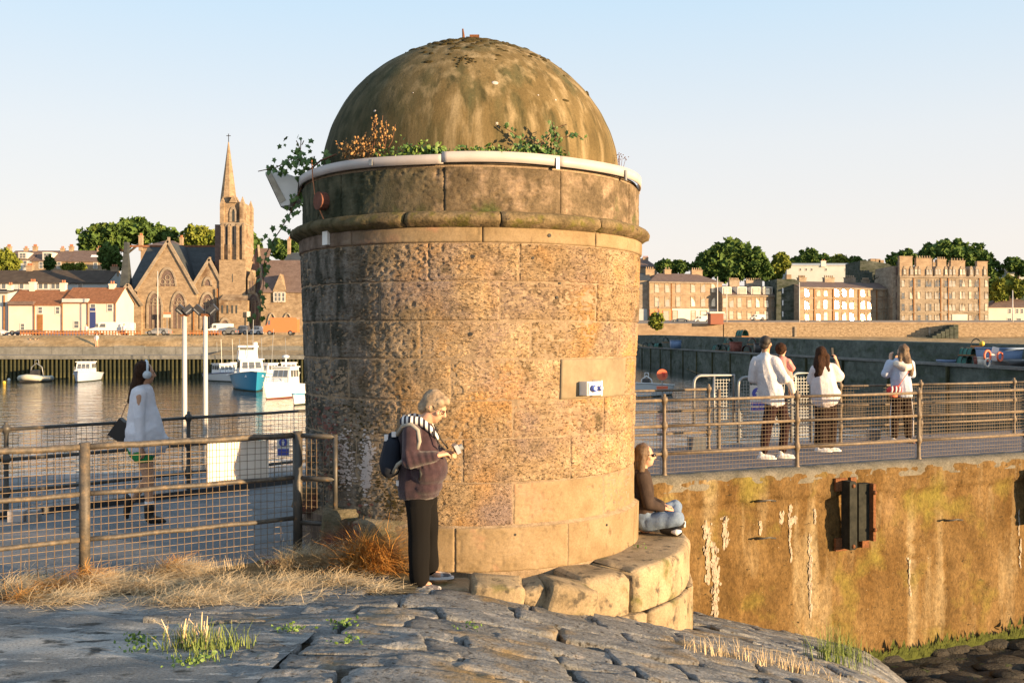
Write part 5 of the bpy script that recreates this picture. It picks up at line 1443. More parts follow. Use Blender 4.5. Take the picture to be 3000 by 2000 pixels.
body = hp+[('c', (-.05, .01, .50), .04, (-.055, .02, .57), .04), ('c', (-.05, .01, .47), .075, (-.02, .02, .30), .08), ('c', (-.0, .0, .24), .06, (.05, -.10, .12), .045), ('c', (.05, -.10, .12), .042, (.075, -.14, -.03), .032), ('c', (.02, .06, .24), .06, (.10, .10, .12), .045), ('c', (.10, .10, .12), .04, (.10, .12, -.02), .03), ('c', (.03, -.06, .47), .035, (.085, -.08, .36), .028), ('c', (.085, -.08, .36), .026, (.09, .02, .32), .022)]
hand(body, (.09, .02, .32), (-.2, .9, .1), (1, 0, 0), .8, .6, 1)
blob('body', body, M['skin'], td, .010, 2)
blob('hair', [('e', q(0, -.03, .03), (.085, .088, .088)), ('e', q(0, -.05, -.03), (.07, .05, .05))], M['hair_brown'], td, .010, 2, push=folds(.01, 25, 3))
blob('pink_top', [('c', (-.05, .01, .48), .09, (-.02, .02, .29), .105), ('c', (-.12, .0, .47), .05, (-.14, .05, .36), .045), ('c', (.02, -.04, .48), .05, (.08, -.07, .38), .045), ('c', (0, 0, .28), .10, (.02, -.02, .22), .09)], M['pink'], td, .011, 2, push=folds(.008, 12, 3))
blob('leggings', [('c', (.0, -.01, .24), .08, (.05, -.10, .13), .055), ('c', (.05, -.10, .12), .05, (.07, -.135, .02), .038), ('c', (.02, .06, .24), .07, (.10, .10, .12), .05)], M['cream'], td, .011, 2)
blob('shoe', [('c', (.078, -.145, -.045), .03, (.11, -.15, -.055), .025)], M['hair_dark'], td, .01, 2)

# ---- 5. woman photographing with a phone
g = P(2424, 1327, 16.15)
w4 = thing('person', 'woman with long brown hair in oversized pale tee holding up a phone on the promenade', 'person', (g.x, g.y, .215))
r = w4
hp, q, ax = head_prims((-.085, 0, 1.57), (.72, .68, .10), 1.0)
body = hp+[('c', (-.07, .0, 1.38), .052, (-.08, 0, 1.49), .050), ('c', (-.05, 0, 1.30), .12, (-.04, 0, 1.05), .115), ('c', (-.03, 0, .95), .135, (-.02, 0, .86), .14), ('c', (-.07, 0, .84), .09, (-.10, 0, .47), .055), ('c', (-.10, 0, .47), .055, (-.12, 0, .1), .038), ('c', (.05, .03, .84), .09, (.06, .04, .47), .055), ('c', (.06, .04, .47), .055, (.05, .05, .1), .038),
        ('c', (.10, .0, 1.35), .05, (.235, .08, 1.20), .042), ('c', (.235, .08, 1.20), .040, (.20, .16, 1.45), .028), ('c', (-.20, .02, 1.33), .05, (-.22, .12, 1.10), .04), ('c', (-.22, .12, 1.10), .038, (-.05, .2, 1.2), .028)]
hand(body, (.20, .16, 1.455), (-.25, .1, 1), (.9, -.4, .1), .9, 1.0, 1); hand(body, (-.05, .2, 1.2), (1, .2, .4), (0, 0, 1), .7, 1, -1)
blob('body', body, M['skin'], r, .012, 2)
blob('long_hair', [('e', q(0, -.03, .03), (.092, .10, .11)), ('c', (-.11, -.02, 1.58), .09, (-.14, -.04, 1.40), .105), ('c', (-.14, -.05, 1.42), .105, (-.15, -.07, 1.25), .085), ('c', (-.15, -.07, 1.27), .08, (-.17, -.07, 1.14), .055), ('c', (-.03, -.06, 1.55), .05, (-.04, -.10, 1.32), .05)], M['hair_brown'], r, .013, 3, push=folds(.012, 18, 3))
sh = [('c', (-.05, 0, 1.31), .15, (-.06, 0, 1.12), .18), ('c', (-.07, 0, 1.12), .19, (-.04, 0, .88), .215), ('c', (-.16, 0, .92), .09, (.10, 0, .92), .12), ('c', (-.10, 0, .82), .15, (.02, 0, .86), .16), ('c', (-.2, .0, 1.32), .09, (-.23, .08, 1.15), .085), ('c', (.07, .0, 1.33), .095, (.19, .05, 1.22), .098), ('c', (.12, .02, 1.22), .085, (.2, .06, 1.18), .07), ('c', (-.07, 0, 1.38), .085, (-.07, 0, 1.40), .07)]
def ft(v):
    v = v+noise.noise_vector(Vector((v.x*6, v.y*6, v.z*2.5)))*.028
    zc = .66+.38*max(0, v.x+.15)
    if v.z < zc: v.z = zc+(v.z-zc)*.2
    return v
blob('oversized_tee', sh, M['tee'], r, .013, 3, push=ft)
blob('wide_trousers', [('c', (-.02, 0, .90), .16, (-.02, 0, .82), .155), ('c', (-.07, 0, .8), .125, (-.095, 0, .45), .115), ('c', (-.095, 0, .45), .115, (-.11, 0, .13), .105), ('c', (.05, .03, .8), .125, (.07, .04, .45), .11), ('c', (.07, .04, .45), .11, (.055, .05, .13), .10)], M['brown_trs'], r, .014, 3, push=folds(.014, 7, 9, .06, .8))
shoe(r, (-.16, -.02, .0), (.9, -.3, 0), .22, M['sock'], .045, .05, M['white']); shoe(r, (.0, .03, .0), (.95, -.1, 0), .23, M['sock'], .045, .05, M['white'])
b = MB(); b.box((0, 0, 0), (.014, .075, .15), M=Matrix.Rotation(-.75, 3, 'Z') @ Matrix.Rotation(-.1, 3, 'Y'))
b.box((-.008, .01, .055), (.006, .03, .03), M=Matrix.Rotation(-.75, 3, 'Z'))
o = b.build('phone', M['black']); o.location = (g.x+.145, g.y+.20, .215+1.60); tag(o, 'black phone held up by the woman in the oversized pale tee', 'phone')

# ---- 6. woman with long blonde hair in a pale blue hoodie
g = P(2640, 1303, 17.5)
w5 = thing('person', 'woman with long blonde hair in pale blue hooded sweatshirt raising her hands to her face', 'person', (g.x, g.y, .215))
r = w5
hp, q, ax = head_prims((.025, 0, 1.595), (-.35, .93, 0), 1.0)
body = hp+[('c', (.0, .0, 1.42), .052, (.02, 0, 1.52), .050), ('c', (-.01, 0, 1.34), .12, (-.01, 0, 1.05), .115), ('c', (-.01, 0, .95), .13, (-.01, 0, .88), .135), ('c', (-.08, 0, .84), .085, (-.12, 0, .47), .055), ('c', (-.12, 0, .47), .055, (-.12, 0, .1), .038), ('c', (.08, 0, .84), .085, (.12, .0, .47), .055), ('c', (.12, .0, .47), .055, (.13, 0, .1), .038),
        ('c', (-.17, .0, 1.38), .05, (-.26, .05, 1.20), .042), ('c', (-.26, .05, 1.20), .040, (-.14, .12, 1.46), .028), ('c', (.17, .0, 1.38), .05, (.22, .08, 1.18), .04), ('c', (.22, .08, 1.18), .038, (.04, .2, 1.40), .028)]
hand(body, (-.14, .12, 1.465), (.1, .1, 1), (-1, -.3, 0), .8, 1.0, 1); hand(body, (.04, .2, 1.40), (-.4, .1, 1), (0, 1, 0), .7, 1, -1)
blob('body', body, M['skin'], r, .012, 2)
blob('long_hair', [('e', q(0, -.03, .03), (.092, .10, .11)), ('c', (.03, -.03, 1.60), .09, (.07, -.07, 1.42), .085), ('c', (.07, -.08, 1.45), .08, (.13, -.11, 1.30), .055), ('c', (.12, -.12, 1.33), .055, (.12, -.14, 1.20), .035), ('c', (-.03, -.06, 1.55), .05, (-.06, -.10, 1.40), .03)], M['hair_blonde'], r, .013, 3, push=folds(.010, 20, 3))
sh = [('c', (-.01, 0, 1.35), .15, (-.01, 0, 1.12), .17), ('c', (.0, 0, 1.12), .17, (.02, 0, .92), .175), ('c', (.02, 0, .92), .17, (.03, 0, .86), .165), ('c', (-.16, .0, 1.37), .085, (-.26, .04, 1.21), .085), ('c', (-.25, .05, 1.20), .08, (-.16, .11, 1.40), .062), ('c', (.16, .0, 1.37), .085, (.21, .07, 1.2), .08), ('c', (.21, .07, 1.2), .075, (.06, .18, 1.36), .06)]
def fh(v):
    v = v+noise.noise_vector(Vector((v.x*7, v.y*7, v.z*4)))*.022
    if v.z < .84: v.z = .81+(v.z-.81)*.3
    return v
blob('hoodie', sh, M['hoodie'], r, .013, 3, push=fh)
blob('hood', [('t', [(-.13, -.06, 1.40), (-.10, -.14, 1.37), (0, -.17, 1.32), (.08, -.15, 1.33), (.13, -.06, 1.40)], [.05, .06, .075, .06, .045])], M['cream'], r, .012, 3)
blob('trousers', [('c', (-.0, 0, .90), .145, (-.0, 0, .84), .14), ('c', (-.075, 0, .82), .105, (-.12, 0, .45), .085), ('c', (-.12, 0, .45), .08, (-.12, 0, .13), .068), ('c', (.075, 0, .82), .105, (.12, .0, .45), .085), ('c', (.12, .0, .45), .08, (.13, 0, .13), .068)], M['brown_trs'], r, .014, 3, push=folds(.010, 7, 9, .06, .8))
for sx, pts in ((-1, [(-.165, -.03, .82), (-.205, -.03, .45), (-.19, -.02, .12)]), (1, [(.165, -.03, .82), (.205, -.02, .45), (.20, -.02, .12)])):
    b = MB(); b.tube(pts, .009, 6); b.build('side_stripe', M['sock'], r)
shoe(r, (-.14, .0, .0), (.2, -.9, 0), .15, M['cream'], .045, .055, M['rust']); shoe(r, (.12, .0, .0), (.35, -.9, 0), .15, M['cream'], .045, .055, M['rust'])
g2 = thing('red_white_bag', 'small red and white bag at the hip of the woman in the pale blue hoodie', 'bag', (g.x-.19, g.y-.15, .215+.92))
blob('bag_body', [('c', (-.05, 0, 0), .075, (.06, 0, .01), .085)], M['redbag'], g2, .012, 3)
for x_ in (-.055, .015, .075):
    b = MB(); b.tube([(x_-.015, -.078, -.045), (x_, -.092, .02), (x_+.008, -.06, .075)], .014, 6); b.build('white_stripe', M['sock'], g2, True)
b = MB(); b.ell((0, -.0, -.09), (.075, .06, .035)); b.build('orange_pouch', M['orange'], g2, True)
b = MB(); b.tube([(.05, -.06, .06), (.14, -.10, .22), (.22, -.12, .34)], .006, 5); b.build('bag_strap', M['orange'], g2)
# ---------------------------------------------------------------- far shore, left
def zt(py, d): return EYE+(HY-py)/F*d
def xt(px, d): return (px-CX)/F*d
WZ = -2.45
# terrain strips (profile across the shore): list of (depth, height) extruded along x
def strip(name, x0, x1, prof, mt, n=60, amp=0, seed=0, kind='structure'):
    V = []; Q = []
    K = len(prof)
    for i in range(n+1):
        x = x0+(x1-x0)*i/n
        for k, (y, z) in enumerate(prof):
            V.append((x, y+amp*noise.noise(Vector((x*.08, k, seed)))*2, z+(amp*noise.noise(Vector((x*.15, k*2.1, seed))) if 0 < k < K-1 else 0)))
    for i in range(n):
        for k in range(K-1):
            a = i*K+k; Q.append((a, a+K, a+K+1, a+1))
    o = mesh_np(name, V, Q, mt, smooth=True); o['kind'] = kind
    return o
XL, XR = -110, 8
strip('far_quay_deck', XL, XR, [(110.2, .12), (118.3, .12)], M['farpath'], 4)
strip('earth_bank', XL, XR, [(118.6, 1.02), (119.8, 1.04), (120.4, 1.5), (121.2, 1.95), (122.0, 2.32), (126, 2.36), (137.5, 2.42)], M['bank'], 90, .25, 3)
strip('road', XL, XR, [(137.4, 2.43), (152, 2.5)], M['farpath'], 4)
lw = thing('promenade_wall', 'low grey concrete wall behind the far left quay with a brown bank above it', 'wall', (0, 118.4, 0))
for i in range(32):
    x0 = XL+i*(XR-XL)/32
    b = MB(); b.bb(x0+.03, x0+(XR-XL)/32-.03, -.25, .25, .1, 1.0+.12*(i % 5 == 2)); b.build('wall_panel', M['farquay'], lw)
b = MB(); b.bb(XL, XR, -.22, .22, .1, .97); b.build('wall_core', M['farquay'], lw)
fq = thing('far_quay', 'piled timber and concrete quay across the harbour on the left, dark weedy piles', 'quay', (0, 110, 0))
b = MB(); b.bb(XL, XR, .35, 2, -4.6, .11); b.build('quay_face', M['pile'], fq)
b = MB(); b.bb(XL, XR, -.15, .5, -.28, .16); b.build('cap_beam', M['farquay'], fq)
b = MB(); b.tube([(0, 0, -4.6), (0, 0, -.2)], .13, 7); pp = b.build('pile', M['pile'], fq, True)
pp.location = (-57, .12, 0)
x = -56.4; k = 0
while x < 1.5 and k < 150:
    c = pp.copy(); COL.objects.link(c); c.parent = fq; c.location = (x, .12+.03*math.sin(x*7), 0); x += .46+.04*math.sin(k*1.7); k += 1

# slip and stone revetment (left of tower)
strip('slipway', xt(655, 118), xt(900, 118), [(112, .14), (118.2, .6), (126, 1.7), (136, 2.4)], M['bank'], 20, .12, 9)

# hills
strip('hill', -150, -8, [(152, 2.45), (165, 2.6), (180, 4.5), (200, 9), (230, 14), (300, 20), (420, 22)], M['hill'], 60, 1.2, 5)
strip('hillside', 10, 260, [(196, 4.2), (215, 4.6), (262, 6), (290, 10), (330, 17), (420, 22)], M['hill'], 60, 1.0, 8)

def gable_house(name, label, cat, px0, px1, py_base, py_eave, py_ridge, d, depth, wall, roof, ridge_in=0.0, group=None, over=.25):
    """long house with its ridge parallel to the picture"""
    zb = zt(py_base, d); x0, x1 = xt(px0, d), xt(px1, d)
    h = thing(name, label, cat, ((x0+x1)/2, d, zb), 0, group)
    w = (x1-x0)/2; he = zt(py_eave, d)-zb; dm = d+depth/2; hr = zt(py_ridge, dm)-zb
    b = MB(); b.bb(-w, w, 0, depth, -3, he)
    if ridge_in == 0:
        b.add([(-w, 0, he), (-w, depth, he), (-w, depth/2, hr-.1), (w, 0, he), (w, depth, he), (w, depth/2, hr-.1)], [(0, 2, 1), (3, 4, 5)])
    b.build('wall', wall, h)
    ri = ridge_in
    b = MB(); o_ = over
    v = [(-w-o_*.5, -o_, he-.08), (w+o_*.5, -o_, he-.08), (w-ri, depth/2, hr), (-w+ri, depth/2, hr), (-w-o_*.5, depth+o_, he-.08), (w+o_*.5, depth+o_, he-.08)]
    b.add(v, [(0, 1, 2, 3), (4, 3, 2, 5), (1, 5, 2), (0, 3, 4)] if ri > 0 else [(0, 1, 2, 3), (4, 3, 2, 5)])
    v2 = [(a, b_, c-.16) for a, b_, c in v]
    b.add(v2, [(3, 2, 1, 0), (5, 2, 3, 4)]); b.add([v[0], v[1], v2[1], v2[0]], [(3, 2, 1, 0)])
    b.add([v[0], v[3], v2[3], v2[0]], [(0, 1, 2, 3)]); b.add([v[1], v[2], v2[2], v2[1]], [(3, 2, 1, 0)])
    rf = b.build('roof', roof, h)
    return h, (x0+x1)/2, zb, d
def window(h, cx, zb, d, px, py0, py1, wpx, frame=None, glass=None, depth=.12, name='window', yo=0.0, mull=True, tilt=0.0, surround=.10):
    """window on a facade whose frame faces -y at depth d (thing's local y = 0)"""
    x = xt(px, d)-cx; z0 = zt(py1, d)-zb; z1 = zt(py0, d)-zb; w = wpx/F*d
    b = MB(); s = surround
    b.bb(x-w/2-s, x-w/2, yo-.06, yo+.02, z0-s, z1+s); b.bb(x+w/2, x+w/2+s, yo-.06, yo+.02, z0-s, z1+s)
    b.bb(x-w/2, x+w/2, yo-.06, yo+.02, z1, z1+s); b.bb(x-w/2-.05, x+w/2+.05, yo-.10, yo+.02, z0-s, z0)
    if mull:
        zm = (z0+z1)/2; b.bb(x-w/2, x+w/2, yo-.045, yo+.0, zm-.035, zm+.035)
        if w > .9: b.bb(x-.025, x+.025, yo-.04, yo, z0, z1)
    o = b.build(name, frame or M['frame'], h)
    b = MB(); t = math.tan(tilt)*(z1-z0)
    b.add([(x-w/2, yo-.02-t/2+.0, z0), (x+w/2, yo-.02-t/2, z0), (x+w/2, yo-.02+t/2, z1), (x-w/2, yo-.02+t/2, z1)], [(0, 1, 2, 3)])
    b.build('pane', glass or M['glass'], o)
    return o
def chimney(h, cx, zb, px, py0, py1, wpx, d, mt, pots=3, dy=0.0, th=.8, potm=None):
    x = xt(px, d)-cx; z0 = zt(py1, d)-zb; z1 = zt(py0, d)-zb; w = wpx/F*d
    b = MB(); b.bb(x-w/2, x+w/2, dy-th/2, dy+th/2, z0-.6, z1); b.bb(x-w/2-.07, x+w/2+.07, dy-th/2-.07, dy+th/2+.07, z1-.18, z1)
    c = b.build('chimney', mt, h)
    for k in range(pots):
        q = x+(k-(pots-1)/2)*w/(pots+.2)
        b = MB(); b.tube([(q, dy, z1-.02), (q, dy, z1+.45)], [.15, .12], 8); b.build('chimney_pot', potm or M['pot'], c, True)
def pipe(h, cx, zb, d, px, py0, py1, w=.12):
    x = xt(px, d)-cx
    b = MB(); b.bb(x-w/2, x+w/2, -.16, -.03, zt(py1, d)-zb, zt(py0, d)-zb); b.build('downpipe', M['wood'], h)

cA = lambda c: c/5.2275
rA = lambda c: 740+c/5.2275
d = 148
h, cx, zb, _ = gable_house('cottage', 'pink-white cottage with brown pantile roof and orange door, left end of the quayside row', 'house', cA(128), cA(950), rA(1245), rA(785), rA(568), d, 7, M['harl'], M['pantile'])
window(h, cx, zb, d, cA(345), rA(1090), rA(1175), cA(55)); window(h, cx, zb, d, cA(615), rA(835), rA(925), cA(58)); window(h, cx, zb, d, cA(882), rA(835), rA(930), cA(55))
b = MB(); x = xt(cA(612), d)-cx; b.bb(x-.42, x+.42, -.07, 0, 0, 2.9); b.build('door', M['wood'], h)
pipe(h, cx, zb, d, cA(528), rA(790), rA(1240)); chimney(h, cx, zb, cA(160), rA(500), rA(600), cA(62), d+3.5, M['harl'], 2, 3.5); chimney(h, cx, zb, cA(505), rA(450), rA(600), cA(80), d+3.5, M['harl'], 3, 3.5)
b = MB(); b.bb(xt(cA(140), d)-cx, xt(cA(530), d)-cx, -.5, .3, zt(rA(790), d)-zb-.1, zt(rA(745), d)-zb); b.build('lead_gutter', M['slate_b'], h)
h, cx, zb, _ = gable_house('cottage', 'cream cottage with pantile roof and blue door beside the church, white van in front', 'house', cA(958), cA(1775), rA(1245), rA(752), rA(533), d, 7, M['harl'], M['pantile'])
window(h, cx, zb, d, cA(1170), rA(1050), rA(1150), cA(68)); window(h, cx, zb, d, cA(1422), rA(790), rA(895), cA(70)); window(h, cx, zb, d, cA(1683), rA(795), rA(893), cA(70))
b = MB(); x = xt(cA(1422), d)-cx; b.bb(x-.42, x+.42, -.07, 0, 0, 3.9); b.build('door', M['boatn'], h)
for p_ in (955, 1350, 1768): pipe(h, cx, zb, d, cA(p_), rA(752), rA(1240))
chimney(h, cx, zb, cA(975), rA(465), rA(570), cA(72), d+3.5, M['harl'], 2, 3.5); chimney(h, cx, zb, cA(1722), rA(480), rA(580), cA(80), d+3.5, M['harl'], 2, 3.5)
b = MB(); b.bb(xt(cA(965), d)-cx, xt(cA(1355), d)-cx, -.4, .4, zt(rA(750), d)-zb-.1, zt(rA(705), d)-zb); b.build('lead_gutter', M['harlgrey'], h)
h, cx, zb, _ = gable_house('white_house', 'bluish white house cut by the left edge of the photo', 'house', -60, cA(118), rA(1250), rA(600), rA(560), d+.5, 8, M['harlgrey'], M['browntile'])
pipe(h, cx, zb, d, cA(40), rA(650), rA(1200), .2)
d = 168
h, cx, zb, _ = gable_house('terrace_house', 'long grey harled terrace with dark brown roof behind the two cottages', 'house', -70, cA(1640), rA(720), rA(455), rA(270), d, 9, M['harlgrey'], M['browntile'])
for c_ in (55, 330, 620, 700, 815, 880, 1230): window(h, cx, zb, d, cA(c_), rA(480), rA(550), cA(62), mull=False)
chimney(h, cx, zb, cA(460), rA(200), rA(300), cA(90), d+4.5, M['tenement'], 4, 4.5); chimney(h, cx, zb, cA(1757), rA(220), rA(310), cA(100), d+4.5, M['tenement'], 3, 4.5)
# upper terrace houses
c1x = lambda c: c/2.613
c1y = lambda c: 600+c/2.613
d = 205
rows = [('terrace_house', 'upper terrace house with white dormer and grey gable at the top left', 45, 240, 500, 415, 350, 'harlgrey'),
        ('terrace_house', 'upper terrace house with big dormer window left of the dark tree', 245, 520, 505, 425, 350, 'tenement'),
        ('terrace_house', 'upper terrace house with two skylights next to the church roof', 522, 800, 505, 428, 350, 'tenement')]
for nm, lb, a, c, yb, ye, yr, wm in rows:
    h, cx, zb, _ = gable_house(nm, lb, 'house', c1x(a), c1x(c), c1y(yb), c1y(ye), c1y(yr), d, 8, M[wm], M['slate_b'], group='terrace houses on the rise behind the cottages')
    n = 2
    for k in range(n):
        q = c1x(a+(c-a)*(k+.5)/n)
        window(h, cx, zb, d, q, c1y(ye+15), c1y(yb-20), 10)
    q = c1x(a+(c-a)*.42 if a != 45 else 175); yo = -.1
    b = MB(); x = xt(q, d)-cx; w = 27/F*d/2; z0 = zt(c1y(ye-3), d)-zb; z1 = zt(c1y(yr+12), d)-zb
    if a != 522:
        b.bb(x-w, x+w, -.1, 3.5, z0, z1); b.build('dormer', M['frame'], h)
        window(h, cx, zb, d, q, c1y(yr+22), c1y(ye-8), 18, yo=-.12)
    else:
        for qq in (685, 715):
            x = xt(c1x(qq), d)-cx; b = MB(); b.box((x, 1.6, (z0+z1)/2+.1), (.8, .08, 1.0), M=Matrix.Rotation(-.85, 3, 'X')); b.build('skylight', M['boatw'], h)
    chimney(h, cx, zb, c1x(a+25), c1y(yr-32), c1y(yr+15), 11, d+4, M['tenement'], 3, 4); chimney(h, cx, zb, c1x(c-40), c1y(yr-18), c1y(yr+15), 10, d+4, M['tenement'], 2, 4)

# ---- church
cX = lambda c: 330+c/2.614
cY = lambda c: 360+c/2.614
d = 160.0
zb = zt(984, d)
ch = thing('church', 'gothic sandstone church with tall spire, twin gables and dark slate roof across the harbour', 'church', (0, d, zb))
def lx(px, dd=0): return xt(px, d+dd)
def lz(py, dd=0): return zt(py, d+dd)-zb
def gwall(px0, px1, apx, py_e0, py_e1, py_a, y0, y1, mt, name='gable', coping=True, roofm=None):
    b = MB(); b.prism([(lx(px0), -1), (lx(px1), -1), (lx(px1), lz(py_e1)), (lx(apx), lz(py_a)), (lx(px0), lz(py_e0))], y0, y1)
    g_ = b.build(name, mt, ch, fix=True)
    if coping:
        for (qa, za, qb, zb_) in ((px0, py_e0, apx, py_a), (px1, py_e1, apx, py_a)):
            b = MB(); A = Vector((lx(qa), y0-.15, lz(za))); Bv = Vector((lx(qb), y0-.15, lz(zb_))); e = (Bv-A).normalized()
            b.bar(A-e*.4, Bv+e*.05, .45, .28, up=(0, 1, 0)); b.build('coping', M['tenement_g'], g_)
    return g_
def gable_roof(px0, px1, apx, py_e0, py_e1, py_a, y0, y1, mt):
    b = MB(); o_ = .12
    A = (lx(px0), lz(py_e0)-.0); Bq = (lx(apx), lz(py_a)-.15); Cq = (lx(px1), lz(py_e1))
    b.add([(A[0], y0, A[1]), (Bq[0], y0, Bq[1]), (Bq[0], y1, Bq[1]), (A[0], y1, A[1])], [(0, 1, 2, 3)])
    b.add([(Cq[0], y0, Cq[1]), (Bq[0], y0, Bq[1]), (Bq[0], y1, Bq[1]), (Cq[0], y1, Cq[1])], [(3, 2, 1, 0)])
    b.build('roof', mt, ch)
# nave roof with ridge along the picture
b = MB()
zr = lz(722, 9); ze = lz(868, 1)
b.add([(lx(352), 1, ze), (lx(640), 1, ze), (lx(640), 9, zr), (lx(374), 9, zr), (lx(352), 17, ze), (lx(640), 17, ze)], [(0, 1, 2, 3), (5, 4, 3, 2), (0, 3, 4)])
b.build('roof', M['slate'], ch)
b = MB(); b.bb(lx(374, 9), lx(640, 9), 8.85, 9.15, zr-.1, zr+.22); b.build('ridge_tiles', M['pantile'], ch)
b = MB(); b.bb(lx(352), lx(640), 1.2, 16.5, -1, ze+.1); b.build('nave_wall', M['church'], ch)
# grey stair turret at the left end
b = MB(); b.add([(lx(345), .2, lz(880)), (lx(372), .2, lz(890)), (lx(372), 3, lz(880)), (lx(358), .8, lz(712)), (lx(370), .8, lz(712))], [(0, 1, 4, 3), (1, 2, 4), (2, 0, 3, 4)]); b.bb(lx(359), lx(369), .5, 1.6, lz(740), lz(708)); b.build('left_gable_end', M['slate'], ch)
gwall(402, 577, 492.6, 846, 855, 706, 0, 1.0, M['church'], 'main_gable')
gable_roof(402, 577, 492.6, 846, 855, 706, .9, 9, M['slate'])
gwall(567, 655, 612, 831, 840, 759, .3, 1.2, M['church'], 'second_gable')
gable_roof(567, 655, 612, 831, 840, 759, 1.1, 7, M['slate'])
gwall(342, 419, 380.5, 881, 890, 834, -.8, .3, M['church'], 'porch_gable')
gable_roof(342, 419, 380.5, 881, 890, 834, .2, 4, M['slate'])
b = MB(); b.bar((lx(492.6), .3, lz(708)), (lx(492.6), .3, lz(694)), .35); b.build('finial', M['tenement_g'], ch)
b = MB(); b.bar((lx(612), .5, lz(760)), (lx(612), .5, lz(752)), .3); b.build('finial', M['tenement_g'], ch)
def arch_poly(cx, w, z0, z1, n=7):
    """pointed arch outline"""
    h = z1-z0; sp_ = z1-w*.95
    pts = [(cx-w/2, z0), (cx+w/2, z0)]
    for k in range(n+1):
        t = k/n; pts.append((cx+w/2*(1-t**1.6), sp_+(z1-sp_)*math.sin(t*math.pi/2)))
    for k in range(n, -1, -1):
        t = k/n
        if k < n: pts.append((cx-w/2*(1-t**1.6), sp_+(z1-sp_)*math.sin(t*math.pi/2)))
    return pts
def arch_window(px, wpx, py0, py1, y, tracery=True, dark=None, parent=ch, name='arch_window'):
    cx_ = lx(px); w = wpx/F*d; z0, z1 = lz(py1), lz(py0)
    ring_ = arch_poly(cx_, w+.7, z0, z1+.45); inn = arch_poly(cx_, w, z0, z1)
    b = MB(); n = len(ring_)
    vs = [(x, y-.16, z) for x, z in ring_]+[(x, y-.16, z) for x, z in inn]+[(x, y+.05, z) for x, z in inn]+[(x, y+.02, z) for x, z in ring_]
    fs = []
    for i in range(1, n):
        j = (i+1) % n; fs += [(i, j, n+j, n+i), (n+i, n+j, 2*n+j, 2*n+i), (i, 3*n+i, 3*n+j, j)]
    b.add(vs, fs); o = b.build(name, M['tenement_g'], parent)
    b = MB(); b.prism(inn, y-.04, y-.02); b.build('glazing', dark or M['church'] if False else (dark or M['slate_b']), o, fix=True)
    if tracery:
        b = MB(); sp_ = z1-w*.95
        for q in (-w/6, w/6): b.bb(cx_+q-.07, cx_+q+.07, y-.12, y-.03, z0, sp_+.2)
        for q in (-w/3, 0, w/3): b.tube([(cx_+q+w/7*math.cos(t), y-.08, sp_+.35+w/6*math.sin(t)) for t in [i*math.pi/6 for i in range(13)]], .06, 5)
        b.tube([(cx_+w/6*math.cos(t), y-.08, sp_+w*.42+w/6*math.sin(t)) for t in [i*math.pi/6 for i in range(12)]], .07, 5, closed=True)
        b.build('tracery', M['tenement_g'], o)
    return o
arch_window(454, 36, 860, 962, 0); arch_window(525, 36, 860, 962, 0); arch_window(607, 34, 862, 962, .3)
arch_window(491, 44, 790, 838, 0); arch_window(607, 17, 818, 836, .3, False)
arch_window(382, 18, 935, 978, -.8, False); arch_window(668, 26, 938, 978, -1.6, False); arch_window(742, 30, 862, 975, .2)
for (px, w, a, c, y) in [(382, 8, 888, 914, -.8), (382, 2, 852, 866, -.8)]:
    b = MB(); b.bb(lx(px-w/2), lx(px+w/2), y-.05, y+.01, lz(c), lz(a)); b.build('window', M['slate'], ch)
for px in (661, 676, 690, 702):
    b = MB(); b.bb(lx(px-3), lx(px+1), -1.66, -1.58, lz(918), lz(895)); b.build('window', M['slate'], ch)
# tower
yc = 3.2
b = MB(); b.bb(lx(652), lx(714), -1.5, 0, -1, lz(880)); b.add([(lx(650), -1.7, lz(881)), (lx(733), -1.7, lz(881)), (lx(728), 0, lz(862)), (lx(655), 0, lz(862))], [(0, 1, 2, 3)]); b.bb(lx(650), lx(733), -1.6, 0, -1, lz(881)); b.build('entrance_porch', M['church'], ch)
b = MB(); b.bb(lx(642), lx(719), 0, 6.3, -1, lz(760)); b.build('tower_base', M['church'], ch)
b = MB(); b.bb(lx(623), lx(646), 1.2, 7.5, lz(900), lz(655)); b.build('tower_shaded_side', M['slate_b'], ch)  # left face of the tower, its shade put in as a darker material
b = MB(); b.bb(lx(644), lx(714), .25, 6.0, lz(761), lz(655)); b.build('tower_shaft', M['church'], ch)
b = MB(); b.bb(lx(643), lx(715), .2, 6.1, lz(723), lz(718)); b.bb(lx(643), lx(715), .15, 6.1, lz(656), lz(652)); b.build('string_course', M['tenement_g'], ch)
b = MB(); b.bb(lx(650), lx(706), .9, 5.6, lz(653), lz(590)); b.build('belfry', M['church'], ch)
for px in (648, 706):
    for y_ in (.35, 5.4):
        b = MB(); b.bb(lx(px-6), lx(px+6), y_, y_+1.2, lz(655), lz(596)); b.add([(lx(px-6), y_, lz(596)), (lx(px+6), y_, lz(596)), (lx(px+6), y_+1.2, lz(596)), (lx(px-6), y_+1.2, lz(596)), (lx(px), y_+.6, lz(572))], [(0, 1, 4), (1, 2, 4), (2, 3, 4), (3, 0, 4)]); b.build('pinnacle', M['church'], ch)
for px in (652, 672, 697, 714):
    b = MB(); b.bb(lx(px-3.5), lx(px+3.5), -.25, .4, lz(760), lz(662)); b.add([(lx(px-3.5), -.25, lz(662)), (lx(px+3.5), -.25, lz(662)), (lx(px), .3, lz(650))], [(0, 1, 2)]); b.build('buttress', M['church'], ch)
for (px, w, a, c, y) in [(664, 6, 664, 716, .25), (682, 7, 662, 716, .25), (703, 5, 664, 716, .25), (679, 9, 611, 648, .9)]:
    arch_window(px, w, a, c, y, False, M['slate'], name='louvre')
b = MB(); b.bb(lx(680), lx(682), -.03, .03, lz(826), lz(802)); b.build('window', M['slate'], ch)
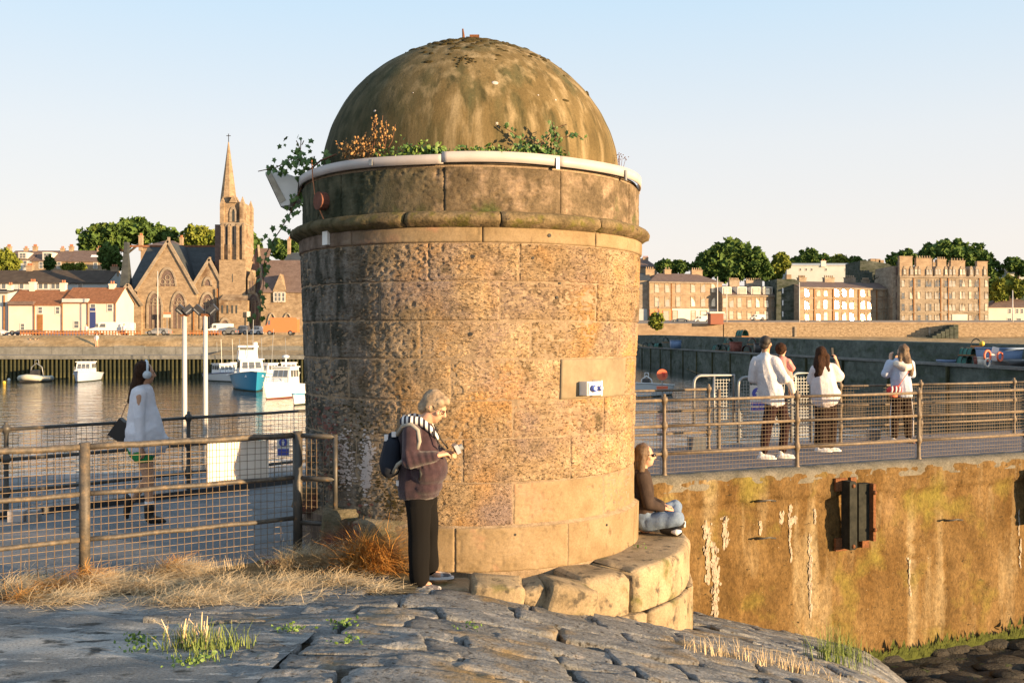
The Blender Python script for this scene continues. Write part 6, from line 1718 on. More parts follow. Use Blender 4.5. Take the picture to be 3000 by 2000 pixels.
# gablets + spire
b = MB(); b.prism([(lx(668), lz(592)), (lx(692), lz(592)), (lx(680), lz(570))], .5, 3); b.build('gablet', M['church'], ch, fix=True)
b = MB(); cxs = lx(669.5, yc); r0 = (lx(692)-lx(647))/2*1.02
b.lathe([(r0*1.08, lz(590)), (r0*1.0, lz(570)), (.08, lz(405))], 8, (cxs, yc, 0), R_(22.5), R_(382.5)); b.build('spire', M['church'], ch)
b = MB(); b.bar((cxs, yc, lz(406)), (cxs, yc, lz(380)), .10); b.bar((cxs-.35, yc, lz(386)), (cxs+.35, yc, lz(386)), .10); b.build('cross', M['darkmetal'], ch)
# right wing of the church
b = MB(); b.bb(lx(716), lx(766), .4, 10, -1, lz(858)); b.build('aisle_wall', M['church'], ch)
b = MB(); b.add([(lx(716), .2, lz(858)), (lx(768), .2, lz(858)), (lx(764), 7, lz(727, 7)), (lx(716), 7, lz(727, 7))], [(0, 1, 2, 3)]); b.build('roof', M['slate_b'], ch)
b = MB(); b.bar((lx(768), .1, lz(858)), (lx(757, 7), 7, lz(720, 7)), .35, .4); b.build('coping', M['tenement_g'], ch)
b = MB(); b.prism([(lx(726), lz(860)), (lx(748), lz(860)), (lx(748), lz(815)), (lx(737), lz(790)), (lx(726), lz(815))], -.1, 4); b.build('dormer_gable', M['church'], ch, fix=True)
for px in (734, 741):
    b = MB(); b.bb(lx(px-1.6), lx(px+1.6), -.16, -.09, lz(852), lz(822)); b.build('window', M['slate_b'], ch)
for (px, py0, py1, w) in [(567.5, 905, 985, 1.4), (637, 845, 950, 1.3)]:
    b = MB(); b.bb(lx(px-w), lx(px+w), -.2, -.02, lz(py1), lz(py0)); b.build('downpipe', M['wood'], ch)
# church hall on the right
h, cx, zb2, _ = gable_house('church_hall', 'low sandstone hall with purple slate roof and three white windows beside the church', 'building', 764, 905, 984, 853, 762, 158, 9, M['church'], M['slate_b'])
b = MB(); X = lambda p: xt(p, 158)-cx; Z = lambda p: zt(p, 158)-zb2
b.prism([(X(800), Z(870)), (X(839), Z(870)), (X(839), Z(852)), (X(821), Z(802)), (X(800), Z(852))], -.25, 3.5); b.build('dormer_gable', M['church'], h, fix=True)
b = MB(); b.add([(X(800), .0, Z(852)), (X(821), .0, Z(802)), (X(815), 4.5, Z(802)), (X(790), 4.5, Z(850))], [(0, 1, 2, 3)]); b.build('dormer_roof', M['slate'], h)
for p_ in (808.5, 819.5, 831): window(h, cx, zb2, 158, p_, 858, 882, 7, yo=-.26, surround=.14)
for p_ in (842, ): 
    b = MB(); b.box((X(p_+2), 2.2, Z(808)), (.9, .1, 1.3), M=Matrix.Rotation(-.8, 3, 'X')); b.build('skylight', M['boatw'], h)
for p_, w in ((796, 24), (842, 26)):
    b = MB(); pts = [(X(p_)+w/F*158/2*math.cos(t), -.05, Z(955)+2.0*math.sin(t)) for t in [k*math.pi/8 for k in range(9)]]
    b.tube(pts, .16, 6); b.build('stone_arch', M['tenement_g'], h)
# roof behind church with chimneys
h, cx, zb2, _ = gable_house('manse', 'pinkish hipped roof with two chimneys rising behind the church', 'house', 412, 530, 740, 722, 705, 185, 9, M['tenement'], M['slate_b'], 3)
chimney(h, cx, zb2, 413, 690, 725, 10, 185, M['tenement'], 2); chimney(h, cx, zb2, 532, 696, 725, 8, 185, M['tenement'], 2)
h, cx, zb2, _ = gable_house('grey_villa', 'grey house with small blue window in its gable, right behind the church hall', 'house', 832, 915, 780, 765, 740, 200, 9, M['harlgrey'], M['slate'])
chimney(h, cx, zb2, 847, 700, 760, 8, 204, M['tenement'], 1, 4)

# church board signs
def board(label, px0, px1, py0, py1, d, top=None):
    a = P(px0, py0, d); c = P(px1, py1, d)
    s_ = thing('notice_board', label, 'sign', ((a.x+c.x)/2, d, 2.45)); w = (c.x-a.x); 
    b = MB(); b.bb(-w/2, w/2, -.05, .05, c.z-2.45, a.z-2.45); b.build('board', M['frame'], s_)
    if top: b = MB(); b.bb(-w/2, w/2, -.06, .06, a.z-2.45-.25, a.z-2.45+.04); b.build('header', M[top], s_)
    b = MB(); b.bb(-.06, .06, -.04, .04, 0, c.z-2.45); b.build('leg', M['galv'], s_)
board('white notice board with red header on the church front between two arched windows', 479, 500, 916, 930, 158.5, 'orange')
board('white notice board on posts by the right side of the church tower', 723, 733, 912, 928, 158.0)

# ---- vehicles
def vehicle(name, label, kind, px0, px1, py0, py1, d, paint, flip=False, zg=None, group=None):
    """side view; front to the left unless flipped"""
    x0, x1 = xt(px0, d), xt(px1, d); L = x1-x0; zg = zt(py1, d) if zg is None else zg; H = zt(py0, d)-zg
    v = thing(name, label, 'van' if kind == 'van' else 'car', ((x0+x1)/2, d, zg), math.pi if flip else 0, group)
    W = 1.9 if kind == 'van' else 1.7
    if kind == 'van':
        prof_ = [(-.5, .17), (-.5, .40), (-.47, .50), (-.36, .56), (-.27, .92), (-.22, .985), (.0, 1.0), (.47, .98), (.5, .90), (.5, .17)]
    elif kind == 'boxvan':
        prof_ = [(-.5, .17), (-.5, .45), (-.46, .52), (-.40, .55), (-.33, .90), (-.28, .97), (.3, 1.0), (.48, .98), (.5, .90), (.5, .17)]
    elif kind == 'mpv':
        prof_ = [(-.5, .22), (-.49, .45), (-.44, .52), (-.27, .60), (-.12, .93), (-.02, 1.0), (.28, 1.0), (.44, .92), (.5, .58), (.5, .22)]
    else:
        prof_ = [(-.5, .22), (-.49, .48), (-.42, .56), (-.22, .62), (-.08, .95), (.02, 1.0), (.20, .98), (.38, .66), (.48, .60), (.5, .45), (.5, .22)]
    b = MB(); b.prism([(a*L, h*H) for a, h in prof_], -W/2, W/2); b.build('body', paint, v, fix=True)
    wn_ = {'van': [(-.35, .60, -.27, .86), (-.25, .60, -.10, .86)], 'boxvan': [(-.36, .58, -.29, .84)], 'mpv': [(-.20, .64, -.04, .92), (-.02, .64, .16, .93), (.18, .64, .36, .90)], 'car': [(-.16, .66, -.02, .92), (.0, .66, .16, .93), (.18, .66, .30, .85)]}[kind]
    for (a, c, e, f_) in wn_:
        b = MB(); b.prism([(a*L, c*H), (e*L, c*H), (e*L, f_*H), ((a+.25*(e-a))*L, f_*H)] if a < -.1 else [(a*L, c*H), (e*L, c*H), (e*L, f_*H), (a*L, f_*H)], -W/2-.015, W/2+.015); b.build('window', M['glass'], v, fix=True)
    b = MB(); k = 3 if kind in ('van',) else 3
    q0, q1 = prof_[k], prof_[k+1]
    b.add([(q0[0]*L-.02, -W/2+.12, q0[1]*H+.03), (q0[0]*L-.02, W/2-.12, q0[1]*H+.03), (q1[0]*L-.02, W/2-.12, q1[1]*H-.03), (q1[0]*L-.02, -W/2+.12, q1[1]*H-.03)], [(0, 1, 2, 3)]); b.build('windscreen', M['glass'], v)
    wr = .33 if kind != 'van' else .35
    for a in (-.31, .30):
        for s_ in (-1, 1):
            b = MB(); b.tube([(a*L, s_*(W/2-.2), wr), (a*L, s_*(W/2+.02), wr)], wr, 14); wh = b.build('wheel', M['black'], v, True)
            b = MB(); b.tube([(a*L, s_*(W/2+.0), wr), (a*L, s_*(W/2+.035), wr)], wr*.55, 10); b.build('rim', M['galv'], wh)
    for s_ in (-1, 1):
        b = MB(); b.box((-.495*L, s_*W*.36, .42*H), (.06, .28, .14)); b.build('headlight', M['frame'], v)
        b = MB(); b.box((.498*L, s_*W*.42, .45*H), (.05, .12, .25)); b.build('tail_light', M['orange'], v)
    return v
vehicle('parked_van', 'large white van parked in front of the cream cottage and church porch', 'van', 268, 390, 943, 984, 141, M['carw'], zg=2.46)
vehicle('parked_car', 'dark blue estate car parked in front of the orange door cottage', 'mpv', 25, 124, 966, 991, 141, M['card'], zg=2.45)
vehicle('parked_car', 'white car cut off by the left edge of the photo', 'car', -70, 22, 963, 990, 141, M['carw'], zg=2.45)
vehicle('parked_car', 'silver people carrier parked before the left arched church window', 'mpv', 431, 499, 961, 989, 142, M['cars'], zg=2.46)
vehicle('parked_van', 'small white van parked left of the church entrance', 'van', 612, 680, 947, 980, 143, M['carw'], zg=2.46)
vehicle('parked_car', 'grey hatchback parked in front of the church entrance', 'car', 654, 695, 957, 984, 142, M['carg'], zg=2.46)
vehicle('parked_car', 'silver car with bright sunlit tail behind the grey hatchback', 'mpv', 690, 730, 953, 981, 145, M['cars'], zg=2.47)
vehicle('parked_car', 'pale car between the silver car and the orange van', 'mpv', 734, 768, 955, 981, 145, M['carw'], zg=2.47)
vehicle('parked_van', 'faded orange van parked beside the church hall', 'boxvan', 775, 874, 930, 978, 141, M['caro'], zg=2.46)
# benches, barrier rail and lamp column along the street
bp_ = thing('timber_barrier', 'low orange-brown timber barrier along the street edge below the church', 'barrier', (0, 138.6, 2.4))
for px in list(range(60, 420, 9))+list(range(548, 655, 9)):
    x = xt(px, 138.6); b = MB(); b.bb(x-.07, x+.07, -.07, .07, 0, .72); b.build('post', M['wood'], bp_)
for a, c in ((60, 412), (548, 648)):
    for z_ in (.62, .35):
        b = MB(); b.bb(xt(a, 138.6), xt(c, 138.6), -.12, -.06, z_-.05, z_+.05); b.build('rail', M['caro'] if z_ < .5 else M['wood'], bp_)
o = MB().tube([(0, 0, 0), (0, 0, 9.0)], [.09, .05], 8).build('flagpole', M['pole'], None, True); o.location = (xt(462, 139), 139, 2.4); tag(o, 'thin pale mast standing in front of the left arched church window', 'mast')
# people on the far bank
def tiny(label, px, py, d, mt, mt2, H=1.7, sit=False):
    p = P(px, py, d); t = thing('person', label, 'person', tuple(p))
    s = .6 if sit else 1
    blob('body', [('e', (0, 0, H*s-.12), (.09, .1, .12)), ('c', (0, 0, H*s-.28), .05, (0, 0, H*s-.2), .05), ('c', (0, 0, H*s-.42), .14, (0, 0, H*s-.8), .13), ('c', (-.08, 0, H*s-.85), .08, (-.1, -.3 if sit else 0, .12 if not sit else .2), .05), ('c', (.08, 0, H*s-.85), .08, (.1, -.3 if sit else 0, .12 if not sit else .2), .05), ('c', (-.2, 0, H*s-.4), .05, (-.24, -.05, H*s-.9), .04), ('c', (.2, 0, H*s-.4), .05, (.24, -.05, H*s-.9), .04)], M['skin'], t, .03, 1)
    blob('top', [('c', (0, 0, H*s-.42), .17, (0, 0, H*s-.82), .16), ('c', (-.19, 0, H*s-.4), .075, (-.22, -.03, H*s-.65), .07), ('c', (.19, 0, H*s-.4), .075, (.22, -.03, H*s-.65), .07)], mt, t, .03, 1)
    blob('trousers', [('c', (-.08, 0, H*s-.85), .1, (-.1, -.3 if sit else 0, .2), .07), ('c', (.08, 0, H*s-.85), .1, (.1, -.3 if sit else 0, .2), .07)], mt2, t, .03, 1)
    blob('hair', [('e', (0, .02, H*s-.07), (.10, .11, .1))], M['hair_dark'], t, .03, 1)
tiny('small distant figure with white top standing on the bank below the white van', 283, 1018, 119.8, M['tee'], M['skin'], 1.75)
tiny('small distant figure in a white top sitting left on the bank', 103, 1012, 121, M['tee'], M['card'], 1.6, True)
tiny('small distant figure in dark clothes sitting on the bank next to the white one', 113, 1014, 121, M['card'], M['card'], 1.6, True)
tiny('small distant figure in black sitting at the left of the bank group', 88, 1013, 121, M['boot'], M['boot'], 1.6, True)
tiny('distant figure in pale blue passing beside the white van by the barrier', 363, 984, 139.5, M['hoodie'], M['boatn'], 1.7)
tiny('distant figure in light clothes walking by the barrier left of the white van', 253, 985, 139.5, M['tee'], M['cream'], 1.7)

# ---- right shore
BD = 250.0
rwz = lambda py, dd: zt(py, dd)
sw = thing('sea_wall', 'long sunlit stone retaining wall below the tenements on the right shore', 'wall', (0, 192, 0))
b = MB(); b.bb(xt(2118, 192), xt(3250, 192), 0, 1.2, -3, zt(944, 192)); b.build('wall_face', M['seawall'], sw)
b = MB(); b.bb(xt(2118, 192), xt(3250, 192), -.12, 1.3, zt(944, 192)-.3, zt(944, 192)+.05); b.build('coping', M['tenement'], sw)
b = MB(); b.bb(xt(1700, 191.6), xt(2122, 191.6), 0, 1, -2, zt(947, 191.6)); b.build('lower_wall', M['tenement'], sw)
for px in (2330, 2722, 2783):
    b = MB(); b.bb(xt(px, 192)-.2, xt(px, 192)+.2, -.25, 0, -1, zt(957, 192)); b.build('pilaster', M['tenement_g'], sw)
# stairs down the wall
b = MB()
for k in range(14): b.bb(xt(2786, 190)-.8*k, xt(2786, 190)-.8*k+.9, -3.2, -.1, -2, 4.6-.42*k)
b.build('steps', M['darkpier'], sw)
strip('beach', 22, 140, [(108, -2.6), (135, -1.3), (165, .2), (185, 1.6), (191.9, 2.3)], M['bank'], 50, .35, 12)
strip('shore_street', 10, 150, [(193.2, zt(944, 192)-1.1), (249, zt(938, 249))], M['farpath'], 4)

def facade(name, label, px0, px1, py_base, py_eave, py_ridge, depth, wall, roof, rz, ridge_in=0.0, side_px=None, d=BD):
    """building turned by rz about its left front corner; pixels measured on the rotated facade plane"""
    X0 = xt(px0, d); c_, s_ = math.cos(rz), math.sin(rz)
    def u_of(px):      # distance along facade
        t = (px-CX)/F
        return (t*d-X0)/(c_-t*s_)
    def dep(u): return d+u*s_
    zb = zt(py_base, d)-1.0
    def z_of(py, u): return zt(py, dep(u))-zb
    L = u_of(px1)
    h = thing(name, label, 'building', (X0, d, zb), rz)
    he = (z_of(py_eave[0], 0)+z_of(py_eave[1], L))/2 if isinstance(py_eave, tuple) else z_of(py_eave, L/2)
    hr = z_of(py_ridge, L/2)+(py_eave[0]-py_ridge if isinstance(py_eave, tuple) else py_eave-py_ridge)*.0
    b = MB(); b.bb(0, L, 0, depth, -4, he)
    if ridge_in == 0: b.add([(0, 0, he), (0, depth, he), (0, depth/2, hr-.05), (L, 0, he), (L, depth, he), (L, depth/2, hr-.05)], [(0, 2, 1), (3, 4, 5)])
    b.build('wall', wall, h)
    ri = ridge_in; b = MB(); v = [(-.2, -.35, he+.02), (L+.2, -.35, he+.02), (L-ri, depth/2, hr), (ri, depth/2, hr), (-.2, depth+.3, he+.02), (L+.2, depth+.3, he+.02)]
    b.add(v, [(0, 1, 2, 3), (4, 3, 2, 5), (1, 5, 2), (0, 3, 4)] if ri else [(0, 1, 2, 3), (4, 3, 2, 5)]); b.build('roof', roof, h)
    b = MB(); b.bb(-.25, L+.25, -.4, -.0, he-.35, he); b.build('cornice', M['tenement_g'], h)
    return h, u_of, z_of, L, he, hr
rw = random.Random(4)
def fwin(h, u, z0, z1, w, glass, yo=0.0, tilt=None, yaw=None, s=.16):
    b = MB()
    b.bb(u-w/2-s, u-w/2, yo-.08, yo+.02, z0-s, z1+s); b.bb(u+w/2, u+w/2+s, yo-.08, yo+.02, z0-s, z1+s); b.bb(u-w/2, u+w/2, yo-.08, yo+.02, z1, z1+s); b.bb(u-w/2-.05, u+w/2+.05, yo-.14, yo+.02, z0-s, z0)
    b.bb(u-w/2, u+w/2, yo-.05, yo, (z0+z1)/2-.05, (z0+z1)/2+.05)
    o = b.build('window', M['tenement_g'], h)
    tl = rw.gauss(R_(3), R_(1.5)) if tilt is None else tilt; yw = rw.gauss(0, R_(2.0)) if yaw is None else yaw
    hh = (z1-z0)/2; zc = (z0+z1)/2
    Mx = Matrix.Rotation(yw, 3, 'Z') @ Matrix.Rotation(-tl, 3, 'X')
    vs = [Mx @ Vector((sx*w/2, 0, sz*hh))+Vector((u, yo-.035, zc)) for sx, sz in ((-1, -1), (1, -1), (1, 1), (-1, 1))]
    b = MB(); b.add(vs, [(0, 1, 2, 3)]); b.build('pane', glass, o)
def fchim(h, u, z0, z1, w, dy, mt, pots=4, th=1.0):
    b = MB(); b.bb(u-w/2, u+w/2, dy-th/2, dy+th/2, z0, z1); b.bb(u-w/2-.1, u+w/2+.1, dy-th/2-.1, dy+th/2+.1, z1-.25, z1)
    c = b.build('chimney', mt, h)
    for k in range(pots):
        q = u+(k-(pots-1)/2)*w/(pots+.1)
        b = MB(); b.tube([(q, dy, z1-.02), (q, dy, z1+.6)], [.2, .16], 7); b.build('chimney_pot', M['tenement'], c, True)
c7 = lambda c: 1850+c/4.126
r7 = lambda c: 740+c/4.126
c8 = lambda c: 2380+c/3.794
r8 = lambda c: 740+c/3.794
# B1
h, u, z, L, he, hr = facade('tenement_block', 'three storey sandstone block with long grey roof next to the round tower', c7(218), c7(1095), r7(838), r7(355), r7(235), 12, M['tenement'], M['slate_b'], R_(14), 4.5)
for c_ in (308, 432, 565, 745, 865, 990):
    for a, e in ((362, 478), (530, 648)):
        uu_ = u(c7(c_)); fwin(h, uu_, z(r7(e), uu_), z(r7(a), uu_), 1.05, M['glare'])
b = MB(); b.bb(u(c7(222)), u(c7(478)), -.10, 0, 0, z(r7(682), 2)); b.build('orange_shopfront', M['caro'], h)
b = MB(); b.bb(u(c7(490)), u(c7(1095)), -.12, 0, 0, z(r7(676), 8)); b.build('white_shopfront', M['harl'], h)
for c_, w_ in ((310, 1.0), (415, 1.4), (525, 1.2), (745, 1.0), (870, 1.6)):
    uu_ = u(c7(c_)); fwin(h, uu_, 1.1, z(r7(705), uu_), w_, M['glass'] if c_ > 800 or c_ < 320 else M['glare'], yo=-.13)
for c_, w_, n_ in ((325, 2.4, 4), (545, 1.8, 2), (905, 3.0, 5)): fchim(h, u(c7(c_)), he, hr+1.0, w_, 6, M['tenement'], n_)
b = MB(); b.bb(u(c7(484))-.1, u(c7(484))+.1, -.15, -.01, 0, he); b.build('downpipe', M['wood'], h)
b = MB(); b.bb(0, L, -.14, 0, z(r7(662), 8)-.12, z(r7(662), 8)+.12); b.bb(0, L, -.1, 0, z(r7(500), 8)-.08, z(r7(500), 8)+.08); b.build('string_course', M['tenement_g'], h)
h0 = thing('grey_block', 'shaded grey building with white shop front touching the round tower', 'building', (xt(1850, 251), 251, 4.5))
b = MB(); b.bb(-10, xt(c7(212), 251)-xt(1850, 251), 0, 10, -2, zt(r7(335), 251)-4.5); b.build('wall', M['tenement_g'], h0)
b = MB(); b.add([(-10, -.2, zt(r7(335), 251)-4.5), (5, -.2, zt(r7(335), 251)-4.5), (5.2, 6, zt(r7(245), 256)-4.5), (-10, 6, zt(r7(245), 256)-4.5)], [(0, 1, 2, 3)]); b.build('roof', M['slate'], h0)
b = MB(); b.bb(0, 4.0, -.15, 0, 0, zt(r7(680), 251)-4.5); b.build('shopfront', M['harlgrey'], h0)
# B2
h, u, z, L, he, hr = facade('tenement_block', 'two storey terrace with four white dormers, second building right of the tower', c7(1098), c7(1785), r7(815), r7(515), r7(388), 11, M['tenement'], M['slate_b'], R_(14), 0, d=BD+2)
for c_ in (1113, 1208, 1305, 1425, 1527, 1630, 1718):
    for a, e in ((548, 658), (708, 800)):
        uu_ = max(u(c7(c_)), .7); fwin(h, uu_, z(r7(e), uu_), z(r7(a), uu_), 1.05, M['glare'])
for c_ in (1138, 1343, 1510, 1657):
    uu_ = max(u(c7(c_)), 1.4); b = MB(); b.bb(uu_-1.25, uu_+1.25, .2, 4, he-.1, z(r7(412), uu_)); b.build('dormer', M['frame'], h)
    fwin(h, uu_, he+.3, z(r7(412), uu_)-.35, 1.7, M['glare'], yo=.17, s=.1)
for c_, w_ in ((1355, 2.8), (1598, 4.6)): fchim(h, u(c7(c_)), he+1, z(r7(318), L/2), w_, 5.5, M['tenement_g'], 7)
b = MB(); b.bb(0, L, -.14, 0, z(r7(680), 8)-.12, z(r7(680), 8)+.12); b.build('string_course', M['tenement_g'], h)
o = vehicle('parked_van', 'white van parked in front of the terrace with dormers on the right shore', 'van', c7(1440), c7(1610), r7(745), r7(812), 240, M['carw'], zg=zt(r7(818), 240))
o = vehicle('parked_van', 'white van parked before the white shop front on the right shore', 'van', c7(760), c7(945), r7(762), r7(840), 236, M['carw'], zg=zt(r7(845), 236))
o = vehicle('parked_car', 'dark red car parked left of the white van on the right shore', 'car', c7(470), c7(690), r7(790), r7(838), 236, M['carg'], zg=zt(r7(842), 236))
# brick kiosk and bush
ks = thing('brick_kiosk', 'small red brick kiosk on the sea wall left end with grey flat roof', 'kiosk', (xt(c7(1035), 190), 190, zt(r7(865), 190)))
b = MB(); w_ = (xt(c7(1110), 190)-xt(c7(955), 190))/2; hh_ = zt(r7(735), 190)-zt(r7(865), 190); b.bb(-w_, w_, 0, 3, 0, hh_); b.build('wall', M['brick'], ks)
b = MB(); b.bb(-w_-.2, w_+.2, -.2, 3.2, hh_, hh_+.35); b.build('roof', M['frame'], ks)
# B3 glinting block
SD = BD+1
h, u, z, L, he, hr = facade('tenement_block', 'three storey tenement whose windows flash the low sun, middle of the right shore', 2344, 2615, r8(755), r8(392), r8(312), 12, M['tenement'], M['slate_b'], R_(18.6), 0, d=SD)
for px in (2363.8, 2397.5, 2418.5, 2451.7, 2473, 2495, 2527.6, 2547, 2580, 2598.8):
    for a, e in ((400, 482), (530, 622), (664, 748)):
        uu_ = u(px); fwin(h, uu_, z(r8(e), uu_), z(r8(a), uu_), 1.05, M['glare'], tilt=rw.gauss(R_(3.2), R_(1.6)), yaw=rw.gauss(0, R_(2.6)))
for px in (2385, 2440, 2515, 2568): 
    b = MB(); b.bb(u(px)-.12, u(px)+.12, -.2, 0, 0, he); b.build('downpipe', M['wood'], h)
b = MB()
for py in (505, 640): b.bb(0, L, -.14, 0, z(r8(py), 8)-.12, z(r8(py), 8)+.12)
b.build('string_course', M['tenement_g'], h)
for px, w_ in ((2390, 2.2), (2470, 3.0), (2533, 3.0), (2580, 2.0)): fchim(h, u(px), he+1, z(r8(262 if px < 2560 else 290), u(px)), w_, 6, M['tenement_g'], 5)
sg = thing('side_gable', 'shaded rough stone gable wall between the dormered terrace and the glinting tenement', 'building', (xt(2262, 254), 254, 4.5))
X = lambda p: xt(p, 254)-xt(2262, 254); Z = lambda p: zt(p, 254)-4.5
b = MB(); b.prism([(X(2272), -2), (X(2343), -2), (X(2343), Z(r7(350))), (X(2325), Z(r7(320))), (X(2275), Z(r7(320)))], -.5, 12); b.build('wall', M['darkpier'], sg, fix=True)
b = MB(); b.bb(X(2308), X(2322), 1, 3, Z(r7(330)), Z(r7(262))); b.build('chimney', M['tenement'], sg)
for py in (r7(455), r7(600), r7(735)):
    b = MB(); b.bb(X(2290), X(2293.5), -.56, -.4, Z(py+9), Z(py-6)); b.build('window', M['boatw'], sg)
# B4 big tenement
h, u, z, L, he, hr = facade('tenement_block', 'tall five storey tenement crowned with a row of stone gables and chimneys', 2637, 2896, r8(782), r8(265), r8(200), 14, M['tenement_g'], M['slate'], R_(6), 0, d=BD+4)
wc = [990, 1098, 1185, 1278, 1306, 1380, 1405, 1485, 1533, 1572, 1655, 1680, 1757, 1820, 1838, 1935]
for c_ in wc:
    for a, e in ((300, 378), (435, 512), (568, 645), (692, 760)):
        uu_ = max(u(c8(c_)), .8); fwin(h, uu_, z(r8(e), uu_), z(r8(a), uu_), .78, M['glare'] if rw.random() < .75 else M['glass'], s=.12)
for gx, gw in ((990, 50), (1100, 46), (1150, 36), (1188, 36), (1295, 80), (1395, 80), (1485, 44), (1532, 34), (1574, 40), (1668, 80), (1765, 48), (1830, 52), (1940, 40)):
    uu_ = min(max(u(c8(gx)), 1.2), L-1.0); w_ = gw/3.794/F*(BD+8); zt_ = z(r8(150), uu_); ze_ = z(r8(195), uu_)
    b = MB(); b.prism([(uu_-w_/2, he), (uu_+w_/2, he), (uu_+w_/2, ze_), (uu_+w_*.18, zt_), (uu_-w_*.18, zt_), (uu_-w_/2, ze_)], -.15, 3.5); g_ = b.build('wall_head_gable', M['tenement_g'], h, fix=True)
    nw = 2 if gw > 60 else 1
    for q in range(nw): fwin(h, uu_+(q-(nw-1)/2)*.42*w_, he+.5, ze_+.2, .6, M['glare'], yo=-.17, s=.1)
for gx, gy, w_, n_ in ((1042, 42, 3.4, 0), (1243, 62, 4.2, 6), (1440, 72, 2.4, 4), (1540, 85, 2.6, 4), (1620, 85, 3.8, 5), (1720, 112, 3.0, 4), (1890, 92, 2.8, 0), (1390, 95, 2.2, 3), (1165, 82, 3.4, 5)):
    fchim(h, min(max(u(c8(gx)), 1.6), L-1.6), he-.2, z(r8(gy), L/2), w_, (.5 if n_ == 0 or gx in (1243, 1440, 1620) else 7), M['tenement'] if gx != 1165 else M['darkpier'], n_)
b = MB()
for py in (665, 268): b.bb(0, L, -.2, 0, z(r8(py), L/2)-.15, z(r8(py), L/2)+.15)
b.build('string_course', M['tenement_g'], h)
for c_ in (1125, 1425, 1510, 1855):
    b = MB(); b.bb(u(c8(c_))-.12, u(c8(c_))+.12, -.2, 0, 0, he); b.build('downpipe', M['wood'], h)
b = MB(); b.bb(u(c8(1550)), u(c8(1720)), -.2, 0, 0, z(r8(685), 20)); b.build('pale_shopfront', M['harl'], h)
# corner return, left of the facade
cr4 = thing('tenement_corner', 'shaded corner bay of the tall tenement, left of its sunlit front', 'building', (xt(2616, 256), 256, 4.5))
X = lambda p: xt(p, 256)-xt(2616, 256); Z = lambda p: zt(p, 256)-4.5
b = MB(); b.bb(X(2614), X(2637), -.3, 12, -2, Z(r8(150))); b.build('wall', M['tenement_g'], cr4)
for a, e in ((165, 245), (300, 372), (437, 503), (565, 632), (688, 750)):
    b = MB(); b.bb(X(2623), X(2634), -.36, -.28, Z(r8(e)), Z(r8(a))); b.build('window', M['slate_b'], cr4)
bg4 = thing('rear_gable_block', 'grey windowless gable with chimneys rising behind the glinting tenement', 'building', (xt(2517, 272), 272, 4.5))
X = lambda p: xt(p, 272)-xt(2517, 272); Z = lambda p: zt(p, 272)-4.5
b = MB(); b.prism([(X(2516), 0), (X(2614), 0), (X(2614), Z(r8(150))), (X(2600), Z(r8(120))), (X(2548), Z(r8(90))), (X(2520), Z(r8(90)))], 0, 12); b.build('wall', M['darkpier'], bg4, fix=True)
for p_, t_ in ((2566, 60), (2580, 62), (2590, 75)):
    b = MB(); b.bb(X(p_)-.7, X(p_)+.7, 2, 4, Z(r8(110)), Z(r8(t_))); b.build('chimney', M['tenement'], bg4)
# pale building behind
h, cx, zb2, _ = gable_house('pale_block', 'long pale blue-grey block on the rise behind the glinting tenement', 'building', 2305, 2520, 850, 776, 771, 300, 12, M['harlgrey'], M['harlgrey'])
for p_ in (2345, 2362, 2378, 2420, 2478, 2512): window(h, cx, zb2, 300, p_, 786, 793, 5, mull=False)
chimney(h, cx, zb2, 2412, 764, 776, 14, 300, M['frame'], 2)
# B5
h, cx, zb2, _ = gable_house('white_villa', 'white villa with hipped purple roof at the right edge of the photo', 'house', 2896, 3060, r8(790), r8(600), r8(482), 262, 10, M['harl'], M['slate_b'], 7)
chimney(h, cx, zb2, 2972, 828, 870, 14, 266, M['frame'], 2, 4)
for p_ in (2958, 2980, 2994): window(h, cx, zb2, 262, p_, 905, 917, 7)
for p_ in (2957, 2985): window(h, cx, zb2, 262, p_, 932, 946, 11)
h, cx, zb2, _ = gable_house('hill_house', 'small reddish house on the rise just right of the tower', 'house', 1840, 1925, 800, 780, 757, 290, 9, M['tenement'], M['slate_b'], 3)
chimney(h, cx, zb2, 1891, 754, 768, 16, 294, M['tenement'], 4, 4); window(h, cx, zb2, 290, 1907, 782, 793, 7, glass=M['glare'])
h, cx, zb2, _ = gable_house('hill_house', 'dark roofed house half hidden by trees at the far right', 'house', 2950, 3060, 830, 800, 778, 300, 9, M['harlgrey'], M['slate'])
for px, d_, t_, lb in ((2102, 230, 810, 'thin pale street lamp column before the three storey block'), (2129, 230, 828, 'thin pale street lamp column before the dormered terrace'), (2342, 232, 826, 'white street lamp column beside the glinting tenement'), (2967, 225, 850, 'street lamp column in front of the white villa')):
    o = MB().tube([(0, 0, 0), (0, 0, zt(t_, d_)-zt(948, d_))], [.14, .09], 7).build('street_lamp', M['pole'], None, True); o.location = (xt(px, d_), d_, zt(948, d_)); tag(o, lb, 'street lamp')

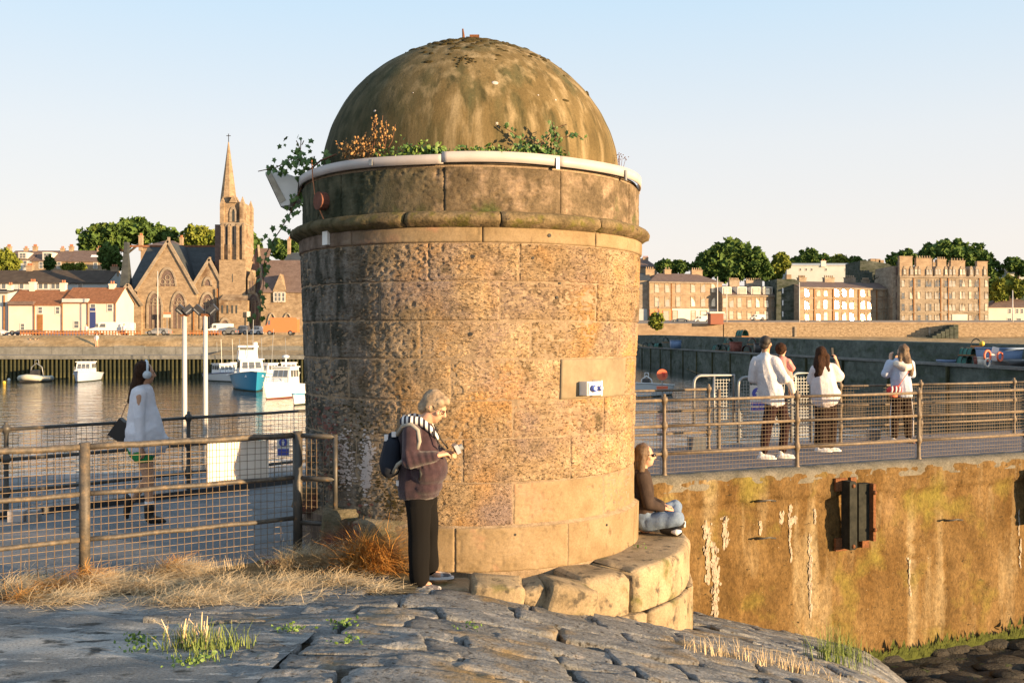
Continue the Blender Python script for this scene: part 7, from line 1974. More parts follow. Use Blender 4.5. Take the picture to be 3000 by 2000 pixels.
# ---- dark inner pier on the right with its ledge and gear
pA, pB = Vector((24.6, 47.5, 0)), Vector((20.5, 171, 0))
pd = (pB-pA); PL = pd.length; pd.normalize(); pn = Vector((-pd.y, pd.x, 0))   # pn points to the left (harbour side)
pr = thing('inner_pier', 'long shaded two-tier stone pier running away on the right side of the harbour', 'pier', (0, 0, 0))
def lerp_px(px):
    t = (px-CX)/F; # x = t*y ; point on line A + s*pd
    s = (t*pA.y-pA.x)/(pd.x-t*pd.y); return s
n = 60
V = []; Q = []
for i in range(n+1):
    s_ = -14+(PL+30)*i/n; p = pA+pd*s_; f = max(0, min(1, s_/PL)); top = 1.60+.95*f; led = .52
    nz1 = .1*noise.noise(Vector((s_*.2, 0, 0)))
    for (o_, z_) in ((0, -4.6), (0+nz1, led), (-2.6, led+.02), (-2.7, top), (-4.0, top+.05), (-12, top-.3)):
        q = p+pn*o_; V.append((q.x, q.y, z_))
for i in range(n):
    for k in range(5): a = i*6+k; Q.append((a, a+1, a+7, a+6))
mesh_np('pier_body', V, Q, M['darkpier'], pr)
for o_, z_, nm in ((-.12, .58, 'ledge_kerb'), (-2.8, 0, '')):
    if nm:
        b = MB(); q0 = pA+pd*-14+pn*o_; q1 = pA+pd*(PL+14)+pn*o_; b.bar((q0.x, q0.y, z_), (q1.x, q1.y, z_), .35, .16); b.build(nm, M['farquay'], pr)
for k in range(0, 16):
    p = pA+pd*(k*8.0)+pn*.06; b = MB(); b.bar((p.x, p.y, -4.4), (p.x, p.y, .45), .16); b.build('timber_fender', M['pile'], pr)
def ledge_pt(px, off=-1.3, z=.56):
    s_ = lerp_px(px); p = pA+pd*s_+pn*off; return Vector((p.x, p.y, z))
rg = random.Random(11)
# lobster pot prototype
def pot_proto(mt):
    t = thing('lobster_pot', 'x', 'lobster pot')
    b = MB(); b.box((0, 0, .03), (.66, .45, .05)); b.build('base', M['wood'], t)
    for x_ in (-.3, 0, .3):
        b = MB(); b.tube([(x_, .21*math.cos(a), .05+.33*math.sin(a)) for a in [k*math.pi/6 for k in range(7)]], .016, 5); b.build('hoop', M['darkmetal'], t)
    vs = []; fs = []
    for i, x_ in enumerate((-.3, -.15, 0, .15, .3)):
        for k in range(7):
            a = k*math.pi/6; vs.append((x_, .20*math.cos(a), .05+(.31 if i % 2 == 0 else .28)*math.sin(a)))
    for i in range(4):
        for k in range(6): fs.append((i*7+k, i*7+k+1, (i+1)*7+k+1, (i+1)*7+k))
    b = MB(); b.add(vs, fs); b.build('netting', mt, t)
    return t
proto_t, proto_r = pot_proto(M['teal']), pot_proto(M['net_r'])
spots = [(1868, 0), (1884, 0), (1903, 0), (1925, 1), (1946, 0), (2068, 0), (2084, 0), (2100, 1), (2112, 0), (2138, 2), (2150, 0), (2165, 1), (2184, 0), (2760, 0), (2776, 1), (2792, 2), (2806, 0), (2768, 1), (2985, 0), (2998, 1), (2990, 2)]
used = set()
POTL = ['teal lobster pot nearest the tower edge on the pier ledge', 'teal lobster pot second from the tower on the pier ledge', 'teal lobster pot at the foot of the stack just left of the blue tub', 'teal lobster pot on top of another, left of the blue tub', 'teal lobster pot standing immediately left of the blue tub',
 'teal lobster pot at the left end of the middle heap', 'teal lobster pot second from the left in the middle heap', 'teal lobster pot raised on the middle heap, left of the red pots', 'teal lobster pot under the left side of the red pots', 'teal lobster pot topmost in the middle heap', 'red lobster pot in the middle heap left of the reddish crate', 'upper red lobster pot right of the reddish crate', 'teal lobster pot beside the dark bin at the right of the middle heap',
 'teal lobster pot bottom left of the stack beside the pale blue fish tub', 'teal lobster pot middle of the stack beside the pale blue fish tub', 'teal lobster pot crowning the stack beside the pale blue fish tub', 'teal lobster pot touching the left side of the pale blue fish tub', 'teal lobster pot perched left on the stack beside the fish tub', 'teal lobster pot bottommost of the pile at the right edge', 'teal lobster pot second in the pile at the right edge', 'teal lobster pot on top of the pile at the right edge']
names_ = {0: 'resting on the ledge', 1: 'stacked second from the bottom', 2: 'on top of its stack'}
for i, (px, lvl) in enumerate(spots):
    pt = proto_r if i in (10, 11) else proto_t
    first = pt.name not in used
    o = pt if first else copy_tree(pt)
    used.add(pt.name)
    sc_ = 2.0 if px < 2300 else 1.25
    o.location = ledge_pt(px, -1.3, 0.56+lvl*.40*sc_); o.scale = (sc_, sc_, sc_); o.rotation_euler = (0, 0, 1.6+rg.uniform(-.5, .5))
    o['label'] = POTL[i]
    o['group'] = 'lobster pots stacked on the pier ledge'
def gear(name, label, cat, px, off, z, fn, mt):
    p = ledge_pt(px, off, z); b = MB(); fn(b); o = b.build(name, mt, None, True); o.location = p; return tag(o, label, cat)
def tub(w, d_, h_):
    def f(b):
        b.box((0, 0, h_/2), (w, d_, h_), taper=1.12); b.box((0, 0, h_-.05), (w*1.15, d_*1.15, .1))
    return f
for (px, off, z, w, d_, h_, mt, lb) in [(1958, -1.0, 0.56, 1.2, 1.6, 1.2, 'bluetub', 'blue plastic tub among the nets at the left of the pier'), (2128, -1.0, 0.56, 1.0, 1.0, 1.1, 'net_r', 'reddish crate in the middle heap on the pier'), (2196, -1.0, 0.56, .9, .9, 1.0, 'darkmetal', 'dark barrel shaped bin at the right of the middle heap'),
                                (2860, -1.2, 0.56, 1.0, 2.6, 1.0, 'bluetub', 'large pale blue fish tub on the pier before the lifebuoys'), (2845, -.7, 0.56, .45, .45, .5, 'frame', 'white fish box at the foot of the large blue tub'), (2826, -.8, 0.56, .4, .4, .5, 'net_r', 'red fish box left of the white one on the pier'), (2735, -1.2, 0.56, 1.3, 1.2, .25, 'bluetub', 'flat blue pallet lying left of the lobster pots')]:
    gear('fish_tub', lb, 'tub', px, off, z, tub(w, d_, h_), M[mt])
# sign with lifebuoys
def ring_buoy(label, px, py, r_, d_, mt):
    p = P(px, py, d_); o = MB().tube([(r_*math.cos(t)*.72, r_*.3*math.cos(t), r_*math.sin(t)) for t in [k*2*math.pi/20 for k in range(20)]], r_*.22, 8, closed=True).build('lifebuoy', mt, None, True); o.location = p; tag(o, label, 'lifebuoy', 'lifebuoys on the pier'); return o
dd_ = ledge_pt(2905).y-2
ring_buoy('orange lifebuoy hanging left of the white board on the pier', 2893, 1042, .26, dd_, M['orange']); ring_buoy('orange lifebuoy hanging right of the white board on the pier', 2930, 1044, .22, dd_, M['orange'])
ring_buoy('cream coloured ring fender lying on the dark heap below the lifebuoys', 2893, 1062, .2, dd_-.3, M['cream'])
o = MB().box((0, 0, 0), (.32, .05, .68), M=Matrix.Rotation(.22, 3, 'Y')).build('white_board', M['boatw']); o.location = P(2914, 1036, dd_+.2); tag(o, 'tilted white board between the two orange lifebuoys on the pier', 'board')
o = rock('tarpaulin_heap', (0, 0, 0), (1.1, 2.2, .55), 9, 0, (0, 0), M['darkmetal']); o.location = ledge_pt(2910, -.9, .7); tag(o, 'dark heap of covered gear on the pier under the lifebuoys', 'tarpaulin')
o = MB().ell((0, 0, 0), (.13, .13, .13)).build('float', M['yellow'], None, True); o.location = P(2877, 1006, dd_); tag(o, 'yellow net float on top of the right hand heap of pots', 'float')

# ---- trees
def tree(name, label, lobes, d, mt, n=2600, leaf=.55, seed=1, group='trees on the rise behind the houses', trunk=True, zb_py=None):
    """lobes: (px, py, rx_px, ry_px) seen at depth d"""
    rnd = np.random.RandomState(seed)
    cxp = sum(l[0] for l in lobes)/len(lobes)
    zb = zt(zb_py if zb_py else max(l[1]+l[3] for l in lobes)+25, d)
    t = thing(name, label, 'tree', (xt(cxp, d), d, zb), 0, group)
    V = []; T = []
    base = np.array([xt(cxp, d), d, zb])
    tot = sum(l[2]*l[3] for l in lobes)
    core = MB()
    for (px, py, rx, ry) in lobes:
        rx *= 1.12; ry *= 1.12; c = np.array([xt(px, d), d, zt(py, d)])-base; rxm = rx/F*d; rzm = ry/F*d; rym = (rxm+rzm)/2*.9
        k = int(n*rx*ry/tot)
        # sub clumps on the lobe's surface
        m_ = 60
        dirs = rnd.normal(size=(m_, 3)); dirs /= np.linalg.norm(dirs, axis=1)[:, None]
        cc = c+dirs*np.array([rxm, rym, rzm])*rnd.uniform(.55, .92, size=(m_, 1)); cr_ = rnd.uniform(.15, .30, size=m_)*min(rxm, rzm)
        ids = rnd.randint(0, m_, size=k)
        dd = rnd.normal(size=(k, 3)); dd /= np.linalg.norm(dd, axis=1)[:, None]
        pos = cc[ids]+dd*cr_[ids][:, None]*rnd.uniform(.6, 1.12, size=(k, 1))
        a = rnd.normal(size=(k, 3)); a /= np.linalg.norm(a, axis=1)[:, None]; e = rnd.normal(size=(k, 3)); e -= a*np.sum(a*e, axis=1)[:, None]; e /= np.linalg.norm(e, axis=1)[:, None]
        s_ = leaf*rnd.uniform(.5, 1.2, size=(k, 1))
        n0 = sum(len(v) for v in V)
        V.append(np.stack([pos-a*s_-e*s_*.5, pos+a*s_*.2-e*s_*.7, pos+a*s_+e*s_*.4, pos-a*s_*.1+e*s_*.8], axis=1).reshape(-1, 3))
        T.append(np.arange(k*4).reshape(-1, 4)+n0)
        core.ell(tuple(c), (rxm*.62, rym*.62, rzm*.62), 10, 8)
    V = np.concatenate(V); T = np.concatenate(T)
    o = mesh_np('crown', V, T, mt, t)
    core.build('inner_foliage', mt, o, False)
    if trunk:
        b = MB(); c0 = lobes[0]; z1 = zt(c0[1], d)-zb; b.tube([(0, 0, -2), (0, 0, z1*.5), (xt(c0[0], d)-base[0], 0, z1)], [.6, .4, .15], 8)
        for l in lobes[1:4]: b.tube([(0, 0, z1*.4), (xt(l[0], d)-base[0], 0, zt(l[1], d)-zb)], [.3, .1], 6)
        b.build('trunk', M['bark'], t)
    return t
tree('broadleaf_tree', 'wide rounded green tree behind the church, left of the spire', [(285, 700, 50, 38), (340, 690, 55, 40), (390, 676, 55, 34), (440, 690, 55, 30), (490, 692, 35, 24), (265, 725, 32, 26)], 215, M['tree'], 6500, .6, 1)
tree('broadleaf_tree', 'olive green tree between the big gable and the church spire', [(575, 700, 42, 36), (612, 705, 30, 34), (545, 712, 26, 28)], 210, M['tree_b'], 3200, .5, 2)
tree('broadleaf_tree', 'dark tree just right of the church spire', [(728, 705, 22, 32), (745, 722, 20, 24)], 205, M['tree'], 1500, .5, 3)
tree('broadleaf_tree', 'green tree far right behind the church hall beside the tower', [(815, 728, 26, 26), (838, 735, 24, 30), (862, 720, 20, 24)], 230, M['tree'], 1800, .5, 4)
tree('broadleaf_tree', 'small dark tree in front of the upper terrace left of the church', [(318, 750, 28, 34), (330, 770, 26, 26)], 180, M['tree'], 2200, .45, 5)
tree('broadleaf_tree', 'yellow-green bush tree at the left edge of the photo', [(10, 762, 34, 30), (32, 775, 24, 22)], 178, M['tree_b'], 1800, .45, 6)
tree('garden_bush', 'small green bush between the terrace houses', [(145, 770, 16, 18)], 190, M['tree'], 600, .35, 7, trunk=False)
tree('garden_bush', 'low yellow-green bushes below the skylight house', [(200, 782, 20, 10), (235, 782, 18, 10)], 190, M['tree_b'], 700, .35, 8, trunk=False)
c5x = lambda c: 1850+c/2.0452
c5y = lambda c: 650+c/2.0452
def T5(lb, lobes, d, mt, n, leaf, seed, **k):
    return tree('broadleaf_tree', lb, [(c5x(a), c5y(b_), r1/2.0452, r2/2.0452) for a, b_, r1, r2 in lobes], d, mt, n, leaf, seed, group='trees behind the tenements', **k)
T5('largest round dark green tree behind the three storey block', [(600, 190, 110, 80), (500, 240, 100, 80), (700, 230, 100, 90), (580, 290, 120, 70), (440, 280, 80, 60), (760, 290, 80, 60)], 285, M['tree'], 8500, .75, 11)
T5('small dark tree between the reddish hill house and the largest tree', [(200, 270, 55, 48), (290, 270, 60, 38)], 285, M['tree'], 2000, .6, 12)
T5('olive tree right of the largest tree', [(900, 240, 55, 48), (850, 300, 60, 50)], 290, M['tree_b'], 2200, .6, 13)
T5('round dark tree behind the pale block', [(1080, 215, 90, 50), (1150, 240, 60, 40), (1010, 250, 60, 40)], 315, M['tree'], 3400, .65, 14)
T5('small olive tree at the right end of the pale block', [(1240, 235, 50, 35)], 315, M['tree_b'], 1000, .6, 15)
T5('low round tree left of the grey gable block', [(1345, 240, 55, 30)], 315, M['tree'], 1000, .6, 16)
T5('dark tree peeping behind the first chimneys of the tall tenement', [(1640, 215, 80, 45), (1580, 235, 50, 40)], 300, M['tree'], 2200, .6, 17)
T5('huge spreading tree behind the tall tenement roofline', [(1850, 165, 90, 60), (1950, 190, 110, 75), (2060, 220, 90, 80), (2120, 300, 80, 90), (2150, 400, 55, 80), (1780, 190, 50, 40)], 300, M['tree'], 8000, .7, 18)
T5('tree beside the dark roofed house at the far right', [(2290, 255, 60, 40), (2340, 280, 50, 45)], 295, M['tree'], 1800, .6, 19)
T5('sunlit bushy tree above the white villa', [(2250, 380, 80, 50), (2330, 400, 70, 55), (2200, 430, 60, 40)], 265, M['tree_b'], 3400, .55, 20)
tree('shore_bush', 'single round green bush growing on the sea wall near the tower', [(1922, 940, 21, 20), (1925, 955, 16, 10)], 188, M['tree_b'], 900, .3, 21, group='shore bushes', trunk=False, zb_py=965)

# ---- boats
def boat(name, label, px, py_wl, Lm, Bm, rz, hull, cab=1, stripe=None, mast=0, keel=None, extra=None, scale_h=1.0, group='boats moored in the harbour'):
    """px = centre, py_wl = waterline pixel; bow towards local -y"""
    d = (EYE-WZ)*F/(py_wl-HY); x = xt(px, d)
    t = thing(name, label, 'boat', (x, d, WZ), rz, group)
    ns, K = 14, 7
    fb = 1.0*scale_h*Bm/2.6
    def sect(f, out=0):
        # f: 0 = bow .. 1 = stern
        hw = Bm/2*(math.sin(min(1, f*1.35)*math.pi/2)**.75)*(1-.12*max(0, f-.6))+out
        sheer = fb*(1.35-.45*f+.12*max(0, f-.7))
        y = -Lm/2+Lm*f
        rake = .35*fb*(1-f)**3
        pts = []
        for k in range(K):
            u = k/(K-1); z = -.25+(sheer+.25)*u
            w = hw*(.55+.45*u**.6) if f > .03 else hw
            pts.append((w, y-rake*u*2, z))
        return pts
    V = []; Q = []
    for i in range(ns+1):
        s_ = sect(i/ns)
        V += [(-a, b_, c) for a, b_, c in s_[::-1]]+[(a, b_, c) for a, b_, c in s_]
    W2 = 2*K
    for i in range(ns):
        for k in range(W2-1): q = i*W2+k; Q.append((q, q+1, q+W2+1, q+W2))
    for k in range(K-1): Q.append((ns*W2+k, ns*W2+k+1, ns*W2+W2-2-k, ns*W2+W2-1-k))
    mesh_np('hull', V, Q, hull, t, smooth=True)
    # deck
    V = []; Q = []
    for i in range(ns+1):
        s_ = sect(i/ns)[-1]; V += [(-s_[0]*.96, s_[1], s_[2]-.12), (s_[0]*.96, s_[1], s_[2]-.12)]
    for i in range(ns): Q.append((i*2, i*2+1, i*2+3, i*2+2))
    mesh_np('deck', V, Q, M['boatw'], t)
    # gunwale
    for sg in (-1, 1):
        b = MB(); b.tube([(sg*sect(i/ns)[-1][0], sect(i/ns)[-1][1], sect(i/ns)[-1][2]) for i in range(ns+1)], .05, 6); b.build('gunwale', M['boatw'] if not stripe else stripe, t, True)
    for sg in (-1, 1):
        b = MB(); vs = []; fs = []
        for i in range(ns+1):
            s0 = sect(i/ns, .02); vs += [(sg*(s0[1][0]+.0), s0[1][1], -.22), (sg*(s0[2][0]), s0[2][1], .10)]
        for i in range(ns): fs.append((i*2, i*2+1, i*2+3, i*2+2))
        b.add(vs, fs); b.build('waterline_band', keel or M['boatk'], t)
    if cab:
        cw = Bm*.70; z0 = fb*.95; H = 1.25*scale_h; y0, y1 = -Lm*.16, Lm*.20
        b = MB(); b.add([(-cw/2, y0, z0), (cw/2, y0, z0), (cw/2, y1, z0), (-cw/2, y1, z0), (-cw*.44, y0+H*.35, z0+H), (cw*.44, y0+H*.35, z0+H), (cw*.46, y1, z0+H), (-cw*.46, y1, z0+H)], [(3, 2, 1, 0), (4, 5, 6, 7), (0, 1, 5, 4), (1, 2, 6, 5), (2, 3, 7, 6), (3, 0, 4, 7)])
        b.build('cabin', M['boatw'], t)
        b = MB(); b.box((0, (y0+H*.3+y1)/2, z0+H+.04), (cw*1.02, (y1-y0-H*.3)*1.15, .09)); b.build('cabin_roof', M['boatw'], t)
        zz0, zz1 = z0+H*.48, z0+H*.86
        for k in (-1, 0, 1):
            b = MB(); f0, f1 = .48, .86; xw = cw*.27
            b.add([(k*xw-xw*.40, y0+H*.35*f0-.03, zz0), (k*xw+xw*.40, y0+H*.35*f0-.03, zz0), (k*xw*.95+xw*.38, y0+H*.35*f1-.03, zz1), (k*xw*.95-xw*.38, y0+H*.35*f1-.03, zz1)], [(0, 1, 2, 3)]); b.build('window', M['glass'], t)
        for sg in (-1, 1):
            for k in range(3):
                ya = y0+.35*H+(y1-y0-.4*H)*(k+.12)/3; yb = y0+.35*H+(y1-y0-.4*H)*(k+.88)/3
                b = MB(); xa = sg*(cw*.5-.028*cw+.03); b.add([(xa, ya, zz0), (xa, yb, zz0), (xa*.985, yb, zz1), (xa*.985, ya, zz1)], [(0, 1, 2, 3)]); b.build('window', M['glass'], t)
        b = MB(); b.box((0, -Lm*.28, z0+.18), (cw*.75, Lm*.22, .42), taper=.8); b.build('foredeck_cuddy', M['boatw'], t)
        b = MB()
        for sg in (-1, 1):
            pts = [(sg*sect(f)[-1][0]*.93, sect(f)[-1][1], sect(f)[-1][2]+.45) for f in (.02, .12, .24, .36)]
            b.tube(pts, .025, 5)
            for f in (.12, .24, .36): s_ = sect(f)[-1]; b.tube([(sg*s_[0]*.93, s_[1], s_[2]-.1), (sg*s_[0]*.93, s_[1], s_[2]+.45)], .02, 5)
        b.build('pulpit_rail', M['galv'], t)
        for m_ in range(mast):
            b = MB(); y_ = y0+.8+m_*.9; b.tube([((m_-.5)*.5, y_, z0+H), ((m_-.5)*.7, y_+.2*m_, z0+H+2.6+m_*.9)], .03, 5); b.build('mast', M['galv'], t)
        if extra == 'flybridge':
            b = MB(); b.box((-.2, .6, z0+H+.45), (cw*.8, 1.4, .75), taper=.9); b.box((-.2, .4, z0+H+1.15), (cw*.82, 1.2, .16)); b.bar((-.2-cw*.35, .3, z0+H+.8), (-.2-cw*.35, .3, z0+H+1.1), .06); b.bar((-.2+cw*.35, .3, z0+H+.8), (-.2+cw*.35, .3, z0+H+1.1), .06); b.build('flybridge', M['boatw'], t)
            b = MB(); b.tube([(.5, .9, z0+H), (.5, .9, z0+H+1.5)], .22, 10); b.build('radar_post', M['boatw'], t)
        if extra == 'radar':
            b = MB(); b.tube([(0, .3, z0+H), (0, .3, z0+H+.75)], .06, 6); b.build('radar_post', M['boatw'], t)
            b = MB(); b.ell((0, .3, z0+H+.82), (.28, .28, .14)); b.build('radar_dome', M['boatw'], t, True)
    return t
boat('motor_boat', 'turquoise hulled cabin boat with white wheelhouse and flybridge, largest of the moored boats', 734, 1141, 6.6, 3.0, R_(22), M['boatb'], 1, M['boatw'], 2, extra='flybridge', scale_h=1.12)
boat('motor_boat', 'white cabin boat with round radar dome moored next to the tower edge', 832, 1163, 5.2, 2.2, R_(-14), M['boatw'], 1, None, 0, M['boatr'], 'radar', scale_h=1.1)
boat('motor_boat', 'white motor boat with navy stripe left of the turquoise boat', 655, 1116, 5.6, 2.3, R_(42), M['boatw'], 1, M['boatn'], 1, scale_h=.85)
boat('motor_boat', 'small white boat behind the navy striped one, furthest left of the cluster', 600, 1100, 5.5, 1.7, R_(60), M['boatw'], 1, None, 1, scale_h=.75)
boat('motor_boat', 'white boat half hidden behind the turquoise boat', 712, 1122, 5.0, 2.2, R_(10), M['boatw'], 1, None, 2, scale_h=.9)
boat('motor_boat', 'small white open boat with blue outboard cut off by the tower', 888, 1182, 3.6, 1.5, R_(-5), M['boatw'], 0, M['boatb'], 0, scale_h=1.0)
boat('cabin_boat', 'small pale blue cabin boat lying alone before the piled quay', 250, 1116, 5.2, 2.3, R_(6), M['hoodie'], 1, M['boatw'], 0, scale_h=.95)
boat('motor_boat', 'white boat with rounded frame just right of the tower', 1905, 1160, 5.0, 2.2, R_(-30), M['boatw'], 0, None, 0)
boat('motor_boat', 'small white boat squeezed between the navy striped and the half hidden boat', 690, 1111, 4.6, 2.0, R_(30), M['boatw'], 1, None, 1, scale_h=.9)
boat('motor_boat', 'white boat with blue stripe behind the radar dome boat', 776, 1121, 5.6, 2.4, R_(-20), M['boatw'], 1, M['boatn'], 2, scale_h=.9)
boat('motor_boat', 'far white boat close to the tower behind the radar dome boat', 846, 1117, 5.2, 2.4, R_(15), M['boatw'], 1, None, 1, scale_h=.9)
boat('motor_boat', 'low white cuddy boat at the back left of the cluster', 642, 1102, 5.2, 2.1, R_(50), M['boatw'], 1, M['boatb'], 1, scale_h=.7)
# inflatable with cradle frame
def rib(label, px, wl, sc_, rz, tube_m, frame_m):
    d = (EYE-WZ)*F/(wl-HY); t = thing('inflatable_boat', label, 'boat', (xt(px, d), d, WZ), rz, 'boats moored in the harbour')
    b = MB(); b.tube([(-.95*sc_, 1.4*sc_, .3), (-1.0*sc_, 0, .32), (-.8*sc_, -1.1*sc_, .42), (0, -1.7*sc_, .55), (.8*sc_, -1.1*sc_, .42), (1.0*sc_, 0, .32), (.95*sc_, 1.4*sc_, .3)], .27*sc_, 10); b.build('tube', tube_m, t, True)
    b = MB(); b.box((0, 0, .2), (1.6*sc_, 2.6*sc_, .3)); b.build('floor', M['darkmetal'], t)
    b = MB(); b.tube([(-.6*sc_, .6, .4), (-.45*sc_, .6, 1.3*sc_), (0, .6, 1.65*sc_), (.45*sc_, .6, 1.3*sc_), (.6*sc_, .6, .4)], .06, 6); b.tube([(-.2*sc_, .6, 1.5*sc_), (-.15*sc_, .6, 1.95*sc_), (.15*sc_, .6, 1.95*sc_), (.2*sc_, .6, 1.5*sc_)], .04, 5); b.build('arch_frame', frame_m, t, True)
    b = MB(); b.box((0, .2, .75), (.7*sc_, .6, .9)); b.build('console', M['darkmetal'], t)
    return t
rib('pale inflatable boat with arch frame lying alone at the far left', 101, 1118, 1.15, .1, M['rubber'], M['galv'])
rib('white framed inflatable moored just right of the tower beyond the railing', 1893, 1152, .85, -.2, M['boatw'], M['boatw'])
# red disc marker
mk = thing('disc_marker', 'orange round disc marker on a pole beside the white framed boat', 'marker', (xt(1940, 70), 70, WZ))
b = MB(); b.tube([(0, 0, 0), (0, 0, zt(1100, 70)-WZ)], .05, 6); b.build('pole', M['galv'], mk)
b = MB(); zc = zt(1097, 70)-WZ; b.tube([(0, -.06, zc), (0, -.0, zc)], .39, 24); b.build('disc', M['orange'], mk)
b = MB(); b.box((.05, -.08, zc), (.05, .03, .36)); b.box((.15, -.08, zc), (.05, .03, .3)); b.build('disc_marks', M['redbag'], mk)
b = MB(); b.box((0, 0, zt(1137, 70)-WZ), (.75, .4, .3)); b.build('red_float', M['orange'], mk)
# mooring floats
for (px, py, mt, lb) in [(12, 1123, 'yellow', 'small yellow mooring buoy at the left edge'), (26, 1115, 'white', 'small white mooring buoy beside the yellow one')]:
    d = (EYE-WZ)*F/(py-HY); o = MB().ell((0, 0, .1), (.16, .16, .17)).build('buoy', M[mt], None, True); o.location = (xt(px, d), d, WZ); tag(o, lb, 'buoy')
# ---------------------------------------------------------------- dry grass and plants
def strands(name, spots, n, L, w, mt, seed, lie=.8, parent=None, curl=.5):
    """spots: (x, y, sx, sy, height of the heap, weight)"""
    rnd = np.random.RandomState(seed)
    ws = np.array([s[5] for s in spots], float); ws /= ws.sum()
    V = []; Q = []
    cnt = (ws*n).astype(int)
    for s_, k in zip(spots, cnt):
        for _ in range(k):
            ang = rnd.uniform(0, 2*math.pi); rr = abs(rnd.normal())*.6
            x = s_[0]+math.cos(ang)*rr*s_[2]; y = s_[1]+math.sin(ang)*rr*s_[3]
            h = S(x, y) if s_[4] >= 0 else 0
            g = max(0, 1-rr*rr*.6); zz = max(h, -3)+.03+rnd.uniform(0, 1)**1.3*s_[4]*g
            yaw = rnd.uniform(0, 2*math.pi); el = rnd.uniform(-.3, .9)*(1-lie)+rnd.normal()*.18+(0.9*(1-lie))
            l = L*rnd.uniform(.5, 1.25); dirv = np.array([math.cos(yaw)*math.cos(el), math.sin(yaw)*math.cos(el), math.sin(el)])
            side = np.array([-math.sin(yaw), math.cos(yaw), 0])*w*rnd.uniform(.6, 1.2)
            cv = rnd.normal()*curl; dv = -abs(rnd.normal())*curl*.6
            p = np.array([x, y, zz]); n0 = len(V)
            for q in range(4):
                t = q/3; pp_ = p+dirv*l*t+side/w*cv*l*t*t*.4+np.array([0, 0, dv*l*t*t*.5]); pp_[2] = max(pp_[2], h+.012)
                f = 1-.7*t; V.append(pp_-side*f); V.append(pp_+side*f+np.array([0, 0, w*.3]))
            for q in range(3): Q.append((n0+q*2, n0+q*2+1, n0+q*2+3, n0+q*2+2))
    o = mesh_np(name, V, Q, mt, parent)
    return o
def gp(px, py, z=0.0):
    """ground point at pixel, iterating on the slope"""
    d = (EYE-z)*F/(py-HY)
    for _ in range(30):
        h = S(xt(px, d), d); d = .5*d+.5*min(14, max(2.5, (EYE-h)*F/(py-HY)))
    return xt(px, d), d
sp_ = []
for (px, py, wpx, hpx, hh, wt) in [(270, 1745, 80, 30, .12, 5), (520, 1705, 100, 30, .12, 6), (420, 1740, 120, 30, .08, 4), (650, 1745, 150, 24, .07, 6), (820, 1735, 140, 22, .07, 5), (980, 1725, 120, 18, .06, 4), (560, 1775, 170, 14, .035, 5), (180, 1770, 120, 22, .04, 3), (40, 1750, 60, 26, .09, 2), (100, 1722, 100, 12, .08, 2), (780, 1760, 150, 12, .03, 3), (330, 1715, 120, 10, .07, 2), (1100, 1740, 80, 12, .03, 1)]:
    x, y = gp(px, py); sp_.append((x, min(y, FENCE(x)+.1 if x < -1.9 else 8.9), wpx/F*y, .30, hh, wt))
tag(strands('dry_grass', sp_, 17000, .20, .0019, M['hay'], 5, .86), 'mown dry straw-coloured grass lying in heaps along the foot of the front fence', 'dry grass', kind='stuff')
sp_ = []
for (px, py, wpx, hh, wt) in [(255, 1740, 55, .18, 3), (120, 1745, 18, .10, 1), (55, 1770, 40, .05, 1), (170, 1745, 16, .10, 1), (500, 1700, 60, .15, 2)]:
    x, y = gp(px, py); sp_.append((x, y, wpx/F*y, .22, hh, wt))
tag(strands('orange_grass_heap', sp_, 1500, .2, .0026, M['straw'], 6, .86), 'orange-tinted dry grass tufts on the heaps at the lower left', 'dry grass', kind='stuff')
strands_t = strands('straw_clump', [(-1.27, 8.62, .20, .10, .26, 3), (-1.08, 8.62, .12, .08, .22, 1)], 1500, .34, .0028, M['straw'], 8, .52, curl=.9)
tag(strands_t, 'glowing orange clump of long dry grass left of the woman with the camera', 'dry grass', kind='stuff')
tag(strands('dry_grass_tuft', [(-1.45, 8.75, .26, .14, .12, 3), (-1.75, 8.85, .25, .1, .10, 2), (-2.0, 8.8, .2, .1, .10, 1)], 2600, .26, .0019, M['hay'], 9, .6, curl=.9), 'pale tangled dry grass at the fence end post beside the tower', 'dry grass', kind='stuff')
# upright blades by the fence
def blades(name, label, spots, n, L, mt, seed, w=.003, spread=.05, kind=None, cat='grass', head=None):
    rnd = np.random.RandomState(seed); V = []; Q = []
    for (x, y, s_) in spots:
        for _ in range(n):
            bx = x+rnd.normal()*s_; by = y+rnd.normal()*s_*.6; h = max(S(bx, by), -2.7)+.0; yaw = rnd.uniform(0, 6.28); lean = abs(rnd.normal())*.45; l = L*rnd.uniform(.45, 1.15); n0 = len(V)
            sd = np.array([-math.sin(yaw), math.cos(yaw), 0])
            for q in range(4):
                t = q/3; r_ = lean*l*t*t*1.1; p = np.array([bx+math.cos(yaw)*r_, by+math.sin(yaw)*r_, h+l*t*(1-.25*lean*t)])
                f = w*(1-.8*t)*(1 if not head or q < 2 else head)
                V.append(p-sd*f); V.append(p+sd*f)
            for q in range(3): Q.append((n0+q*2, n0+q*2+1, n0+q*2+3, n0+q*2+2))
    o = mesh_np(name, V, Q, mt); return tag(o, label, cat, kind='stuff')
sp_ = []
for px in range(0, 620, 17):
    x, y = gp(px, 1735); sp_.append((x, FENCE(x)-.12, .1))
blades('fence_grass', 'pale upright grass blades growing along the foot of the front fence', sp_, 16, .13, M['hay'], 3)
for (px, py, n, L, lb) in [(565, 1905, 170, .15, 'largest green and gold grass tuft in the stone joints at the lower left'), (668, 1905, 60, .15, 'small grass tuft right of the largest one in the stone joints'), (600, 1935, 60, .10, 'low green grass patch in front of the largest tuft')]:
    x, y = gp(px, py); blades('grass_tuft', lb, [(x, y, .09)], n, L, M['grass'], px, .004)
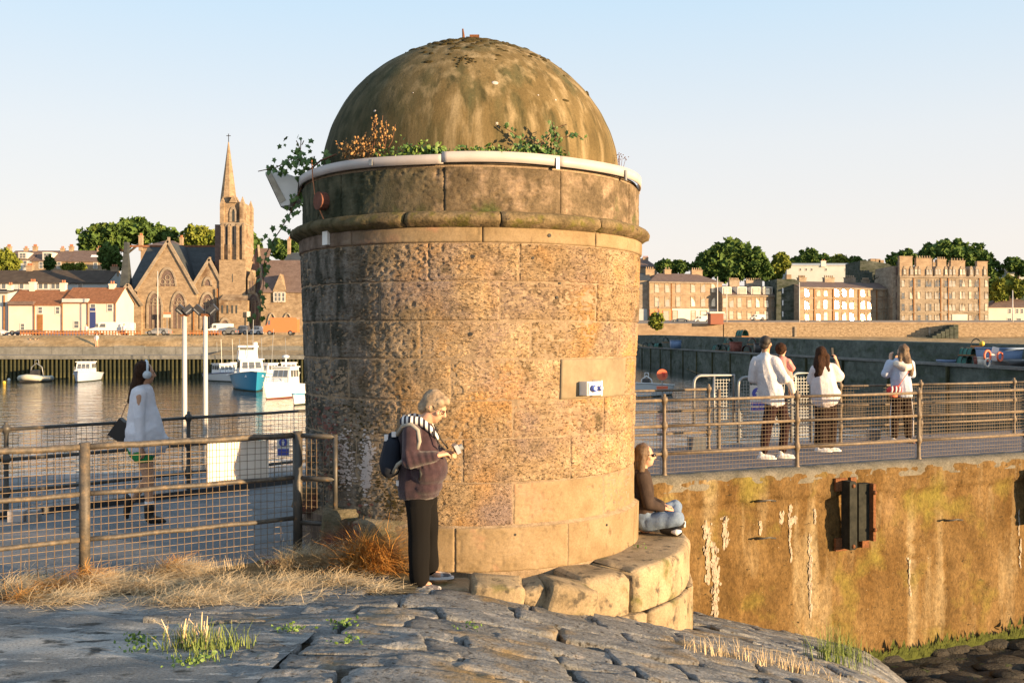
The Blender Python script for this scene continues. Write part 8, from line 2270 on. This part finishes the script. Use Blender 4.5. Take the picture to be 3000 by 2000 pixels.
x, y = gp(560, 1900); blades('grass_heads', 'golden seed heads of the largest grass tuft at the lower left', [(x, y-.02, .07)], 45, .19, M['hay'], 77, .003, head=3.0)
for (px, py, lb) in [(2480, 1925, 'green grass tuft on the stone slope edge at the lower right'), (2440, 1945, 'pale grass tuft at the lower edge of the stone slope')]:
    x, y = gp(px, py); blades('grass_tuft', lb, [(x, y, .12)], 130, .34, M['grass'], px, .004)
x, y = gp(2180, 1940); blades('dry_grass_tuft', 'dry pale grass lying across the right part of the stone apron', [(x+i*.12, y+.03*i, .10) for i in range(-3, 6)], 40, .16, M['hay'], 13)
x, y = gp(2100, 1825)
# leafy weeds
def leaf_cluster(name, label, pts, n, size, mt, seed, spread=.04, cat='plant', group=None, stems=True, up=.04, asthing=True):
    rnd = random.Random(seed)
    c0 = Vector(pts[0]); t = thing(name, label, cat, tuple(c0), 0, group)
    b = MB()
    for p in pts:
        p = Vector(p)-c0
        for _ in range(n):
            q = p+Vector((rnd.gauss(0, spread), rnd.gauss(0, spread*.7), abs(rnd.gauss(0, up))))
            a = Vector((rnd.gauss(0, 1), rnd.gauss(0, 1)-.6, rnd.gauss(0, .7)+.5)).normalized(); e = a.orthogonal().normalized(); e.rotate(Matrix.Rotation(rnd.uniform(0, 6.28), 3, a)); f = a.cross(e); s = size*rnd.uniform(.55, 1.25)
            b.add([q-e*s, q-f*s*.55-e*s*.2, q-f*s*.62+e*s*.25, q+e*s*1.05, q+f*s*.62+e*s*.25, q+f*s*.55-e*s*.2, q+a*s*.12], [(0, 1, 6), (1, 2, 6), (2, 3, 6), (3, 4, 6), (4, 5, 6), (5, 0, 6)])
    o = b.build('leaves', mt, t); o['kind'] = 'stuff'
    if stems and len(pts) > 1:
        b = MB(); b.tube([Vector(p)-c0 for p in pts], .004, 5); b.build('stem', M['stem'], t)
    return t
for (px, py, n, lb) in [(400, 1888, 40, 'low green weed in the joint left of the grass tuft'), (412, 1915, 30, 'small weed in front of the low one by the asphalt edge'), (845, 1855, 45, 'green weed between two paving stones left of centre'), (1010, 1840, 45, 'yellow-green weed in the joint in front of the woman'), (1020, 1890, 30, 'green creeping weed along the joint in front of the woman'), (560, 1950, 60, 'leafy weed patch at the foot of the grass tuft'), (1368, 1850, 20, 'single broad green leaf plant on the stones'), (2400, 1915, 40, 'green weed at the slope edge near the quay wall'), (1870, 1575, 12, 'tiny green weed at the foot of the tower by the seated woman')]:
    x, y = gp(px, py) if px != 1870 else (xt(1875, 9.6), 9.6)
    z = S(x, y)+.02 if px != 1870 else .03
    leaf_cluster('weed', lb, [(x, y, z)], n, .014, M['weed'], px, .05, group='weeds between the stones', stems=False, up=.02)
# ivy hanging on the left of the tower
def TP(px, py, d): return P(px, py, d)
main = [(985, 452), (940, 470), (905, 500), (885, 545), (866, 590), (845, 635), (822, 672), (800, 705), (782, 738), (772, 780), (772, 830), (768, 870), (763, 905), (758, 950)]
dep = [9.45, 9.7, 9.95, 10.1, 10.15, 10.2, 10.2, 10.2, 10.2, 10.2, 10.2, 10.2, 10.2, 10.2]
iv = thing('ivy', 'long ivy trailing from the gutter past the floodlight down the left side of the tower', 'ivy', tuple(P(905, 470, 9.9)))
c0 = Vector(iv.location)
b = MB(); b.tube([P(a, c, d_)-c0 for (a, c), d_ in zip(main, dep)], [.009]*5+[.006]*5+[.004]*4, 6); b.build('stem', M['stem'], iv, True)
rnd = random.Random(5)
lf_ = MB()
def ivy_leaf(b, q, s):
    a = Vector((rnd.gauss(0, .5), -1+rnd.gauss(0, .4), rnd.gauss(0, .5))).normalized(); e = Vector((rnd.gauss(0, .4), rnd.gauss(0, .3), -1)); e = (e-a*e.dot(a)).normalized(); f = a.cross(e)
    pts = [(-.7, 0), (-.9, .45), (-.2, .55), (.1, .95), (.35, .45), (1.15, 0), (.35, -.45), (.1, -.95), (-.2, -.55), (-.9, -.45)]
    vs = [q+e*(u*s)+f*(v*s) for u, v in pts]+[q+a*s*.15]
    b.add(vs, [(i, (i+1) % 10, 10) for i in range(10)])
def lone(px, py, d_, s):
    b = MB(); ivy_leaf(b, P(px, py, d_)-c0, s); o = b.build('leaf', M['leaf'] if rnd.random() < .75 else M['weed'], iv)
for i, ((a, c), d_) in enumerate(zip(main, dep)):
    if i == 0: continue
    a0, cc = main[i-1]; 
    for k in range(7 if i < 9 else 4):
        f = rnd.random(); px = a0+(a-a0)*f+rnd.gauss(0, 15 if i < 9 else 11); py = cc+(c-cc)*f+rnd.gauss(0, 9); lone(px, py, d_-.03+rnd.gauss(0, .03), rnd.uniform(.024, .042)*(1.1 if i > 8 else 1))
for (px, py, sx, sy, n) in [(870, 455, 26, 26, 34), (905, 490, 18, 14, 14), (840, 490, 26, 12, 16), (810, 493, 18, 8, 10), (880, 520, 12, 16, 10), (790, 500, 10, 5, 5), (952, 458, 12, 10, 10), (875, 600, 12, 18, 6), (895, 590, 6, 14, 4)]:
    for k in range(n): lone(px+rnd.gauss(0, sx), py+rnd.gauss(0, sy), 9.95+rnd.gauss(0, .06), rnd.uniform(.018, .042))
b = MB()
for pts in ([(900, 480), (860, 462), (810, 490), (756, 502)], [(890, 500), (880, 440), (882, 408)], [(880, 440), (872, 420), (868, 412)], [(884, 425), (890, 412)]):
    b.tube([P(a, c, 9.95)-c0 for a, c in pts], .005, 5)
b.build('twig', M['stem'], iv, True)
lf2 = MB()
# weeds along the gutter at the foot of the dome
def gutter_pt(px, R=1.70, z=3.66):
    a = phi_px(px, R); return Vector((TC.x+R*math.sin(a), TC.y-R*math.cos(a), z))
for (px0, px1, n, sz, up, mt, lb) in [(1018, 1110, 26, .016, .10, 'deadweed', 'withered orange flowering weed standing in the gutter left of centre'), (1110, 1190, 22, .016, .05, 'weed', 'short green weeds in the gutter left of centre'), (1195, 1290, 34, .026, .05, 'weed', 'bright green leafy weed in the middle of the gutter'), (1345, 1430, 34, .020, .035, 'weed', 'low dark green weeds in the gutter right of the band joint'), (1430, 1530, 34, .020, .035, 'weed', 'dense green gutter weeds left of the bramble'), (1530, 1640, 44, .026, .07, 'leaf', 'bramble with arching shoots at the right of the gutter')]:
    pts = [gutter_pt(px0+(px1-px0)*i/4) for i in range(5)]
    leaf_cluster('gutter_weed', lb, pts, n, sz, M[mt], px0, .035, 'weed', 'weeds in the gutter', stems=False, up=up)
dw = thing('withered_flower', 'tall withered orange flower stalks against the dome on the left', 'plant', tuple(gutter_pt(1070)))
c0 = Vector(dw.location); b = MB(); hd_ = MB(); rnd = random.Random(8)
for k in range(26):
    p = gutter_pt(rnd.uniform(1015, 1125))-c0; top = p+Vector((rnd.gauss(0, .04), rnd.uniform(-.03, .02), rnd.uniform(.12, .36)*(1.1 if p.x > .0 else .7)))
    b.tube([p, (p+top)/2+Vector((rnd.gauss(0, .012), 0, 0)), top], .0028, 4)
    for j in range(9):
        q = p+(top-p)*rnd.uniform(.45, 1.05)+Vector((rnd.gauss(0, .014), rnd.gauss(0, .01), 0)); s = rnd.uniform(.005, .011); hd_.ell(q, (s, s, s*1.3), 5, 4)
b.build('stalk', M['stem'], dw); o = hd_.build('flower_heads', M['deadweed'], dw); o['kind'] = 'stuff'
br = thing('bramble_shoots', 'arching bramble shoots with leaves reaching above the right gutter', 'plant', tuple(gutter_pt(1600)))
c0 = Vector(br.location); b = MB(); l2 = MB()
for pts in ([(1560, 455), (1590, 420), (1625, 375), (1660, 365)], [(1610, 450), (1640, 405), (1690, 395), (1705, 405)], [(1580, 450), (1520, 400), (1475, 372)], [(1620, 455), (1628, 400), (1618, 358)], [(1600, 440), (1580, 470), (1578, 458)]):
    W = [P(a, c, 8.9)-c0 for a, c in pts]; b.tube(W, .004, 5)
    for k in range(16):
        f = rnd.random()*(len(W)-1); i = int(f); q = W[i]+(W[i+1]-W[i])*(f-i)+Vector((rnd.gauss(0, .02), rnd.gauss(0, .02), rnd.gauss(0, .02))); ivy_leaf(l2, q, rnd.uniform(.016, .032))
b.build('stem', M['stem'], br); o = l2.build('leaves', M['leaf'], br); o['kind'] = 'stuff'
for (px, py, lb) in [(1455, 375, 'tiny white flower cluster on a thin stalk above the gutter'), (1815, 470, 'thin grey dry stalk at the right end of the gutter')]:
    dd_ = 8.95 if px < 1500 else 9.9
    t = thing('small_weed', lb, 'plant', tuple(P(px, py+60, dd_))); c0 = Vector(t.location); b = MB(); hd_ = MB()
    for k in range(5):
        top = P(px+rnd.gauss(0, 12), py-10+rnd.gauss(0, 10), dd_)-c0; b.tube([(0, 0, 0), top], .002, 4)
        for j in range(6): q = top+Vector((rnd.gauss(0, .015), 0, rnd.gauss(0, .015))); hd_.ell(q, (.006, .006, .005), 5, 4)
    b.build('stalk', M['stem'], t); o = hd_.build('flower_heads', M['cream'] if px < 1500 else M['stem'], t); o['kind'] = 'stuff'
# scrap of cloth
o = blob('cloth_scrap', [('c', (0, 0, .015), .02, (.10, .02, .02), .018), ('c', (.05, -.02, .02), .015, (.13, -.03, .015), .012)], mat('crimson_cloth', (.12, .01, .03), rough=.9, bump=.3), None, .008, 2)
x, y = gp(750, 1690); o.location = (x, 8.9, .03); tag(o, 'crumpled dark crimson scrap of cloth in the grass by the fence', 'cloth')
# soil patch under the grass
tag(ground_sheet('grass_strip', -8.6, -.7, 5.2, 9.2, .08, mat('grass_litter', [(.3, (.07, .055, .03)), (.6, (.16, .125, .07)), (.75, (.28, .22, .13))], 9, rough=1, bump=1, bscale=60), .03,
    lambda x, y: FENCE(x)-.95+.18*math.sin(x*3)+.12*math.sin(x*7.7) < y < FENCE(x)+.12 if x < -1.95 else (y > 7.75+.1*math.sin(x*9) and y < 9.0 and (x-TC.x)**2+(y-TC.y)**2 > 2.9)), kind='structure')
